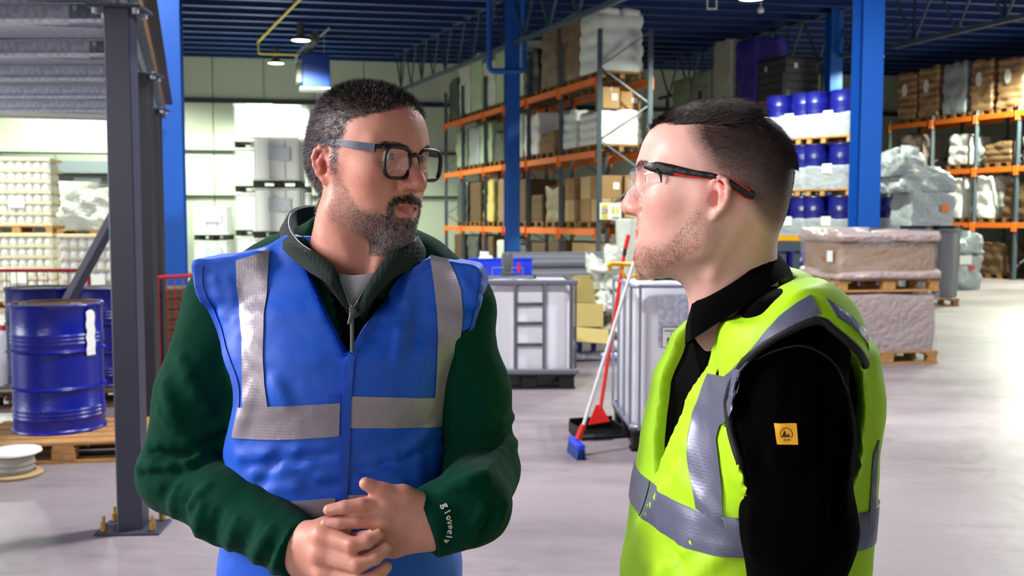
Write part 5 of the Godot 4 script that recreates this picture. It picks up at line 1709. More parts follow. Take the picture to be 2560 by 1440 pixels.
func hair_strand() -> Mesh:   # one hair of unit length along y
	var q = MB.new()
	var w = [1.0, 0.85, 0.0]
	var rows = []
	for i in 3:
		var row = []
		for k in 3: row.append(q.vert(Vector3(cos(TAU * k / 3) * 0.5 * w[i], i * 0.5, sin(TAU * k / 3) * 0.5 * w[i] + 0.10 * (i * 0.5) * (i * 0.5)), Vector3(cos(TAU * k / 3), 0, sin(TAU * k / 3))))
		rows.append(row)
	for i in 2:
		for k in 3:
			var k2 = (k + 1) % 3
			q.tri(rows[i][k], rows[i][k2], rows[i + 1][k2])
			if i == 0: q.tri(rows[i][k], rows[i + 1][k2], rows[i + 1][k])
	return q.mesh()

func grow_hair(called: String, q: MB, t: Transform3D, count: int, plan: Callable, parent, seed_: int, m: Material):
	# q: the head in its own frame (before t). plan(p, n, rng) returns [share, length, direction, colour, thickness] or null
	var r = RandomNumberGenerator.new()
	r.seed = seed_
	var nt = q.idx.size() / 3
	var cum = PackedFloat32Array()
	cum.resize(nt)
	var tot = 0.0
	for i in nt:
		var a = q.v[q.idx[i * 3]]
		var b = q.v[q.idx[i * 3 + 1]]
		var c = q.v[q.idx[i * 3 + 2]]
		var pl = plan.call((a + b + c) / 3.0, (q.n[q.idx[i * 3]]), r)
		if pl != null: tot += (b - a).cross(c - a).length() * pl[0]
		cum[i] = tot
	var where = []
	var tint = []
	for h in count:
		var x = r.randf() * tot
		var i = cum.bsearch(x)
		if i >= nt: continue
		var u = r.randf()
		var w = r.randf()
		if u + w > 1.0:
			u = 1.0 - u
			w = 1.0 - w
		var a = q.v[q.idx[i * 3]]
		var b = q.v[q.idx[i * 3 + 1]]
		var c = q.v[q.idx[i * 3 + 2]]
		var p = a + (b - a) * u + (c - a) * w
		var n = q.n[q.idx[i * 3]]
		var pl = plan.call(p, n, r)
		if pl == null: continue
		var y: Vector3 = (pl[2] as Vector3).normalized()
		var z = y.cross(n)
		if z.length() < 0.05: z = y.cross(Vector3(0.3, 0.5, 0.8))
		z = z.normalized()
		var back = z.cross(y)   # bends back towards the skin
		where.append(t * Transform3D(Basis(z * pl[4], y * pl[1], -back * pl[4] * 1.0), p - n * 0.0006))
		tint.append(pl[3])
	var mm = MultiMesh.new()
	mm.transform_format = MultiMesh.TRANSFORM_3D
	mm.use_colors = true
	mm.mesh = hair_strand()
	mm.instance_count = where.size()
	for i in where.size():
		mm.set_instance_transform(i, where[i])
		mm.set_instance_color(i, tint[i])
	var o = MultiMeshInstance3D.new()
	o.multimesh = mm
	o.material_override = m
	o.name = called
	o.set_meta("kind", "stuff")
	parent.add_child(o, true)
	return o

func eyes(t: Transform3D, gaze: Vector3, iris: Color, parent):
	for s in [-1.0, 1.0]:
		var c = Vector3(0.0768, 0.0265, s * 0.0325)
		var q = MB.new()
		q.coloured = true
		var g = (gaze.normalized() + Vector3(0, 0, -s * 0.03)).normalized()
		var bx = Transform3D(Basis(g.cross(Vector3.UP).normalized(), g, g.cross(Vector3.UP).normalized().cross(g)), c)
		var rows = []
		for i in 25:
			var a = PI * i / 24.0
			var row = []
			for k in 25:
				var b = TAU * k / 24.0
				var n = Vector3(sin(a) * cos(b), cos(a), sin(a) * sin(b))
				var deg = rad_to_deg(a)
				q.tint = lin(0.01, 0.01, 0.01) if deg < 11 else iris * (0.75 + 0.35 * sin(b * 9.0) ** 2) if deg < 26 else iris * 0.3 if deg < 31 else lin(0.86, 0.80, 0.77)
				row.append(q.vert(bx * (n * (0.0123 + 0.0006 * maxf(0.0, 1.0 - a / 0.5))), (bx.basis * n).normalized()))
			rows.append(row)
		for i in 24:
			for k in 24:
				q.tri(rows[i][k], rows[i][k + 1], rows[i + 1][k + 1])
				q.tri(rows[i][k], rows[i + 1][k + 1], rows[i + 1][k])
		put("eye", q.mesh(), M.eye, parent, t)

func blot(p: Vector3, c: Vector3, r: float) -> float:   # 1 at c, fading out at r
	return clampf(1.0 - (p - c).length() / r, 0.0, 1.0)

func people_materials():
	var m = mat("skin", Color.WHITE, 0.46, 0.0, "", 1.0, "pores", 7.0, 0.22)
	m.vertex_color_use_as_albedo = true
	m.subsurf_scatter_enabled = true
	m.subsurf_scatter_strength = 0.10
	m = mat("eye", Color.WHITE, 0.08)
	m.vertex_color_use_as_albedo = true
	m = mat("hair", Color.WHITE, 0.42)
	m.vertex_color_use_as_albedo = true
	m = mat("fleece_green", Color(1, 1, 1), 0.85, 0.0, "fine", 60.0, "weave", 60.0, 0.35)
	m.vertex_color_use_as_albedo = true
	m.rim_enabled = true
	m.rim = 0.05
	m.rim_tint = 0.7
	m.metallic_specular = 0.2
	m = mat("sweat_black", Color(1, 1, 1), 0.9, 0.0, "fine", 60.0, "weave", 60.0, 0.35)
	m.vertex_color_use_as_albedo = true
	m.rim_enabled = true
	m.rim = 0.02
	m.metallic_specular = 0.12
	m = mat("vest_blue", Color(0.02, 0.335, 0.80), 0.55, 0.0, "", 1.0, "weave", 80.0, 0.15)
	m = mat("vest_blue_edge", Color(0.02, 0.30, 0.75), 0.55, 0.0, "", 1.0, "weave", 80.0, 0.15)
	m = mat("vest_lime", Color(0.68, 0.90, 0.06), 0.6, 0.0, "", 1.0, "weave", 80.0, 0.15)
	m = mat("vest_binding", Color(0.02, 0.02, 0.022), 0.7)
	m = mat("reflective", Color(0.68, 0.65, 0.69), 0.36, 0.25, "fine", 14.0, "weave", 80.0, 0.1)
	m = mat("reflective_dark", Color(0.46, 0.48, 0.57), 0.36, 0.25, "fine", 14.0, "weave", 80.0, 0.1)
	mat("tee", Color(0.82, 0.82, 0.84), 0.8, 0.0, "", 1.0, "weave", 20.0, 0.3)
	mat("collar_green", Color(0.02, 0.13, 0.09), 0.85, 0.0, "fine", 9.0, "weave", 60.0, 0.35)
	mat("collar_navy", Color(0.035, 0.06, 0.08), 0.85, 0.0, "", 1.0, "weave", 60.0, 0.35)
	mat("zip_teeth", Color(0.35, 0.37, 0.37), 0.35, 0.5)
	mat("acetate", Color(0.045, 0.05, 0.08), 0.42)
	mat("acetate_side", Color(0.17, 0.19, 0.30), 0.3)
	mat("trouser_navy", Color(0.05, 0.06, 0.10), 0.85, 0.0, "", 1.0, "weave", 14.0, 0.4)
	mat("shoe_black", Color(0.03, 0.03, 0.03), 0.5)
	m = mat("lens_edge", Color(0.75, 0.80, 0.84, 0.45), 0.2)
	m.transparency = BaseMaterial3D.TRANSPARENCY_ALPHA
	mat("tooth", Color(0.80, 0.76, 0.70), 0.3)
	mat("mouth_dark", Color(0.20, 0.05, 0.05), 0.5)

func fold(f: Field, a: Vector3, b: Vector3, w: float, amp: float):   # a fold in cloth along the line seen from the front, laid on the surface
	var base_ops = f.ops.filter(func(o_): return o_.mode != 2)
	var pts = []
	for i in 4:
		var p = a.lerp(b, i / 3.0)
		pts.append(f.ray_z(p.x, p.y, p.z + 0.12, 0.0, base_ops))
	for i in 3: f.swell(pts[i], pts[i + 1], w * (0.8 if i != 1 else 1.0), amp)

func solid(called: String, f: Field, lo: Vector3, hi: Vector3, cell: float, m: Material, parent, base: Vector3, paint = null) -> MeshInstance3D:
	var q = MB.new()
	q.coloured = paint != null
	f.mesh(lo, hi, cell, q, Transform3D(), paint)
	return put(called, q.mesh(), m, parent, xf(-base))

func nearest_tri(q: MB, at: Vector3, from_i: int, to_i: int) -> Array:
	var best = 1e9
	var out = []
	for i in range(from_i, to_i, 3):
		var d = q.v[q.idx[i]].distance_squared_to(at)
		if d < best:
			best = d
			out = [q.idx[i], q.idx[i + 1], q.idx[i + 2]]
	return out

func limb(q: MB, start: Array, pts: Array, rs: Array, end := []) -> Array:   # a tapering tube grown from a triangle of the mesh, and into another
	var n = 9
	var last = []
	for k in n: last.append(start[k * start.size() / n])
	var ring = []
	for i in pts.size():
		var d = (pts[mini(i + 1, pts.size() - 1)] - pts[maxi(i - 1, 0)]).normalized()
		var a = (Vector3.RIGHT if absf(d.x) < 0.8 else Vector3.UP).cross(d).normalized()
		var b = d.cross(a)
		ring = []
		for k in n:
			var o = a * cos(TAU * k / n) + b * sin(TAU * k / n)
			q.c.append(q.c[last[0]])
			q.v.append(pts[i] + o * rs[i])
			q.n.append(o)
			q.u.append(Vector2.ZERO)
			ring.append(q.v.size() - 1)
		for k in n:
			q.tri(last[k], last[(k + 1) % n], ring[(k + 1) % n])
			q.tri(last[k], ring[(k + 1) % n], ring[k])
		last = ring
	if end.size() > 0:
		for k in n: q.tri(ring[k], ring[(k + 1) % n], end[k * 3 / n])
		for k in 3: q.tri(end[k], end[(k + 1) % 3], ring[k * 3])
	return ring

func join_body(q: MB, head_end: int, neck: Vector3, spine: Array, wrists: Array, sleeves: Array, feet: Array):
	var root = nearest_tri(q, neck, 0, head_end)
	var hand_tris = []
	for w in wrists: hand_tris.append(nearest_tri(q, w, head_end, q.idx.size()))
	var chest = limb(q, root, [spine[0], spine[1]], [0.05, 0.08])
	var hips = limb(q, chest, [spine[1].lerp(spine[2], 0.5), spine[2]], [0.09, 0.09])
	for i in wrists.size():
		var s = i * 3
		limb(q, [chest[s], chest[s + 1], chest[s + 2]], sleeves[i], [0.034, 0.034, 0.030, 0.024], hand_tris[i])
	for i in feet.size(): limb(q, [hips[i * 4], hips[i * 4 + 1], hips[i * 4 + 2]], feet[i], [0.06, 0.045, 0.03])

func legs(base: Vector3, yaw: float, hip: float, parent, f: Field):
	var b = Basis(Vector3.UP, yaw)
	for s in [-1.0, 1.0]:
		var h = base + b * Vector3(s * 0.095, hip, 0)
		var k = base + b * Vector3(s * 0.11, 0.50, 0.02)
		var a = base + b * Vector3(s * 0.12, 0.07, -0.02)
		f.chain([h, k, a], [0.098, 0.072, 0.066], 0.04)
		f.swell(k + Vector3(0, 0.05, 0.07), k + Vector3(0, -0.04, 0.07), 0.03, 0.006)

func shoes(base: Vector3, yaw: float, parent):
	var b = Basis(Vector3.UP, yaw)
	for s in [-1.0, 1.0]:
		var f = Field.new()
		var a = base + b * Vector3(s * 0.125, 0, -0.03)
		f.cap(a + b * Vector3(0, 0.05, -0.02), a + b * Vector3(0, 0.045, 0.06), 0.042, 0.046, 0.02)
		f.cap(a + b * Vector3(0, 0.045, 0.06), a + b * Vector3(0, 0.035, 0.18), 0.046, 0.036, 0.02)
		f.cap(a + b * Vector3(0, 0.05, -0.02), a + b * Vector3(0, 0.11, -0.02), 0.042, 0.05, 0.02)
		f.outline([Vector2(-9, 0.002), Vector2(9, 0.002), Vector2(9, 9), Vector2(-9, 9)], 0.004, 3)
		solid("shoe", f, a - Vector3(0.28, 0.02, 0.28), a + Vector3(0.28, 0.2, 0.28), 0.008, M.shoe_black, parent, base)

func people():
	people_materials()
	man_in_blue()
	man_in_yellow()

func glasses_acetate(t: Transform3D, parent, base: Vector3):
	var o = parent
	var q = MB.new()
	for s in [-1.0, 1.0]:
		var rim = []
		for k in 33:
			var a = TAU * k / 32.0
			var ca = cos(a)
			var sa = sin(a)
			var px = signf(ca) * pow(absf(ca), 0.55) * 0.0262
			var py = signf(sa) * pow(absf(sa), 0.6) * 0.0228 - 0.0015
			if sa < 0: px *= 1.0 - 0.16 * absf(sa) * (1.0 if ca * s < 0 else 0.5)
			rim.append(Vector3(0.1045 - 0.16 * absf(px * s + 0.035) ** 1.6, 0.0195 + py, s * 0.0345 + px))
		for off in [-0.0012, 0.0012]:
			var ring = []
			for p in rim: ring.append(p + Vector3(off, 0, 0))
			q.tube(ring, 0.0026, 6, false)
		var lens = MB.new()
		var c = Vector3(0.1015, 0.0180, s * 0.0345)
		var nn = Vector3(1.0, 0.03, s * 0.10).normalized()
		var mid = lens.vert(c, nn)
		for r_ in rim: lens.vert(r_, nn)
		for k in 32: lens.tri(mid, mid + 1 + k, mid + 2 + k)
		put("lens", lens.mesh(), M.lens, o, xf(-base) * t)
	q.tube(smooth_line([Vector3(0.1035, 0.0285, 0.0125), Vector3(0.1065, 0.0315, 0.004), Vector3(0.1065, 0.0315, -0.004), Vector3(0.1035, 0.0285, -0.0125)], 4), 0.0034, 8)
	for s in [-1.0, 1.0]:   # brow line and end pieces
		q.tube(smooth_line([Vector3(0.1035, 0.0405, s * 0.016), Vector3(0.1015, 0.0415, s * 0.035), Vector3(0.097, 0.0405, s * 0.055), Vector3(0.088, 0.0385, s * 0.0665)], 4), 0.0034, 8)
	put("frame", q.mesh(), M.acetate, o, xf(-base) * t)
	for s in [-1.0, 1.0]:
		q = MB.new()
		var pts = smooth_line([Vector3(0.089, 0.0365, s * 0.0675), Vector3(0.055, 0.0375, s * 0.0735), Vector3(0.018, 0.0385, s * 0.0755), Vector3(-0.004, 0.0370, s * 0.0745), Vector3(-0.022, 0.022, s * 0.0735), Vector3(-0.030, 0.004, s * 0.0715)], 5)
		var rows = []
		for i in pts.size():
			var w = lerpf(0.0058, 0.0036, i / float(pts.size() - 1))
			var d = (pts[mini(i + 1, pts.size() - 1)] - pts[maxi(i - 1, 0)]).normalized()
			var up = Vector3(0, 0, 1).cross(d).normalized()
			var row = []
			for e in [[-1, -1], [1, -1], [1, 1], [-1, 1], [-1, -1]]: row.append(pts[i] + up * (w * e[0]) + Vector3(0, 0, 0.0017 * e[1]))
			rows.append(row)
		for k in 4:
			var pair = []
			for row in rows: pair.append([row[k], row[k + 1]])
			q.sheet(pair)
		q.face([rows[0][0], rows[0][1], rows[0][2], rows[0][3]])
		put("temple", q.mesh(), M.acetate_side, o, xf(-base) * t)
		for k in 2: put("rivet", box_mesh(Vector3(0.0012, 0.0014, 0.0014)), M.paper, o, xf(-base) * t * xf(Vector3(0.0975 - k * 0.0035, 0.0385, s * (0.0590 + k * 0.004))))

func man_in_blue():
	var base = Vector3(-0.27, 1.0476, -1.53) * Vector3(1, 0, 1)
	var o = thing("person", "man with grey beard and dark glasses, clasped hands, blue reflective vest over green fleece", "person", base)
	# ---------------- head and neck
	var yaw = deg_to_rad(52.0)
	var fwd = Vector3(sin(yaw), -0.113, cos(yaw)).normalized()
	var right = fwd.cross(Vector3(0.03, 1, 0)).normalized()
	var hb = Basis(fwd, right.cross(fwd), right).scaled_local(Vector3.ONE * 0.955)
	var ht = Transform3D(hb, Vector3(-0.2205, 1.6541, -1.5))
	var f = head_field({"crown": 0.083, "open": 0.0058, "age": 1.0, "eye": 0.0050, "nose": 0.003})
	var inv = ht.affine_inverse()
	f.chain([inv * Vector3(-0.2382, 1.574, -1.5), inv * Vector3(-0.2435, 1.5253, -1.515), inv * Vector3(-0.2532, 1.4624, -1.54)], [0.060, 0.060, 0.068], 0.03)
	f.cap(inv * Vector3(-0.19, 1.5275, -1.455), inv * Vector3(-0.202, 1.4924, -1.455), 0.008, 0.006, 0.03)
	f.swell(inv * Vector3(-0.2671, 1.5974, -1.45), inv * Vector3(-0.2218, 1.4927, -1.45), 0.012, 0.003)
	var q = MB.new()
	q.coloured = true
	var nz = FastNoiseLite.new()
	nz.frequency = 60.0
	var skin = lin(0.80, 0.555, 0.475)
	var paint = func(p: Vector3, n: Vector3) -> Color:
		var c = skin
		var a = absf(p.z)
		c = c.lerp(lin(0.80, 0.44, 0.37), 0.75 * blot(p, Vector3(0.110, -0.008, 0), 0.035))
		c = c.lerp(lin(0.78, 0.46, 0.39), 0.5 * blot(Vector3(p.x, p.y, a), Vector3(0.072, -0.012, 0.045), 0.04))
		c = c.lerp(lin(0.82, 0.42, 0.36), 0.7 * blot(Vector3(p.x, p.y, a), Vector3(-0.012, 0.006, 0.078), 0.04))
		c = c.lerp(lin(0.60, 0.38, 0.32), 0.5 * blot(Vector3(p.x, p.y, a), Vector3(0.088, 0.018, 0.034), 0.018))
		# lips
		if p.x > 0.078 and a < 0.027:
			var mid = -0.049
			var k = clampf(1.0 - absf(p.y - mid + 0.002) / (0.0135 * (1.0 - a / 0.034)), 0, 1)
			c = c.lerp(lin(0.72, 0.40, 0.37), 0.85 * smoothstep(0.0, 0.5, k))
		# beard stubble and hair roots; side light painted in as paler cheek stubble
		var be = beard_one(p)
		c = c.lerp(lin(0.46, 0.37, 0.34), 0.55 * be * smoothstep(0.02, 0.07, p.x) + 0.15 * be)
		var ha = hair_one(p)
		c = c.lerp(lin(0.10, 0.085, 0.085), 0.92 * ha)
		c *= 1.0 + 0.10 * nz.get_noise_3dv(p)
		for mole in [Vector3(0.060, -0.015, 0.052), Vector3(0.084, 0.075, 0.030), Vector3(0.050, 0.005, 0.060)]:
			if p.distance_to(mole) < 0.0028: c *= 0.7
		return c
	f.mesh(Vector3(-0.13, -0.235, -0.12), Vector3(0.14, 0.16, 0.12), 0.0023, q, Transform3D(), paint)
	# the unseen body inside the clothes and the hands, all one surface list
	var all = MB.new()
	all.coloured = true
	all.v = ht * q.v
	for i in q.n.size(): all.n.append((ht.basis * q.n[i]).normalized())
	all.u = q.u.duplicate()
	all.c = q.c.duplicate()
	all.idx = q.idx.duplicate()
	var palm = lin(0.82, 0.58, 0.50)
	var nails = [Vector3(-0.2355, 1.2012, -1.277), Vector3(-0.2394, 1.1874, -1.277), Vector3(-0.1925, 1.2383, -1.285), Vector3(-0.1729, 1.1729, -1.264), Vector3(-0.1635, 1.1577, -1.262)]
	var joints = [Vector3(-0.1961, 1.2054, -1.279), Vector3(-0.2024, 1.1876, -1.278), Vector3(-0.2053, 1.1642, -1.252), Vector3(-0.1983, 1.1394, -1.248), Vector3(-0.2498, 1.1673, -1.27), Vector3(-0.2523, 1.1441, -1.268), Vector3(-0.1707, 1.2242, -1.29)]
	var pal = func(p: Vector3, n: Vector3) -> Color:
		var c = palm * (1.0 + 0.10 * nz.get_noise_3dv(p * 0.6))
		for j in joints: c = c.lerp(lin(0.80, 0.47, 0.40), 0.45 * blot(p, j, 0.020))
		for j in nails: c = c.lerp(lin(0.88, 0.68, 0.62), 0.45 * smoothstep(0.0, 0.3, blot(p, j, 0.0062)))
		return c
	left_hand().mesh(Vector3(-0.2741, 1.073, -1.39), Vector3(-0.0708, 1.2673, -1.24), 0.0026, all, Transform3D(), pal)
	right_hand().mesh(Vector3(-0.3435, 1.0203, -1.39), Vector3(-0.1397, 1.2217, -1.22), 0.0026, all, Transform3D(), pal)
	join_body(all, q.idx.size(), Vector3(-0.2513, 1.4624, -1.54), [Vector3(-0.2558, 1.4499, -1.54), Vector3(-0.2598, 1.3887, -1.53), base + Vector3(0, 0.95, 0)], [Vector3(-0.0881, 1.1659, -1.345), Vector3(-0.3143, 1.1306, -1.35)], [[Vector3(-0.0926, 1.426, -1.53), Vector3(-0.0459, 1.2004, -1.5), Vector3(-0.058, 1.1836, -1.365), Vector3(-0.0826, 1.1682, -1.345)], [Vector3(-0.4427, 1.4379, -1.535), Vector3(-0.514, 1.1905, -1.5), Vector3(-0.4007, 1.157, -1.42), Vector3(-0.3187, 1.1322, -1.352)]], [[base + Vector3(0.095, 0.88, 0), base + Vector3(0.11, 0.5, 0.02), base + Vector3(0.12, 0.07, -0.02)], [base + Vector3(-0.095, 0.88, 0), base + Vector3(-0.11, 0.5, 0.02), base + Vector3(-0.12, 0.07, -0.02)]])
	put("body", all.mesh(), M.skin, o, xf(-base))
	eyes(xf(-base) * ht, Vector3(1, -0.04, -0.12), lin(0.065, 0.05, 0.04), o)
	var tm = MB.new()
	tm.box(Vector3(0.012, 0.006, 0.034), xf(Vector3(0.082, -0.0455, 0)), 0.003)
	put("teeth", tm.mesh(), M.tooth, o, xf(-base) * ht)
	glasses_acetate(ht, o, base)
	# ---------------- hair and beard
	var cut = func(p: Vector3, n: Vector3, r: RandomNumberGenerator):
		var h = hair_one(p)
		if h < 0.12 * r.randf() + 0.04: return null
		var top = smoothstep(0.075, 0.12, p.y)
		var flow = Vector3(0.5, 0.12, 0.1).lerp(Vector3(-0.35, -0.75, 0), 1.0 - top)
		if p.x > 0.06: flow = Vector3(0.55, 0.5, 0.1)
		var jit = Vector3(r.randf() - 0.5, r.randf() - 0.5, r.randf() - 0.5) * 0.6
		var d = n * (0.42 + 0.20 * top) + flow * 0.75 + jit
		var grey = 0.55 * (1.0 - top) + 0.07
		var g = r.randf()
		var col = lin(0.055, 0.045, 0.045) * (0.7 + r.randf() * 0.8)
		if g < grey: col = lin(0.62, 0.60, 0.62) * (0.5 + r.randf() * 0.7)
		return [h, lerpf(0.0075, 0.012, top) * (0.7 + 0.6 * r.randf()), d, col, 0.00042 if g < grey else 0.0005]
	grow_hair("hair", q, xf(-base) * ht, 26000, cut, o, 21, M.hair)
	var shave = func(p: Vector3, n: Vector3, r: RandomNumberGenerator):
		var b = beard_one(p)
		if b < 0.05: return null
		var chin = blot(Vector3(p.x, p.y, p.z * 0.9), Vector3(0.085, -0.078, 0), 0.062)
		var jit = Vector3(r.randf() - 0.5, r.randf() - 0.5, r.randf() - 0.5) * 0.7
		var d = n * 0.55 + Vector3(0.1, -0.85, 0) + jit
		var side = smoothstep(0.060, 0.035, p.x)  # cheek hair is grey, and paled further for the light on the side
		var grey = 0.42 + 0.42 * side + 0.4 * smoothstep(-0.07, -0.085, p.y) * chin
		if p.y > -0.043 and p.x > 0.07: grey = 0.08
		var g = r.randf()
		var col = lin(0.13, 0.10, 0.085) * (0.6 + r.randf() * 0.9)
		if g < grey: col = lin(0.74, 0.70, 0.69) * (0.6 + r.randf() * 0.6)
		var l = lerpf(0.0026, 0.0050, smoothstep(0.0, 0.5, chin))
		if p.y > -0.043 and p.x > 0.07: l = 0.0065
		return [b * b * (0.55 + 0.45 * smoothstep(0.03, 0.06, p.x)), l * (0.7 + 0.6 * r.randf()), d, col, 0.00040]
	grow_hair("beard", q, xf(-base) * ht, 15000, shave, o, 22, M.hair)
	var brow = func(p: Vector3, n: Vector3, r: RandomNumberGenerator):
		var a = absf(p.z)
		if p.x < 0.05 or a < 0.012 or a > 0.052: return null
		var yc = 0.0385 + 0.005 * sin((a - 0.012) / 0.04 * 2.4)
		if absf(p.y - yc) > 0.0038: return null
		return [1.0, 0.008, n * 0.35 + Vector3(-0.3, 0.25, signf(p.z) * 0.8) + Vector3(r.randf() - 0.5, r.randf() - 0.5, 0) * 0.5, lin(0.10, 0.08, 0.07) * (0.6 + r.randf()), 0.0004]
	grow_hair("eyebrow", q, xf(-base) * ht, 900, brow, o, 23, M.hair)
	dress_one(o, base)

func hair_one(p: Vector3) -> float:   # where hair grows on the older man's head
	var a = absf(p.z)
	var x = p.x
	var line = 0.0
	if p.y > 0.030:
		var front = lerpf(0.026, 0.036, smoothstep(0.03, 0.06, p.y))   # how far forward the hair reaches at this height
		front = lerpf(front, 0.086, smoothstep(0.074, 0.098, p.y + 0.10 * a - 0.002))
		line = (front - x) / 0.012
	else:
		var back = lerpf(-0.034, -0.024, smoothstep(-0.07, 0.02, p.y))
		line = (back - x) / 0.012
		line = minf(line, (p.y + 0.075) / 0.02)
		if x > 0.0: line = clampf((0.026 - absf(x - 0.012) * 1.3 - 0.012) / 0.008, 0, 1) * clampf((p.y + 0.012) / 0.03, 0, 0.75)   # sideburn
	if p.x > -0.032 and p.x < 0.002 and p.y < 0.034 and a > 0.066: return 0.0
	return clampf(line, 0.0, 1.0)

func beard_one(p: Vector3) -> float:
	var a = absf(p.z)
	if p.y > 0.01 or p.y < -0.125: return 0.0
	var d = 0.0
	# cheeks and jaw: below a line from the sideburn to the mouth corner
	var up = lerpf(0.008, -0.052, smoothstep(0.008, 0.066, p.x))
	var lowline = lerpf(-0.078, -0.106, smoothstep(-0.01, 0.06, p.x))
	if p.x > 0.004:
		d = minf(clampf((up - p.y) / 0.012, 0, 1), clampf((p.y - lowline) / 0.012, 0, 1)) * clampf((p.x - 0.004) / 0.008, 0, 1) * 0.8
	# moustache and chin
	if p.x > 0.06 and p.y > -0.044:
		d = maxf(d, clampf((0.034 - a) / 0.006, 0, 1) * clampf((-0.024 - 0.18 * a - p.y) / 0.005, 0, 1))
	if p.x > 0.055 and p.y < -0.04:
		var m = clampf((a - 0.024) / 0.004, 0, 1) * clampf((0.040 - a) / 0.006, 0, 1)
		if p.y < -0.064: m = maxf(m, clampf((0.042 - a) / 0.008, 0, 1) * clampf((-0.066 - p.y) / 0.006, 0, 1))
		if a < 0.006 and p.y < -0.062: m = maxf(m, 0.7)
		d = maxf(d, m)
	# lips stay bare
	if p.x > 0.085 and a < 0.022 and p.y > -0.062 and p.y < -0.040: d *= 0.0
	return d

func finger(f: Field, pts: Array, rs: Array):
	f.cap(pts[0], pts[1], rs[0], rs[1], 0.009)
	for i in range(1, pts.size() - 1): f.cap(pts[i], pts[i + 1], rs[i], rs[i + 1], 0.003)

func left_hand() -> Field:   # lying over the other
	var f = Field.new()
	var w = Vector3(-0.1065, 1.1701, -1.335)
	var mc = [Vector3(-0.1665, 1.204, -1.306), Vector3(-0.1718, 1.1819, -1.3), Vector3(-0.17, 1.1603, -1.305), Vector3(-0.1594, 1.1379, -1.318)]
	var ww = [Vector3(-0.1151, 1.1872, -1.328), Vector3(-0.1139, 1.1759, -1.325), Vector3(-0.1142, 1.1623, -1.328), Vector3(-0.1149, 1.1489, -1.335)]
	for i in 4: f.cap(ww[i], mc[i], 0.0200, [0.0138, 0.0136, 0.0132, 0.0125][i], 0.016)
	f.cap(w, Vector3(-0.0826, 1.1659, -1.345), 0.030, 0.029, 0.02)
	finger(f, [mc[0], Vector3(-0.1977, 1.2054, -1.29), Vector3(-0.2198, 1.2034, -1.286), Vector3(-0.2409, 1.1996, -1.286)], [0.0125, 0.0097, 0.0090, 0.0076])
	finger(f, [mc[1], Vector3(-0.204, 1.184, -1.288), Vector3(-0.2262, 1.1822, -1.285), Vector3(-0.2453, 1.1814, -1.286)], [0.0124, 0.0096, 0.0088, 0.0074])
	finger(f, [mc[2], Vector3(-0.2025, 1.1511, -1.318), Vector3(-0.2242, 1.1457, -1.328), Vector3(-0.2353, 1.1422, -1.335)], [0.0120, 0.0095, 0.0088, 0.0076])
	finger(f, [mc[3], Vector3(-0.1855, 1.1261, -1.33), Vector3(-0.202, 1.1211, -1.338), Vector3(-0.212, 1.1186, -1.342)], [0.0112, 0.0090, 0.0082, 0.0072])
	f.chain([Vector3(-0.1235, 1.1952, -1.325), Vector3(-0.1458, 1.211, -1.312), Vector3(-0.1718, 1.2198, -1.302), Vector3(-0.1936, 1.2322, -1.296)], [0.017, 0.0138, 0.0112, 0.0088], 0.007)
	f.cap(Vector3(-0.1451, 1.2069, -1.315), mc[0], 0.012, 0.010, 0.012)
	for i in 3: f.swell(mc[i] + Vector3(0, 0, 0.012), mc[i] + Vector3(0.006, 0, 0.012), 0.007, 0.0022)
	for i in 3: f.swell(mc[i].lerp(ww[i], 0.2) + Vector3(0, 0, 0.013), ww[i] + Vector3(0, 0, 0.016), 0.0022, 0.0014)
	for k in [Vector3(-0.1961, 1.2091, -1.279), Vector3(-0.2022, 1.1879, -1.277), Vector3(-0.2182, 1.2065, -1.277), Vector3(-0.2246, 1.1856, -1.276)]:
		for s in [-0.0035, 0.0, 0.0035]: f.swell(k + Vector3(s, -0.006, 0), k + Vector3(s, 0.006, 0), 0.0014, -0.0007)
	for k in [Vector3(-0.1702, 1.2236, -1.29)]:
		for s in [-0.003, 0.001]: f.swell(k + Vector3(s, -0.006, 0), k + Vector3(s + 0.003, 0.006, 0), 0.0014, -0.0007)
	return f

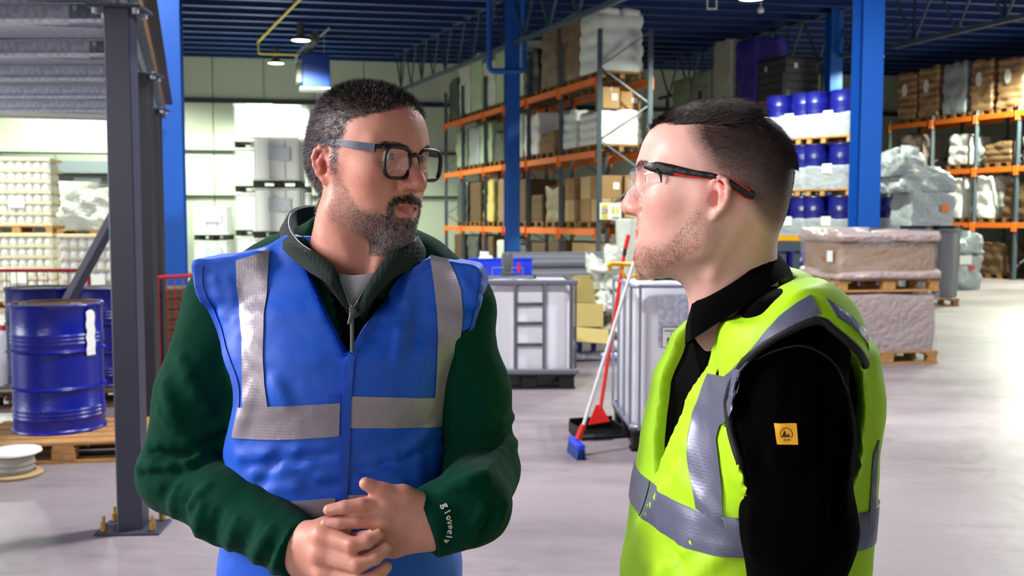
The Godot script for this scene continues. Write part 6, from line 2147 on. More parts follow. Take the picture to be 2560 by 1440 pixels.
func right_hand() -> Field:   # its back towards us, fingers wrapped over the other palm
	var f = Field.new()
	var w2 = Vector3(-0.289, 1.1311, -1.335)
	var m2 = [Vector3(-0.2501, 1.1663, -1.288), Vector3(-0.2517, 1.1429, -1.284), Vector3(-0.2479, 1.117, -1.29), Vector3(-0.2405, 1.096, -1.3)]
	var v2 = [Vector3(-0.278, 1.1494, -1.325), Vector3(-0.2797, 1.1388, -1.322), Vector3(-0.2794, 1.1245, -1.325), Vector3(-0.2773, 1.1105, -1.33)]
	for i in 4: f.cap(v2[i], m2[i], 0.0215, [0.0145, 0.0146, 0.0140, 0.0126][i], 0.016)
	f.cap(w2, Vector3(-0.321, 1.1317, -1.35), 0.031, 0.030, 0.02)
	finger(f, [m2[0], Vector3(-0.2069, 1.1604, -1.262), Vector3(-0.1875, 1.1645, -1.264), Vector3(-0.1735, 1.1714, -1.272)], [0.0138, 0.0104, 0.0094, 0.0078])
	finger(f, [m2[1], Vector3(-0.1993, 1.1354, -1.258), Vector3(-0.1771, 1.144, -1.262), Vector3(-0.1635, 1.1551, -1.27)], [0.0140, 0.0106, 0.0094, 0.0078])
	finger(f, [m2[2], Vector3(-0.1985, 1.1104, -1.264), Vector3(-0.1771, 1.1164, -1.268), Vector3(-0.1645, 1.1263, -1.276)], [0.0134, 0.0101, 0.0090, 0.0076])
	finger(f, [m2[3], Vector3(-0.205, 1.0869, -1.278), Vector3(-0.1869, 1.0905, -1.28), Vector3(-0.1774, 1.0972, -1.288)], [0.0120, 0.0091, 0.0082, 0.0070])
	f.chain([Vector3(-0.2726, 1.1572, -1.318), Vector3(-0.2504, 1.1675, -1.315), Vector3(-0.2263, 1.1631, -1.322)], [0.016, 0.0125, 0.010], 0.01)
	for i in 3: f.swell(m2[i] + Vector3(-0.002, 0, 0.012), m2[i] + Vector3(0.003, 0, 0.012), 0.008, 0.0028)
	for i in 3: f.swell(m2[i].lerp(v2[i], 0.3) + Vector3(0, 0, 0.014), v2[i] + Vector3(0, 0, 0.020), 0.0024, 0.0014)
	for k in [Vector3(-0.205, 1.1654, -1.25), Vector3(-0.1979, 1.1407, -1.246), Vector3(-0.1971, 1.1154, -1.252)]:
		for s in [-0.004, 0.0, 0.004]: f.swell(k + Vector3(s, -0.006, 0), k + Vector3(s, 0.006, 0), 0.0015, -0.0008)
	return f

func torso_one() -> Transform3D:
	return Transform3D(Basis(Vector3.UP, 0.12), Vector3(-0.27, 1.0476, -1.53) * Vector3(1, 0, 1))

const ROWS_ONE := [[0.78, 0.0, 0.0, 0.170, 0.125], [0.92, 0.0, 0.0, 0.178, 0.132], [1.04, 0.0, 0.004, 0.170, 0.132], [1.12, 0.0, 0.006, 0.160, 0.130], [1.18, -0.002, 0.004, 0.152, 0.124], [1.25, -0.006, 0.0, 0.152, 0.122], [1.32, 0.004, 0.0, 0.160, 0.124], [1.38, 0.010, -0.004, 0.166, 0.122], [1.44, 0.010, -0.012, 0.160, 0.108], [1.49, 0.012, -0.020, 0.120, 0.082], [1.52, 0.012, -0.025, 0.085, 0.060]]

func shoulders_one(f: Field, g: float):
	f.chain([Vector3(-0.2333, 1.5459, -1.55), Vector3(-0.3493, 1.4929, -1.55), Vector3(-0.4468, 1.4593, -1.54)], [0.052 + g, 0.054 + g, 0.050 + g], 0.05)
	f.chain([Vector3(-0.2582, 1.5459, -1.55), Vector3(-0.1487, 1.4935, -1.54), Vector3(-0.0802, 1.4508, -1.53)], [0.052 + g, 0.054 + g, 0.050 + g], 0.05)

func dress_one(o: Node3D, base: Vector3):
	var T1 = torso_one()
	# ---- fleece: torso, shoulders, sleeves
	var s = Field.new()
	s.loft(T1, ROWS_ONE, 0.004)
	shoulders_one(s, 0.0)
	var sh = [Vector3(-0.4457, 1.4441, -1.535), Vector3(-0.0864, 1.4322, -1.53)]
	var elb = [Vector3(-0.5152, 1.1905, -1.5), Vector3(-0.0446, 1.2004, -1.5)]
	var wr = [Vector3(-0.2945, 1.1344, -1.335), Vector3(-0.1035, 1.1682, -1.345)]
	s.chain([sh[0], sh[0].lerp(elb[0], 0.5), elb[0]], [0.060, 0.060, 0.0535], 0.03)
	s.chain([elb[0], elb[0].lerp(wr[0], 0.45), wr[0]], [0.0535, 0.051, 0.0425], 0.022)
	s.chain([sh[1], sh[1].lerp(elb[1], 0.5), elb[1]], [0.056, 0.056, 0.0535], 0.03)
	var bend = Vector3(-0.058, 1.1836, -1.365)
	s.chain([elb[1], bend, wr[1], wr[1] + (wr[1] - bend) * 0.5], [0.0535, 0.053, 0.0450, 0.043], 0.022)
	# folds of the right sleeve (left in the picture), then the left one
	for c in [[Vector3(-0.5561, 1.2123, -1.47), Vector3(-0.4771, 1.2227, -1.445), Vector3(-0.4251, 1.2443, -1.45)], [Vector3(-0.5396, 1.248, -1.46), Vector3(-0.4854, 1.2466, -1.445), Vector3(-0.4601, 1.2652, -1.45)], [Vector3(-0.5218, 1.296, -1.46), Vector3(-0.4778, 1.2622, -1.45), Vector3(-0.4273, 1.278, -1.46)], [Vector3(-0.5137, 1.3379, -1.46), Vector3(-0.495, 1.2861, -1.45)], [Vector3(-0.4904, 1.3737, -1.46), Vector3(-0.4505, 1.302, -1.46)]]:
		for i in c.size() - 1: fold(s, c[i], c[i + 1], 0.010, 0.0078)
	for c in [[Vector3(-0.5448, 1.2057, -1.46), Vector3(-0.4934, 1.2097, -1.44), Vector3(-0.4491, 1.2263, -1.45)], [Vector3(-0.5292, 1.2371, -1.46), Vector3(-0.4768, 1.2335, -1.445)], [Vector3(-0.5093, 1.1782, -1.45), Vector3(-0.4873, 1.2168, -1.44)]]:
		for i in c.size() - 1: fold(s, c[i], c[i + 1], 0.009, -0.009)
	for c in [[Vector3(-0.4973, 1.1481, -1.43), Vector3(-0.4845, 1.1956, -1.43)], [Vector3(-0.4504, 1.1306, -1.41), Vector3(-0.4351, 1.1806, -1.42)], [Vector3(-0.4018, 1.1137, -1.39), Vector3(-0.3778, 1.1688, -1.4)], [Vector3(-0.3572, 1.1067, -1.36), Vector3(-0.3251, 1.1662, -1.37)], [Vector3(-0.3246, 1.1024, -1.34), Vector3(-0.2985, 1.1554, -1.35)], [Vector3(-0.4703, 1.1629, -1.42), Vector3(-0.4318, 1.2045, -1.43)]]:
		fold(s, c[0], c[1], 0.0078, 0.0085)
	for c in [[Vector3(-0.4736, 1.1452, -1.42), Vector3(-0.4612, 1.1927, -1.43)], [Vector3(-0.4244, 1.128, -1.4), Vector3(-0.4063, 1.1747, -1.41)], [Vector3(-0.3791, 1.1171, -1.38), Vector3(-0.3525, 1.166, -1.39)], [Vector3(-0.3407, 1.1102, -1.35), Vector3(-0.3106, 1.1579, -1.36)]]:
		fold(s, c[0], c[1], 0.009, -0.0075)
	for c in [[Vector3(-0.0773, 1.3962, -1.47), Vector3(-0.0297, 1.278, -1.46)], [Vector3(-0.0587, 1.2287, -1.44), Vector3(0.0059, 1.2419, -1.46)], [Vector3(-0.0649, 1.2682, -1.45), Vector3(0.003, 1.278, -1.46)], [Vector3(-0.029, 1.157, -1.42), Vector3(-0.0088, 1.1956, -1.43)], [Vector3(-0.0674, 1.1376, -1.37), Vector3(-0.0369, 1.192, -1.39)], [Vector3(-0.0914, 1.2153, -1.4), Vector3(-0.0466, 1.2312, -1.43)]]:
		fold(s, c[0], c[1], 0.010, 0.0068)
	for c in [[Vector3(-0.0674, 1.2466, -1.44), Vector3(0, 1.257, -1.46)], [Vector3(-0.0484, 1.1428, -1.39), Vector3(-0.023, 1.1893, -1.41)], [Vector3(-0.0889, 1.1312, -1.355), Vector3(-0.0728, 1.189, -1.37)]]:
		fold(s, c[0], c[1], 0.010, -0.006)
	# cuffs cut square
	var cb0 = (wr[0] - elb[0]).normalized()
	var cb1 = (wr[1] - bend).normalized()
	s.slab(wr[0] + cb0 * 0.072, cb0, Vector3(0.09, 0.06, 0.09))
	s.slab(wr[1] + cb1 * 0.080, cb1, Vector3(0.09, 0.06, 0.09))
	for e in [[wr[0] + cb0 * 0.005, cb0], [wr[1] + cb1 * 0.0, cb1]]: s.swell(e[0], e[0] + e[1] * 0.002, 0.02, -0.001)
	# hollow for the neck
	s.cap(Vector3(-0.239, 1.574, -1.49), Vector3(-0.2384, 1.4957, -1.5), 0.075, 0.052, 0.01, 1)
	s.noise = soft
	s.namp = 0.004
	soft.frequency = 9.0
	var chest = [Vector2(-0.3283, 1.5518), Vector2(-0.2833, 1.5291), Vector2(-0.2340, 1.3807), Vector2(-0.2138, 1.4037), Vector2(-0.1674, 1.5008), Vector2(-0.1303, 1.5291), Vector2(-0.2151, 1.5518)]
	var green = lin(0.012, 0.25, 0.18)
	var quilt = lin(0.022, 0.026, 0.03)
	var paint = func(p: Vector3, n: Vector3) -> Color:
		if p.z > -1.46 and p.y > 1.30 and inside(chest, p.x, p.y) > 0.0: return quilt
		return green
	solid("fleece", s, Vector3(-0.62, 0.86, -1.78), Vector3(0.08, 1.58, -1.24), 0.0048, M.fleece_green, o, base, paint)
	# quilt ridges and the white shirt in the neck
	var tee = MB.new()
	var rows = []
	for i in 6:
		var row = []
		for k in 9:
			var u = k / 8.0 * 2.0 - 1.0
			var a = Vector3(-0.2278, 1.5008, -1.43)
			var b = Vector3(-0.2267, 1.4522, -1.412)
			var p = a.lerp(b, i / 5.0)
			var hw = lerpf(0.036, 0.004, i / 5.0)
			row.append(p + Vector3(u * hw, 0.006 * u * u * (1.0 - i / 5.0), -0.012 * u * u))
		rows.append(row)
	tee.sheet(rows)
	put("shirt", tee.mesh(), M.tee, o, xf(-base))
	# ---- standing collar: inside edge, rim, outside, foot
	var rim = [Vector3(-0.2265, 1.4523, -1.404), Vector3(-0.2393, 1.4861, -1.408), Vector3(-0.2515, 1.5107, -1.415), Vector3(-0.2825, 1.5305, -1.435), Vector3(-0.3146, 1.5483, -1.465), Vector3(-0.3401, 1.5709, -1.52), Vector3(-0.3439, 1.5938, -1.575), Vector3(-0.314, 1.6011, -1.6), Vector3(-0.258, 1.5929, -1.61), Vector3(-0.1988, 1.5768, -1.6), Vector3(-0.1604, 1.5614, -1.55), Vector3(-0.1435, 1.5502, -1.49), Vector3(-0.1607, 1.538, -1.455), Vector3(-0.1828, 1.5215, -1.43), Vector3(-0.2018, 1.4927, -1.412), Vector3(-0.2152, 1.4699, -1.405), Vector3(-0.2254, 1.4523, -1.404)]
	var foot = [Vector3(-0.2292, 1.4442, -1.406), Vector3(-0.2457, 1.4758, -1.402), Vector3(-0.2624, 1.4956, -1.402), Vector3(-0.298, 1.5143, -1.425), Vector3(-0.3365, 1.5401, -1.465), Vector3(-0.3568, 1.5494, -1.53), Vector3(-0.3712, 1.5505, -1.6), Vector3(-0.3347, 1.5473, -1.635), Vector3(-0.2641, 1.5438, -1.645), Vector3(-0.1833, 1.5376, -1.63), Vector3(-0.1419, 1.5284, -1.57), Vector3(-0.1282, 1.5214, -1.49), Vector3(-0.1453, 1.5116, -1.445), Vector3(-0.1685, 1.5013, -1.42), Vector3(-0.1925, 1.4755, -1.405), Vector3(-0.2103, 1.4531, -1.402), Vector3(-0.2246, 1.4442, -1.406)]
	var rs = smooth_line(rim, 4)
	var fs = smooth_line(foot, 4)
	var axis = Vector3(-0.2407, 1.5739, -1.52)
	var outer = [[], [], [], []]
	var inner = [[], [], []]
	for i in rs.size():
		var c = Vector3(axis.x, rs[i].y, axis.z)
		var inw = (c - rs[i]).normalized()
		var t = i / float(rs.size() - 1)
		var lift = smoothstep(0.0, 0.12, t) * smoothstep(1.0, 0.88, t)
		outer[0].append(rs[i] + inw * 0.003)
		outer[1].append(rs[i] - inw * 0.004 * lift + Vector3(0, 0.003, 0) * lift)
		outer[2].append(rs[i].lerp(fs[i], 0.5) - inw * 0.007 * lift)
		outer[3].append(fs[i] + Vector3(0, -0.004, 0))
		inner[0].append(rs[i] + inw * 0.002)
		inner[1].append(rs[i] + inw * 0.010 * lift + inw * 0.002 + Vector3(0, -0.016, 0) * lift)
		inner[2].append(rs[i] + inw * 0.020 * lift + inw * 0.004 + Vector3(0, -0.05, 0) * lift)
	var cm = MB.new()
	cm.sheet(outer)
	put("collar", cm.mesh(), M.collar_green, o, xf(-base))
	cm = MB.new()
	cm.sheet(inner)
	put("collar_lining", cm.mesh(), M.collar_navy, o, xf(-base))
	for side in 2:
		cm = MB.new()
		var n0 = 0 if side == 0 else 41
		var line = []
		for i in 24:
			var j = n0 + i
			if j < rs.size(): line.append(rs[j] + Vector3(0, 0.001, 0.003))
		cm.tube(line, 0.0011, 5)
		put("zip_teeth", cm.mesh(), M.zip_teeth, o, xf(-base))
	cm = MB.new()
	cm.tube([Vector3(-0.2255, 1.4551, -1.398), Vector3(-0.2252, 1.3946, -1.392)], 0.003, 6)
	cm.box(Vector3(0.008, 0.014, 0.005), xf(Vector3(-0.2249, 1.4521, -1.394)), 0.002)
	cm.box(Vector3(0.004, 0.018, 0.003), xf(Vector3(-0.2275, 1.4421, -1.392), Vector3(0, 0, -0.25)), 0.001)
	put("zip_puller", cm.mesh(), M.zip_teeth, o, xf(-base))
	# ---- blue vest
	var v = Field.new()
	v.loft(T1, ROWS_ONE, 0.022)
	shoulders_one(v, 0.014)
	v.rbox(Vector3(-0.4525, 1.4928, -1.53), Vector3(0.080, 0.026, 0.060), 0.012, 0.02, 0, Vector3(0, 0, 0.09))
	v.rbox(Vector3(-0.0795, 1.4872, -1.52), Vector3(0.062, 0.026, 0.060), 0.012, 0.02, 0, Vector3(0, 0, -0.12))
	var cut = smooth2([Vector2(-0.3357, 1.5597), Vector2(-0.3639, 1.5440), Vector2(-0.4019, 1.5329), Vector2(-0.4312, 1.5265), Vector2(-0.4686, 1.5219), Vector2(-0.4703, 1.4985), Vector2(-0.4673, 1.4751), Vector2(-0.4534, 1.4399), Vector2(-0.4366, 1.4046), Vector2(-0.4190, 1.3721), Vector2(-0.4066, 1.3455), Vector2(-0.4048, 1.3158), Vector2(-0.4113, 1.2861), Vector2(-0.4213, 1.2562), Vector2(-0.4277, 1.2323), Vector2(-0.4170, 1.2023), Vector2(-0.4272, 1.1360), Vector2(-0.4373, 1.0754), Vector2(-0.4344, 1.0145), Vector2(-0.4337, 0.9286)], 3)
	cut.append_array(smooth2([Vector2(-0.0779, 0.9286), Vector2(-0.0764, 1.0145), Vector2(-0.0773, 1.0876), Vector2(-0.0919, 1.1421), Vector2(-0.0995, 1.1843), Vector2(-0.0975, 1.2203), Vector2(-0.1027, 1.2502), Vector2(-0.0990, 1.2920), Vector2(-0.0893, 1.3396), Vector2(-0.0763, 1.3751), Vector2(-0.0615, 1.4105), Vector2(-0.0497, 1.4517), Vector2(-0.0438, 1.4868), Vector2(-0.0461, 1.5114), Vector2(-0.0699, 1.5184), Vector2(-0.0991, 1.5230), Vector2(-0.1247, 1.5312)], 3))
	v.outline(cut, 0.003, 3)
	var vee = [Vector2(-0.3279, 1.5744), Vector2(-0.3260, 1.5506), Vector2(-0.2940, 1.4951), Vector2(-0.2618, 1.4381), Vector2(-0.2344, 1.3888), Vector2(-0.2164, 1.4209), Vector2(-0.1904, 1.4609), Vector2(-0.1634, 1.4996), Vector2(-0.1224, 1.5263), Vector2(-0.1244, 1.5744)]
	v.outline(vee, 0.004, 1, -1.50)
	# creases of the vest
	for c in [[Vector3(-0.4173, 1.4933, -1.44), Vector3(-0.3904, 1.4025, -1.42)], [Vector3(-0.4348, 1.4927, -1.45), Vector3(-0.4159, 1.4186, -1.43)], [Vector3(-0.3347, 1.3536, -1.4), Vector3(-0.316, 1.321, -1.39)], [Vector3(-0.3048, 1.5449, -1.46), Vector3(-0.282, 1.4939, -1.43)], [Vector3(-0.2585, 1.2605, -1.38), Vector3(-0.3906, 1.2419, -1.41)], [Vector3(-0.2474, 1.2434, -1.38), Vector3(-0.3654, 1.2211, -1.4)], [Vector3(-0.2364, 1.2262, -1.38), Vector3(-0.3349, 1.2006, -1.39)], [Vector3(-0.2011, 1.2345, -1.37), Vector3(-0.1083, 1.2558, -1.4)], [Vector3(-0.2125, 1.2118, -1.37), Vector3(-0.1027, 1.2385, -1.4)], [Vector3(-0.1496, 1.4996, -1.43), Vector3(-0.1643, 1.3822, -1.4)], [Vector3(-0.1139, 1.2789, -1.4), Vector3(-0.1529, 1.2467, -1.39)], [Vector3(-0.0764, 1.4979, -1.46), Vector3(-0.053, 1.4567, -1.46)], [Vector3(-0.3658, 1.3462, -1.41), Vector3(-0.3927, 1.2746, -1.42)], [Vector3(-0.1847, 1.1947, -1.37), Vector3(-0.1134, 1.2122, -1.39)]]:
		fold(v, c[0], c[1], 0.0115, 0.0040)
	for c in [[Vector3(-0.4035, 1.4592, -1.43), Vector3(-0.3822, 1.3793, -1.42)], [Vector3(-0.253, 1.2519, -1.38), Vector3(-0.3793, 1.2302, -1.41)], [Vector3(-0.2124, 1.2231, -1.37), Vector3(-0.1084, 1.2472, -1.4)], [Vector3(-0.1307, 1.4609, -1.41), Vector3(-0.1416, 1.3822, -1.4)], [Vector3(-0.3284, 1.2524, -1.39), Vector3(-0.3659, 1.1921, -1.4)], [Vector3(-0.1843, 1.4823, -1.43), Vector3(-0.198, 1.4163, -1.4)], [Vector3(-0.3041, 1.2148, -1.38), Vector3(-0.2535, 1.2062, -1.38)]]:
		fold(v, c[0], c[1], 0.0110, -0.0036)
	v.noise = soft
	v.namp = 0.0035
	solid("vest", v, Vector3(-0.55, 0.80, -1.76), Vector3(0.02, 1.58, -1.32), 0.005, M.vest_blue, o, base)
	var z0 = -1.15
	# front edge that laps over, binding round the neck and arm openings
	put("front_edge", laid(v, [Vector2(-0.2295, 1.3929), Vector2(-0.2353, 1.3737), Vector2(-0.2402, 1.2832), Vector2(-0.2447, 1.1919), Vector2(-0.2477, 1.0766), Vector2(-0.2486, 1.0068)], [Vector2(-0.2211, 1.3878), Vector2(-0.2236, 1.3681), Vector2(-0.2279, 1.2832), Vector2(-0.2323, 1.1919), Vector2(-0.2347, 1.0766), Vector2(-0.2355, 1.0068)], z0, 0.004, 40, 3), M.vest_blue_edge, o, xf(-base))
	for e in [smooth2([Vector2(-0.3256, 1.5447), Vector2(-0.2961, 1.4945), Vector2(-0.2636, 1.4371), Vector2(-0.2378, 1.3897)], 6), smooth2([Vector2(-0.1267, 1.5219), Vector2(-0.1646, 1.4968), Vector2(-0.1918, 1.4578), Vector2(-0.2180, 1.4175), Vector2(-0.2344, 1.3886)], 6), smooth2([Vector2(-0.4641, 1.5137), Vector2(-0.4657, 1.4927), Vector2(-0.4621, 1.4722), Vector2(-0.4493, 1.4399), Vector2(-0.4331, 1.4046), Vector2(-0.4161, 1.3721), Vector2(-0.4037, 1.3443), Vector2(-0.4019, 1.3158)], 6), smooth2([Vector2(-0.0502, 1.5067), Vector2(-0.0485, 1.4856), Vector2(-0.0544, 1.4517), Vector2(-0.0656, 1.4129), Vector2(-0.0798, 1.3775), Vector2(-0.0929, 1.3408), Vector2(-0.1025, 1.2932)], 6)]:
		var wide = []
		for i in e.size():
			var d = (e[mini(i + 1, e.size() - 1)] - e[maxi(i - 1, 0)]).normalized()
			wide.append(e[i] + Vector2(-d.y, d.x) * 0.012)
			e[i] = e[i] + Vector2(-d.y, d.x) * 0.001
		put("hem", laid(v, e, wide, z0, 0.0016, 40, 2), M.vest_blue_edge, o, xf(-base))
	# reflective tape
	var tapes = [[[Vector2(-0.4047, 1.5206), Vector2(-0.4031, 1.4837), Vector2(-0.3970, 1.4495), Vector2(-0.3886, 1.4094), Vector2(-0.3854, 1.3692), Vector2(-0.3853, 1.3404), Vector2(-0.3825, 1.3104)], [Vector2(-0.3580, 1.5359), Vector2(-0.3566, 1.4837), Vector2(-0.3551, 1.4381), Vector2(-0.3530, 1.3922), Vector2(-0.3497, 1.3520), Vector2(-0.3435, 1.3121)]],
		[[Vector2(-0.1195, 1.5291), Vector2(-0.1146, 1.4951), Vector2(-0.1103, 1.4552), Vector2(-0.1083, 1.4094), Vector2(-0.1091, 1.3692), Vector2(-0.1128, 1.3162)], [Vector2(-0.0929, 1.5235), Vector2(-0.0817, 1.5008), Vector2(-0.0738, 1.4780), Vector2(-0.0717, 1.4438), Vector2(-0.0764, 1.4037), Vector2(-0.0845, 1.3577), Vector2(-0.0939, 1.3127)]],
		[[Vector2(-0.3923, 1.3125), Vector2(-0.3612, 1.3159), Vector2(-0.3273, 1.3188), Vector2(-0.2821, 1.3210), Vector2(-0.2415, 1.3233)], [Vector2(-0.4039, 1.2679), Vector2(-0.3620, 1.2696), Vector2(-0.3281, 1.2713), Vector2(-0.2828, 1.2736), Vector2(-0.2437, 1.2759)]],
		[[Vector2(-0.2340, 1.3330), Vector2(-0.1974, 1.3307), Vector2(-0.1579, 1.3267), Vector2(-0.1241, 1.3222), Vector2(-0.0914, 1.3159)], [Vector2(-0.2368, 1.2874), Vector2(-0.1978, 1.2856), Vector2(-0.1583, 1.2816), Vector2(-0.1244, 1.2776), Vector2(-0.0979, 1.2708)]],
		[[Vector2(-0.4020, 1.1744), Vector2(-0.3623, 1.1801), Vector2(-0.3056, 1.1853), Vector2(-0.2490, 1.1888)], [Vector2(-0.4040, 1.1299), Vector2(-0.3631, 1.1357), Vector2(-0.3063, 1.1403), Vector2(-0.2507, 1.1438)]],
		[[Vector2(-0.2410, 1.1928), Vector2(-0.1924, 1.1905), Vector2(-0.1415, 1.1847), Vector2(-0.0963, 1.1744)], [Vector2(-0.2427, 1.1478), Vector2(-0.1928, 1.1455), Vector2(-0.1418, 1.1397), Vector2(-0.0931, 1.1293)]]]
	for t in tapes: put("reflective_tape", laid(v, t[0], t[1], z0, 0.0022, 30, 8), M.reflective, o, xf(-base))
	put("hook_patch", laid(v, [Vector2(-0.2582, 1.3353), Vector2(-0.2413, 1.3364)], [Vector2(-0.2590, 1.3233), Vector2(-0.2420, 1.3245)], z0, 0.0018, 4, 3), M.vest_blue_edge, o, xf(-base))
	# lettering on the left cuff, along the sleeve's curve
	var word = "glovegly"
	var path = smooth_line([Vector3(-0.0893, 1.2014, -1.3), Vector3(-0.0856, 1.1917, -1.3), Vector3(-0.083, 1.1819, -1.3), Vector3(-0.082, 1.1722, -1.3), Vector3(-0.0831, 1.1635, -1.3), Vector3(-0.0858, 1.1548, -1.3), Vector3(-0.0906, 1.1461, -1.3)], 8)
	var lm = MB.new()
	for i in word.length():
		var tx = TextMesh.new()
		tx.text = word[i]
		var sf = SystemFont.new()
		sf.font_names = ["Droid Sans"]
		sf.font_weight = 700
		tx.font = sf
		tx.font_size = 32
		tx.pixel_size = 0.00037
		tx.depth = 0.0008
		var arr = tx.get_mesh_arrays()
		var k = int((i + 0.3) / word.length() * (path.size() - 1))
		var p: Vector3 = path[k]
		var d = (path[mini(k + 2, path.size() - 1)] - path[maxi(k - 2, 0)])
		var ang = atan2(d.y, d.x)
		var hit = s.ray_z(p.x, p.y, -1.15, 0.0022)
		var ex = s.ray_z(p.x + 0.006, p.y, -1.15, 0.0022)
		var ey = s.ray_z(p.x, p.y + 0.006, -1.15, 0.0022)
		var n = (ex - hit).cross(ey - hit).normalized()
		var x = Vector3(cos(ang), sin(ang), 0)
		x = (x - n * x.dot(n)).normalized()
		var b = Basis(x, n.cross(x), n)
		var tr = Transform3D(b, hit)
		var f0 = lm.v.size()
		for j in arr[Mesh.ARRAY_VERTEX].size(): lm.vert(tr * arr[Mesh.ARRAY_VERTEX][j], b * arr[Mesh.ARRAY_NORMAL][j])
		if arr[Mesh.ARRAY_INDEX] != null:
			for j in arr[Mesh.ARRAY_INDEX]: lm.idx.append(f0 + j)
		else:
			for j in arr[Mesh.ARRAY_VERTEX].size(): lm.idx.append(f0 + j)
	put("lettering", lm.mesh(), M.paper, o, xf(-base))
	# trousers and shoes below the picture
	var tf = Field.new()
	tf.cap(base + Vector3(-0.04, 0.92, 0), base + Vector3(0.04, 0.92, 0), 0.12, 0.12, 0.03)
	legs(base, 0.12, 0.90, o, tf)
	solid("trousers", tf, base + Vector3(-0.3, 0.03, -0.25), base + Vector3(0.3, 1.08, 0.25), 0.012, M.trouser_navy, o, base)
	shoes(base, 0.12, o)

func hair_two(p: Vector3) -> Vector2:   # x: long hair on top, y: clipped fade
	var a = absf(p.z)
	var x = p.x
	var line = 0.0
	if x > 0.03: line = lerpf(0.0945, 0.098, smoothstep(0.03, 0.065, x)) - 0.20 * maxf(0.0, x - 0.072)
	elif x > -0.05: line = 0.094
	else: line = lerpf(0.094, 0.045, smoothstep(-0.05, -0.104, x))
	if x > 0.078 - 0.25 * (0.04 - a) and p.y < 0.086: line = 1.0
	var top = clampf((p.y - line + 0.002 * sin(x * 90.0 + p.z * 60.0)) / 0.012, 0, 1)
	var front = lerpf(0.006, 0.034, smoothstep(0.03, 0.094, p.y))
	if p.y < 0.03: front = 0.008
	var back = clampf((front - x) / 0.030 + 0.15, 0, 1)
	# the lower edge: sideburn in front of the ear, then behind it down to the nape
	var low = 0.012
	if x < -0.026: low = lerpf(0.004, -0.052, smoothstep(-0.026, -0.085, x))
	back *= clampf((p.y - low) / 0.028, 0, 1)
	if x < 0.001 and x > -0.030 and p.y < 0.026 and a > 0.067: back = 0.0
	return Vector2(top, back * (1.0 - top))

func beard_two(p: Vector3) -> float:
	var a = absf(p.z)
	if p.y > 0.005 or p.y < -0.125: return 0.0
	var up = lerpf(0.004, -0.054, smoothstep(0.006, 0.07, p.x))
	var lowline = lerpf(-0.074, -0.108, smoothstep(0.0, 0.07, p.x))
	var d = 0.0
	if p.x > 0.002: d = minf(clampf((up - p.y) / 0.022, 0, 1), clampf((p.y - lowline) / 0.016, 0, 1)) * clampf((p.x - 0.002) / 0.012, 0, 1)
	if p.x > 0.07 and p.y > -0.044 and p.y < -0.026: d = maxf(d, 0.6 * clampf((0.032 - a) / 0.006, 0, 1))
	if p.x > 0.085 and a < 0.022 and p.y > -0.062 and p.y < -0.040: d = 0.0
	return d

const ROWS_TWO := [[0.78, 0.0, 0.0, 0.168, 0.135], [0.92, 0.0, 0.004, 0.172, 0.140], [1.04, 0.0, 0.004, 0.168, 0.139], [1.15, 0.0, -0.004, 0.165, 0.132], [1.25, 0.0, -0.014, 0.168, 0.126], [1.34, 0.0, -0.026, 0.170, 0.120], [1.40, 0.0, -0.036, 0.150, 0.104], [1.45, 0.0, -0.042, 0.095, 0.072]]

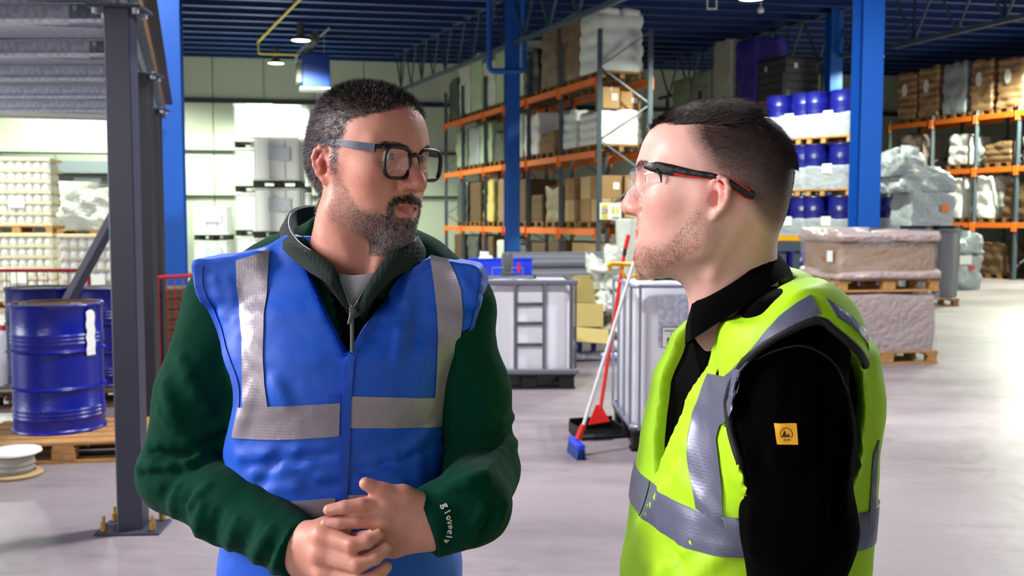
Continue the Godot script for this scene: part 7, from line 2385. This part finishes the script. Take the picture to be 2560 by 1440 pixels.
func man_in_yellow():
	var yaw = deg_to_rad(-80.0)
	var base = Vector3(0.3335, 0, -1.42)
	var o = thing("person", "young man in lime vest, black sweater and clear safety glasses, in profile facing left", "person", base)
	var T2 = Transform3D(Basis(Vector3.UP, yaw), base)
	# ---------------- head and neck
	var t = deg_to_rad(15.0)
	var fwd = Vector3(-cos(t), 0.02, -sin(t)).normalized()
	var right = fwd.cross(Vector3.UP).normalized()
	var ht = Transform3D(Basis(fwd, right.cross(fwd), right).scaled_local(Vector3.ONE * 0.985), Vector3(0.2713, 1.607, -1.35))
	var inv = ht.affine_inverse()
	var f = head_field({"open": 0.0, "age": 0.0, "eye": 0.0052, "nose": 0.0005, "tip": 0.0102})
	f.chain([inv * Vector3(0.2988, 1.5746, -1.355), inv * Vector3(0.2974, 1.5198, -1.365), inv * Vector3(0.3141, 1.4457, -1.39)], [0.060, 0.0575, 0.066], 0.03)
	f.ell(inv * Vector3(0.2405, 1.5282, -1.36), Vector3(0.03, 0.022, 0.035), 0.03)
	f.swell(inv * Vector3(0.2922, 1.5748, -1.29), inv * Vector3(0.2481, 1.4747, -1.31), 0.012, 0.0035)
	var q = MB.new()
	q.coloured = true
	var nz = FastNoiseLite.new()
	nz.frequency = 55.0
	nz.seed = 4
	var skin = lin(0.88, 0.685, 0.625)
	var paint = func(p: Vector3, n: Vector3) -> Color:
		var c = skin
		var a = absf(p.z)
		c = c.lerp(lin(0.85, 0.52, 0.46), 0.75 * blot(p, Vector3(0.110, -0.010, 0), 0.034))
		c = c.lerp(lin(0.86, 0.55, 0.49), 0.6 * blot(Vector3(p.x, p.y, a), Vector3(0.066, -0.016, 0.048), 0.045))
		c = c.lerp(lin(0.86, 0.48, 0.43), 0.65 * blot(Vector3(p.x, p.y, a), Vector3(-0.014, 0.008, 0.080), 0.036))
		if p.x > 0.078 and a < 0.027:
			var k = clampf(1.0 - absf(p.y + 0.0485) / (0.0120 * (1.0 - a / 0.034)), 0, 1)
			c = c.lerp(lin(0.78, 0.42, 0.41), smoothstep(0.0, 0.4, k))
		var be = beard_two(p)
		c = c.lerp(lin(0.55, 0.40, 0.32), 0.42 * be)
		var h = hair_two(p)
		c = c.lerp(lin(0.09, 0.065, 0.055), 0.95 * h.x)
		c = c.lerp(lin(0.185, 0.145, 0.138), h.y * clampf(0.70 + 0.34 * smoothstep(0.02, 0.09, p.y) + 0.25 * smoothstep(-0.02, -0.09, p.x) * smoothstep(-0.03, 0.03, p.y), 0.0, 0.95))
		c *= 1.0 + 0.08 * nz.get_noise_3dv(p)
		for mole in [Vector3(-0.046, -0.112, -0.052), Vector3(-0.055, -0.05, -0.052)]:
			if p.distance_to(mole) < 0.003: c *= 0.6
		return c
	f.mesh(Vector3(-0.135, -0.215, -0.12), Vector3(0.14, 0.16, 0.12), 0.0025, q, Transform3D(), paint)
	var all = MB.new()
	all.coloured = true
	all.v = ht * q.v
	for i in q.n.size(): all.n.append((ht.basis * q.n[i]).normalized())
	all.u = q.u.duplicate()
	all.c = q.c.duplicate()
	all.idx = q.idx.duplicate()
	# hands hang below the picture
	var hf = Field.new()
	for w in [Vector3(0.3509, 1.0007, -1.22), Vector3(0.36, 0.86, -1.62)]:
		hf.cap(w + Vector3(0, 0.02, 0), w + Vector3(-0.005, -0.07, 0), 0.026, 0.034, 0.02)
		for k in 4: hf.chain([w + Vector3(0.028 - k * 0.019, -0.075, 0), w + Vector3(0.028 - k * 0.02, -0.115, 0.003), w + Vector3(0.024 - k * 0.018, -0.15 + absf(k - 1.3) * 0.008, -0.008)], [0.0115, 0.0098, 0.0085], 0.006)
		hf.chain([w + Vector3(-0.03, -0.02, 0), w + Vector3(-0.052, -0.06, 0), w + Vector3(-0.056, -0.092, -0.004)], [0.015, 0.012, 0.0095], 0.01)
	hf.mesh(Vector3(0.26, 0.66, -1.68), Vector3(0.46, 0.92, -1.15), 0.005, all, Transform3D(), func(p, n): return skin)
	join_body(all, q.idx.size(), Vector3(0.314, 1.4485, -1.39), [Vector3(0.3209, 1.4396, -1.395), Vector3(0.345, 1.32, -1.42), base + Vector3(0, 0.93, 0)], [Vector3(0.3508, 1.0059, -1.22), Vector3(0.36, 0.88, -1.62)], [[Vector3(0.3549, 1.4193, -1.245), Vector3(0.3562, 1.1978, -1.215), Vector3(0.3531, 1.1053, -1.217), Vector3(0.3505, 1.0215, -1.22)], [Vector3(0.37, 1.40, -1.60), Vector3(0.40, 1.14, -1.62), Vector3(0.38, 1.0, -1.62), Vector3(0.36, 0.90, -1.62)]], [[base + Vector3(0, 0.86, 0.095), base + Vector3(-0.02, 0.5, 0.11), base + Vector3(0.02, 0.07, 0.12)], [base + Vector3(0, 0.86, -0.095), base + Vector3(-0.02, 0.5, -0.11), base + Vector3(0.02, 0.07, -0.12)]])
	put("body", all.mesh(), M.skin, o, xf(-base))
	eyes(xf(-base) * ht, Vector3(1, 0.0, 0.05), lin(0.20, 0.26, 0.30), o)
	# ---------------- hair
	var cut = func(p: Vector3, n: Vector3, r: RandomNumberGenerator):
		var h = hair_two(p).x
		if h < 0.05 + 0.2 * r.randf(): return null
		var wave = sin(p.x * 60.0 + p.z * 25.0)
		var flow = Vector3(-1.0, 0.05, 0.12 * wave - 0.15)
		if p.x > 0.05: flow = flow.lerp(Vector3(-0.2, -0.1, -0.9 + 0.2 * wave), smoothstep(0.05, 0.085, p.x))
		if p.x < -0.06: flow = Vector3(-0.35, -0.8, 0)
		var d = n * (0.26 + 0.16 * r.randf()) + flow * 0.85 + Vector3(r.randf() - 0.5, r.randf() - 0.5, r.randf() - 0.5) * 0.35
		var col = lin(0.155, 0.110, 0.085) * (0.45 + 1.1 * r.randf())
		var l = lerpf(0.010, 0.022, smoothstep(-0.09, 0.0, p.x)) * (0.7 + 0.5 * r.randf())
		return [1.0, l, d, col, 0.00055]
	grow_hair("hair", q, xf(-base) * ht, 20000, cut, o, 31, M.hair)
	var fade = func(p: Vector3, n: Vector3, r: RandomNumberGenerator):
		var h = hair_two(p).y
		if h < 0.05: return null
		var d = n * 0.9 + Vector3(-0.3, -0.5, 0) + Vector3(r.randf() - 0.5, r.randf() - 0.5, r.randf() - 0.5) * 0.6
		return [h * h, lerpf(0.0012, 0.0032, smoothstep(0.0, 0.085, p.y)) * (0.7 + 0.6 * r.randf()), d, lin(0.13, 0.10, 0.09) * (0.6 + r.randf() * 0.8), 0.00034]
	grow_hair("clipped_hair", q, xf(-base) * ht, 16000, fade, o, 32, M.hair)
	var shave = func(p: Vector3, n: Vector3, r: RandomNumberGenerator):
		var b = beard_two(p)
		if b < 0.06: return null
		var d = n * 0.5 + Vector3(0.0, -0.8, 0) + Vector3(r.randf() - 0.5, r.randf() - 0.5, r.randf() - 0.5) * 0.7
		var col = lin(0.50, 0.33, 0.23) * (0.55 + r.randf() * 0.8)
		if r.randf() < 0.2: col = lin(0.80, 0.62, 0.45) * (0.6 + 0.5 * r.randf())
		return [b * b, 0.0030 * (0.6 + 0.8 * r.randf()), d, col, 0.00024]
	grow_hair("beard", q, xf(-base) * ht, 8000, shave, o, 33, M.hair)
	var brow = func(p: Vector3, n: Vector3, r: RandomNumberGenerator):
		var a = absf(p.z)
		if p.x < 0.05 or a < 0.012 or a > 0.052: return null
		var yc = 0.0405 + 0.006 * sin((a - 0.012) / 0.04 * 2.4)
		if absf(p.y - yc) > 0.0045: return null
		return [1.0, 0.008, n * 0.35 + Vector3(-0.4, 0.15, signf(p.z) * 0.8) + Vector3(r.randf() - 0.5, r.randf() - 0.5, 0) * 0.5, lin(0.20, 0.14, 0.10) * (0.6 + r.randf()), 0.0004]
	grow_hair("eyebrow", q, xf(-base) * ht, 800, brow, o, 34, M.hair)
	safety_glasses(xf(-base) * ht, o)
	# ---------------- black sweater
	var s = Field.new()
	s.loft(T2, ROWS_TWO, 0.0, 3.0)
	var sh = [Vector3(0.3533, 1.4233, -1.245), Vector3(0.37, 1.41, -1.60)]
	s.chain([Vector3(0.346, 1.4441, -1.35), Vector3(0.3529, 1.4333, -1.3), sh[0]], [0.040, 0.048, 0.060], 0.05)
	s.chain([Vector3(0.3579, 1.4514, -1.42), Vector3(0.3966, 1.426, -1.5), sh[1]], [0.046, 0.052, 0.060], 0.05)
	var el = [Vector3(0.3562, 1.1978, -1.215), Vector3(0.40, 1.14, -1.62)]
	var wr = [Vector3(0.3505, 1.0215, -1.22), Vector3(0.36, 0.88, -1.62)]
	for i in 2: s.chain([sh[i], sh[i].lerp(el[i], 0.5), el[i], wr[i]], [0.064, 0.066, 0.064, 0.045], 0.03)
	for c in [[Vector3(0.289, 1.4118, -1.19), Vector3(0.3359, 1.429, -1.17), Vector3(0.3937, 1.3957, -1.2)], [Vector3(0.2797, 1.3577, -1.22), Vector3(0.2914, 1.2651, -1.19)], [Vector3(0.295, 1.3284, -1.17), Vector3(0.2929, 1.1728, -1.17)], [Vector3(0.4042, 1.3614, -1.2), Vector3(0.3939, 1.2404, -1.19)], [Vector3(0.3196, 1.3971, -1.16), Vector3(0.314, 1.2995, -1.15)], [Vector3(0.3643, 1.2826, -1.16), Vector3(0.3652, 1.1581, -1.17)]]:
		for i in c.size() - 1: fold(s, c[i], c[i + 1], 0.013, 0.004)
	for c in [[Vector3(0.286, 1.381, -1.2), Vector3(0.3012, 1.253, -1.18)], [Vector3(0.3893, 1.3388, -1.19), Vector3(0.3788, 1.1973, -1.17)]]:
		fold(s, c[0], c[1], 0.012, -0.004)
	s.cap(Vector3(0.2999, 1.5746, -1.36), Vector3(0.3012, 1.478, -1.372), 0.07, 0.055, 0.01, 1)
	s.slab(wr[0] + Vector3(0, -0.06, 0), Vector3.UP, Vector3(0.09, 0.05, 0.09))
	s.noise = soft
	s.namp = 0.003
	var black = lin(0.018, 0.02, 0.034)
	solid("sweater", s, Vector3(0.10, 0.80, -1.74), Vector3(0.58, 1.60, -1.08), 0.0058, M.sweat_black, o, base, func(p, n): return black)
	# yoke seam over the sleeve
	var seam = []
	for p in smooth2([Vector2(0.2937, 1.4108), Vector2(0.3126, 1.4238), Vector2(0.3387, 1.4315), Vector2(0.3627, 1.4248), Vector2(0.3870, 1.4060), Vector2(0.4069, 1.3723)], 5): seam.append(s.ray_z(p.x, p.y, -1.0, 0.0))
	var cm = MB.new()
	cm.tube(seam, 0.0016, 5)
	put("seam", cm.mesh(), M.vest_binding, o, xf(-base))
	# crew collar
	var rim = smooth_line([Vector3(0.2493, 1.4664, -1.365), Vector3(0.2607, 1.478, -1.315), Vector3(0.2967, 1.5029, -1.298), Vector3(0.3381, 1.529, -1.325), Vector3(0.3704, 1.5302, -1.38), Vector3(0.3661, 1.5282, -1.435), Vector3(0.3267, 1.4985, -1.45), Vector3(0.2775, 1.4715, -1.42), Vector3(0.2493, 1.4664, -1.365)], 4)
	var foot = smooth_line([Vector3(0.2358, 1.4112, -1.35), Vector3(0.2431, 1.4335, -1.275), Vector3(0.2942, 1.4712, -1.258), Vector3(0.3489, 1.5023, -1.29), Vector3(0.3924, 1.501, -1.385), Vector3(0.3964, 1.4915, -1.47), Vector3(0.3449, 1.4412, -1.5), Vector3(0.2744, 1.4034, -1.46), Vector3(0.2358, 1.4112, -1.35)], 4)
	var rows = [[], [], [], [], []]
	var ax = Vector3(0.3036, 1.5029, -1.372)
	for i in rim.size():
		var inw = (Vector3(ax.x, rim[i].y, ax.z) - rim[i]).normalized()
		rows[0].append(rim[i] + inw * 0.006 + Vector3(0, -0.03, 0))
		rows[1].append(rim[i] + inw * 0.004)
		rows[2].append(rim[i] - inw * 0.001 + Vector3(0, 0.0015, 0))
		rows[3].append(rim[i].lerp(foot[i], 0.55) - inw * 0.004)
		rows[4].append(foot[i])
	cm = MB.new()
	cm.coloured = true
	cm.tint = black
	cm.sheet(rows)
	put("collar", cm.mesh(), M.sweat_black, o, xf(-base))
	# ---------------- lime vest
	var v = Field.new()
	v.loft(T2, ROWS_TWO, 0.0, 3.0)
	v.chain([Vector3(0.346, 1.4441, -1.35), Vector3(0.3529, 1.4333, -1.3), sh[0]], [0.040, 0.048, 0.060], 0.05)
	v.chain([Vector3(0.3579, 1.4514, -1.42), Vector3(0.3966, 1.426, -1.5), sh[1]], [0.046, 0.052, 0.060], 0.05)
	v.cap(sh[0], sh[0].lerp(el[0], 0.6), 0.064, 0.066, 0.03)
	v.grow(0.019)
	# the V of the neck, cut from the front, and the hole for the neck
	v.outline([Vector2(-0.075, 1.56), Vector2(-0.072, 1.48), Vector2(-0.060, 1.40), Vector2(-0.036, 1.30), Vector2(-0.012, 1.235), Vector2(0.0, 1.215), Vector2(0.014, 1.235), Vector2(0.045, 1.30), Vector2(0.078, 1.38), Vector2(0.092, 1.43), Vector2(0.092, 1.50), Vector2(0.085, 1.56)], 0.003, 1, -0.02, T2)
	v.cap(Vector3(0.3055, 1.5306, -1.37), Vector3(0.3127, 1.4623, -1.38), 0.10, 0.082, 0.006, 1)
	var near_edge = [Vector2(0.3711, 1.5043), Vector2(0.3480, 1.5011)]
	near_edge.append_array([Vector2(0.3205, 1.4967)])
	near_edge.append_array([Vector2(0.2988, 1.4840), Vector2(0.2807, 1.4645), Vector2(0.2642, 1.4388)])
	near_edge.append_array([Vector2(0.2527, 1.4095), Vector2(0.2416, 1.3808), Vector2(0.2326, 1.3547), Vector2(0.2215, 1.3284)])
	near_edge.append_array([Vector2(0.2149, 1.3042), Vector2(0.2025, 1.2801)])
	near_edge.append_array([Vector2(0.1941, 1.2490), Vector2(0.1770, 1.2181)])
	near_edge = smooth2(near_edge, 2)
	var open_ = near_edge.duplicate()
	open_.append_array([Vector2(0.1086, 1.2181), Vector2(0.1064, 1.6172), Vector2(0.3746, 1.6172)])
	v.outline(open_, 0.004, 1, -1.385)
	v.outline([Vector2(0.3869, 1.5063), Vector2(0.3638, 1.5030), Vector2(0.3430, 1.4953), Vector2(0.3223, 1.4798), Vector2(0.3038, 1.4621), Vector2(0.2818, 1.4532), Vector2(0.2531, 1.4560), Vector2(0.2316, 1.4975), Vector2(0.2302, 1.6183), Vector2(0.3848, 1.6183)], 0.004, 1)
	var hole = smooth2([Vector2(0.3606, 1.4608), Vector2(0.3330, 1.4532), Vector2(0.3030, 1.4339), Vector2(0.2822, 1.4095), Vector2(0.2715, 1.3789), Vector2(0.2679, 1.3471), Vector2(0.2731, 1.3060), Vector2(0.2844, 1.2673), Vector2(0.2972, 1.2285), Vector2(0.3082, 1.1816), Vector2(0.3183, 1.1293), Vector2(0.3649, 1.1083), Vector2(0.4158, 1.1293), Vector2(0.4258, 1.1868), Vector2(0.4336, 1.2492), Vector2(0.4431, 1.3215), Vector2(0.4480, 1.3702), Vector2(0.4403, 1.3972), Vector2(0.4145, 1.4196), Vector2(0.3785, 1.4481), Vector2(0.3606, 1.4608)], 2)
	hole.pop_back()
	v.outline(hole, 0.005, 1, -1.38)
	for c in [[Vector3(0.2196, 1.22, -1.28), Vector3(0.2376, 1.3069, -1.27)], [Vector3(0.2001, 1.1862, -1.36), Vector3(0.2175, 1.236, -1.3)], [Vector3(0.2021, 1.106, -1.33), Vector3(0.2393, 1.1699, -1.27)], [Vector3(0.2193, 1.2466, -1.28), Vector3(0.2608, 1.2025, -1.25)], [Vector3(0.219, 1.1058, -1.3), Vector3(0.2666, 1.1555, -1.25)], [Vector3(0.1835, 1.1338, -1.4), Vector3(0.2001, 1.1919, -1.36)]]:
		fold(v, c[0], c[1], 0.014, 0.005)
	for c in [[Vector3(0.2087, 1.2116, -1.31), Vector3(0.2269, 1.2678, -1.28)], [Vector3(0.2071, 1.145, -1.33), Vector3(0.2312, 1.1238, -1.28)]]:
		fold(v, c[0], c[1], 0.013, -0.004)
	v.noise = soft
	v.namp = 0.003
	solid("vest", v, Vector3(0.10, 0.80, -1.76), Vector3(0.58, 1.56, -1.10), 0.0052, M.vest_lime, o, base)
	var z0 = -1.0
	var tapes = [[[Vector2(0.3570, 1.4912), Vector2(0.3378, 1.4820), Vector2(0.3175, 1.4676), Vector2(0.3004, 1.4480), Vector2(0.2864, 1.4253), Vector2(0.2734, 1.4031), Vector2(0.2614, 1.3808), Vector2(0.2494, 1.3538), Vector2(0.2395, 1.3225), Vector2(0.2316, 1.2912), Vector2(0.2298, 1.2702), Vector2(0.2333, 1.2386), Vector2(0.2373, 1.2081)], [Vector2(0.3646, 1.4696), Vector2(0.3483, 1.4650), Vector2(0.3321, 1.4558), Vector2(0.3170, 1.4408), Vector2(0.3019, 1.4222), Vector2(0.2909, 1.4005), Vector2(0.2810, 1.3772), Vector2(0.2701, 1.3486), Vector2(0.2632, 1.3225), Vector2(0.2599, 1.3016), Vector2(0.2613, 1.2754), Vector2(0.2654, 1.2386), Vector2(0.2687, 1.1880)]],
		[[Vector2(0.3751, 1.4874), Vector2(0.3942, 1.4755), Vector2(0.4161, 1.4587), Vector2(0.4382, 1.4408), Vector2(0.4504, 1.4277)], [Vector2(0.3858, 1.4646), Vector2(0.4000, 1.4560), Vector2(0.4164, 1.4440), Vector2(0.4330, 1.4299), Vector2(0.4419, 1.4179)]],
		[[Vector2(0.4746, 1.2961), Vector2(0.4748, 1.2416), Vector2(0.4753, 1.1758)], [Vector2(0.4653, 1.2798), Vector2(0.4643, 1.2307), Vector2(0.4635, 1.1758)]]]
	for tp in tapes: put("reflective_tape", laid(v, tp[0], tp[1], z0, 0.0022, 34, 8), M.reflective_dark, o, xf(-base))
	put("reflective_tape", belt(v, T2, [0.02, PI * 0.5, PI, PI * 1.5, TAU - 0.02], [1.208, 1.202, 1.205, 1.205, 1.208], [1.158, 1.152, 1.155, 1.155, 1.158], 0.0022, 90), M.reflective_dark, o, xf(-base))
	# black binding round the arm opening, neck and front edge
	for e in [[smooth2([Vector2(0.2984, 1.2271), Vector2(0.2850, 1.2661), Vector2(0.2732, 1.3049), Vector2(0.2680, 1.3462), Vector2(0.2716, 1.3791), Vector2(0.2823, 1.4103), Vector2(0.3032, 1.4348), Vector2(0.3343, 1.4542), Vector2(0.3620, 1.4618), Vector2(0.3810, 1.4491), Vector2(0.4171, 1.4205), Vector2(0.4430, 1.3980)], 4), 0.0052]]:
		var pts = []
		for p in e[0]: pts.append(v.ray_z(p.x, p.y, z0, 0.0))
		cm = MB.new()
		cm.tube(pts, e[1], 8)
		put("binding", cm.mesh(), M.vest_binding, o, xf(-base))
	# sleeve badge
	var bm = laid(s, [Vector2(0.3113, 1.3392), Vector2(0.3125, 1.3268), Vector2(0.3141, 1.3149)], [Vector2(0.3357, 1.3406), Vector2(0.3364, 1.3278), Vector2(0.3371, 1.3159)], z0, 0.0015, 6, 6)
	put("badge", bm, badge_material(), o, xf(-base))
	# trousers and shoes below the picture
	var tf = Field.new()
	tf.cap(base + Vector3(0.0, 0.90, -0.05), base + Vector3(0.0, 0.90, 0.05), 0.12, 0.12, 0.03)
	legs(base, yaw, 0.88, o, tf)
	solid("trousers", tf, base + Vector3(-0.3, 0.03, -0.3), base + Vector3(0.3, 1.05, 0.3), 0.012, M.trouser_navy, o, base)
	shoes(base, yaw, o)

func badge_material() -> StandardMaterial3D:
	var n = 128
	var im = Image.create(n, n, false, Image.FORMAT_RGB8)
	im.fill(Color(0.90, 0.66, 0.08))
	var dark = Color(0.16, 0.09, 0.02)
	var tri_big = [Vector2(50, 38), Vector2(31, 82), Vector2(72, 82), Vector2(63, 64), Vector2(56, 70), Vector2(60, 56)]
	var tri_small = [Vector2(72, 58), Vector2(60, 82), Vector2(86, 82)]
	for y in n:
		for x in n:
			var p = Vector2(x, y)
			var r = (p - Vector2(62, 62)).length()
			var ink = r > 33.5 and r < 38.5 and y < 86
			if inside(tri_big, x, y) > 0.0 or inside(tri_small, x, y) > 0.0: ink = true
			if ink: im.set_pixel(x, y, dark)
	# the letters ESD, drawn as strokes
	for st in [[43, 92, 3, 14], [43, 92, 11, 3], [43, 98, 9, 3], [43, 103, 11, 3], [58, 92, 11, 3], [58, 92, 3, 8], [58, 98, 11, 3], [66, 98, 3, 8], [58, 103, 11, 3], [73, 92, 3, 14], [73, 92, 9, 3], [73, 103, 9, 3], [81, 94, 3, 10]]:
		im.fill_rect(Rect2i(st[0], st[1], st[2], st[3]), dark)
	var m = mat("badge", Color.WHITE, 0.7)
	m.albedo_texture = ImageTexture.create_from_image(im)
	return m

func safety_glasses(t: Transform3D, o):
	for s in [-1.0, 1.0]:
		var rows = []
		for j in 9:
			var row = []
			for i in 17:
				var u = i / 16.0
				var z = s * lerpf(0.004, 0.0680, u)
				var x = 0.1175 - 0.006 * (1.0 - u) - 0.048 * pow(u, 2.4)
				var top = lerpf(0.0405, 0.0430, u) - 0.004 * pow(1.0 - u, 3)
				var bot = lerpf(0.024, -0.0015, smoothstep(0.0, 0.40, u)) + 0.024 * smoothstep(0.55, 1.0, u)
				row.append(Vector3(x - 0.004 * sin(j / 8.0 * PI) * -1.0, lerpf(bot, top, j / 8.0), z))
			rows.append(row)
		var q = MB.new()
		q.sheet(rows)
		put("lens", q.mesh(), M.lens, o, t)
		q = MB.new()
		var edge = []
		for i in 17: edge.append(rows[0][i])
		q.tube(edge, 0.0006, 5)
		put("lens_edge", q.mesh(), M.lens_edge, o, t)
		# temple: deep in front with a prong under the lens corner, slim over the ear
		var spine = smooth_line([Vector3(0.088, 0.0425, s * 0.0600), Vector3(0.074, 0.0415, s * 0.0690), Vector3(0.050, 0.0370, s * 0.0745), Vector3(0.020, 0.0325, s * 0.0775), Vector3(-0.006, 0.0290, s * 0.0800), Vector3(-0.026, 0.0205, s * 0.0830), Vector3(-0.048, 0.0085, s * 0.0800), Vector3(-0.058, 0.0035, s * 0.0775)], 5)
		var wd = [0.0026, 0.0072, 0.0074, 0.0046, 0.0036, 0.0042, 0.0060, 0.0036]
		for part_ in 2:
			var pr = []
			for i in spine.size():
				var w0 = i / 5.0
				var w = lerpf(wd[int(w0)], wd[mini(int(w0) + 1, 7)], w0 - int(w0))
				var d = (spine[mini(i + 1, spine.size() - 1)] - spine[maxi(i - 1, 0)]).normalized()
				var up = Vector3(0, 0, 1).cross(d).normalized()
				if up.y < 0: up = -up
				var th = 0.0020 if part_ == 0 else 0.0014
				var row = []
				var lift = 0.0 if part_ == 0 else -0.0012
				var ww = w if part_ == 0 else w * 0.95 + (0.0008 if i > 18 else -0.0005)
				for k in 9:
					var a = TAU * k / 8.0
					row.append(spine[i] + up * (sin(a) * ww + lift) + Vector3(0, 0, cos(a) * th - s * (0.0012 if part_ == 1 else 0.0)))
				pr.append(row)
			q = MB.new()
			q.sheet(pr if part_ == 0 else pr.slice(16))
			q.face((pr[-1] as Array).slice(0, 8))
			put("temple" if part_ == 0 else "red_temple_tip", q.mesh(), M.black_plastic if part_ == 0 else M.red_bright, o, t)
		q = MB.new()
		q.tube(smooth_line([Vector3(0.070, 0.038, s * 0.0715), Vector3(0.064, 0.030, s * 0.0725), Vector3(0.063, 0.0205, s * 0.0712)], 4), 0.0030, 6, true, 0.0008)
		put("prong", q.mesh(), M.black_plastic, o, t)
		q = MB.new()
		q.tube([Vector3(0.046, 0.0315, s * 0.0765), Vector3(0.030, 0.0290, s * 0.0785), Vector3(0.010, 0.0270, s * 0.0800)], 0.0019, 6, true, 0.0010)
		put("red_strip", q.mesh(), M.red_bright, o, t)
		q = MB.new()
		q.tube([Vector3(-0.030, 0.0245, s * 0.0853), Vector3(-0.052, 0.0110, s * 0.0828)], 0.0011, 6)
		put("red_strip", q.mesh(), M.red_bright, o, t)
	var q = MB.new()
	q.tube(smooth_line([Vector3(0.1085, 0.036, 0.012), Vector3(0.1125, 0.034, 0.0), Vector3(0.1085, 0.036, -0.012)], 4), 0.002, 6)
	put("bridge", q.mesh(), M.lens_edge, o, t)
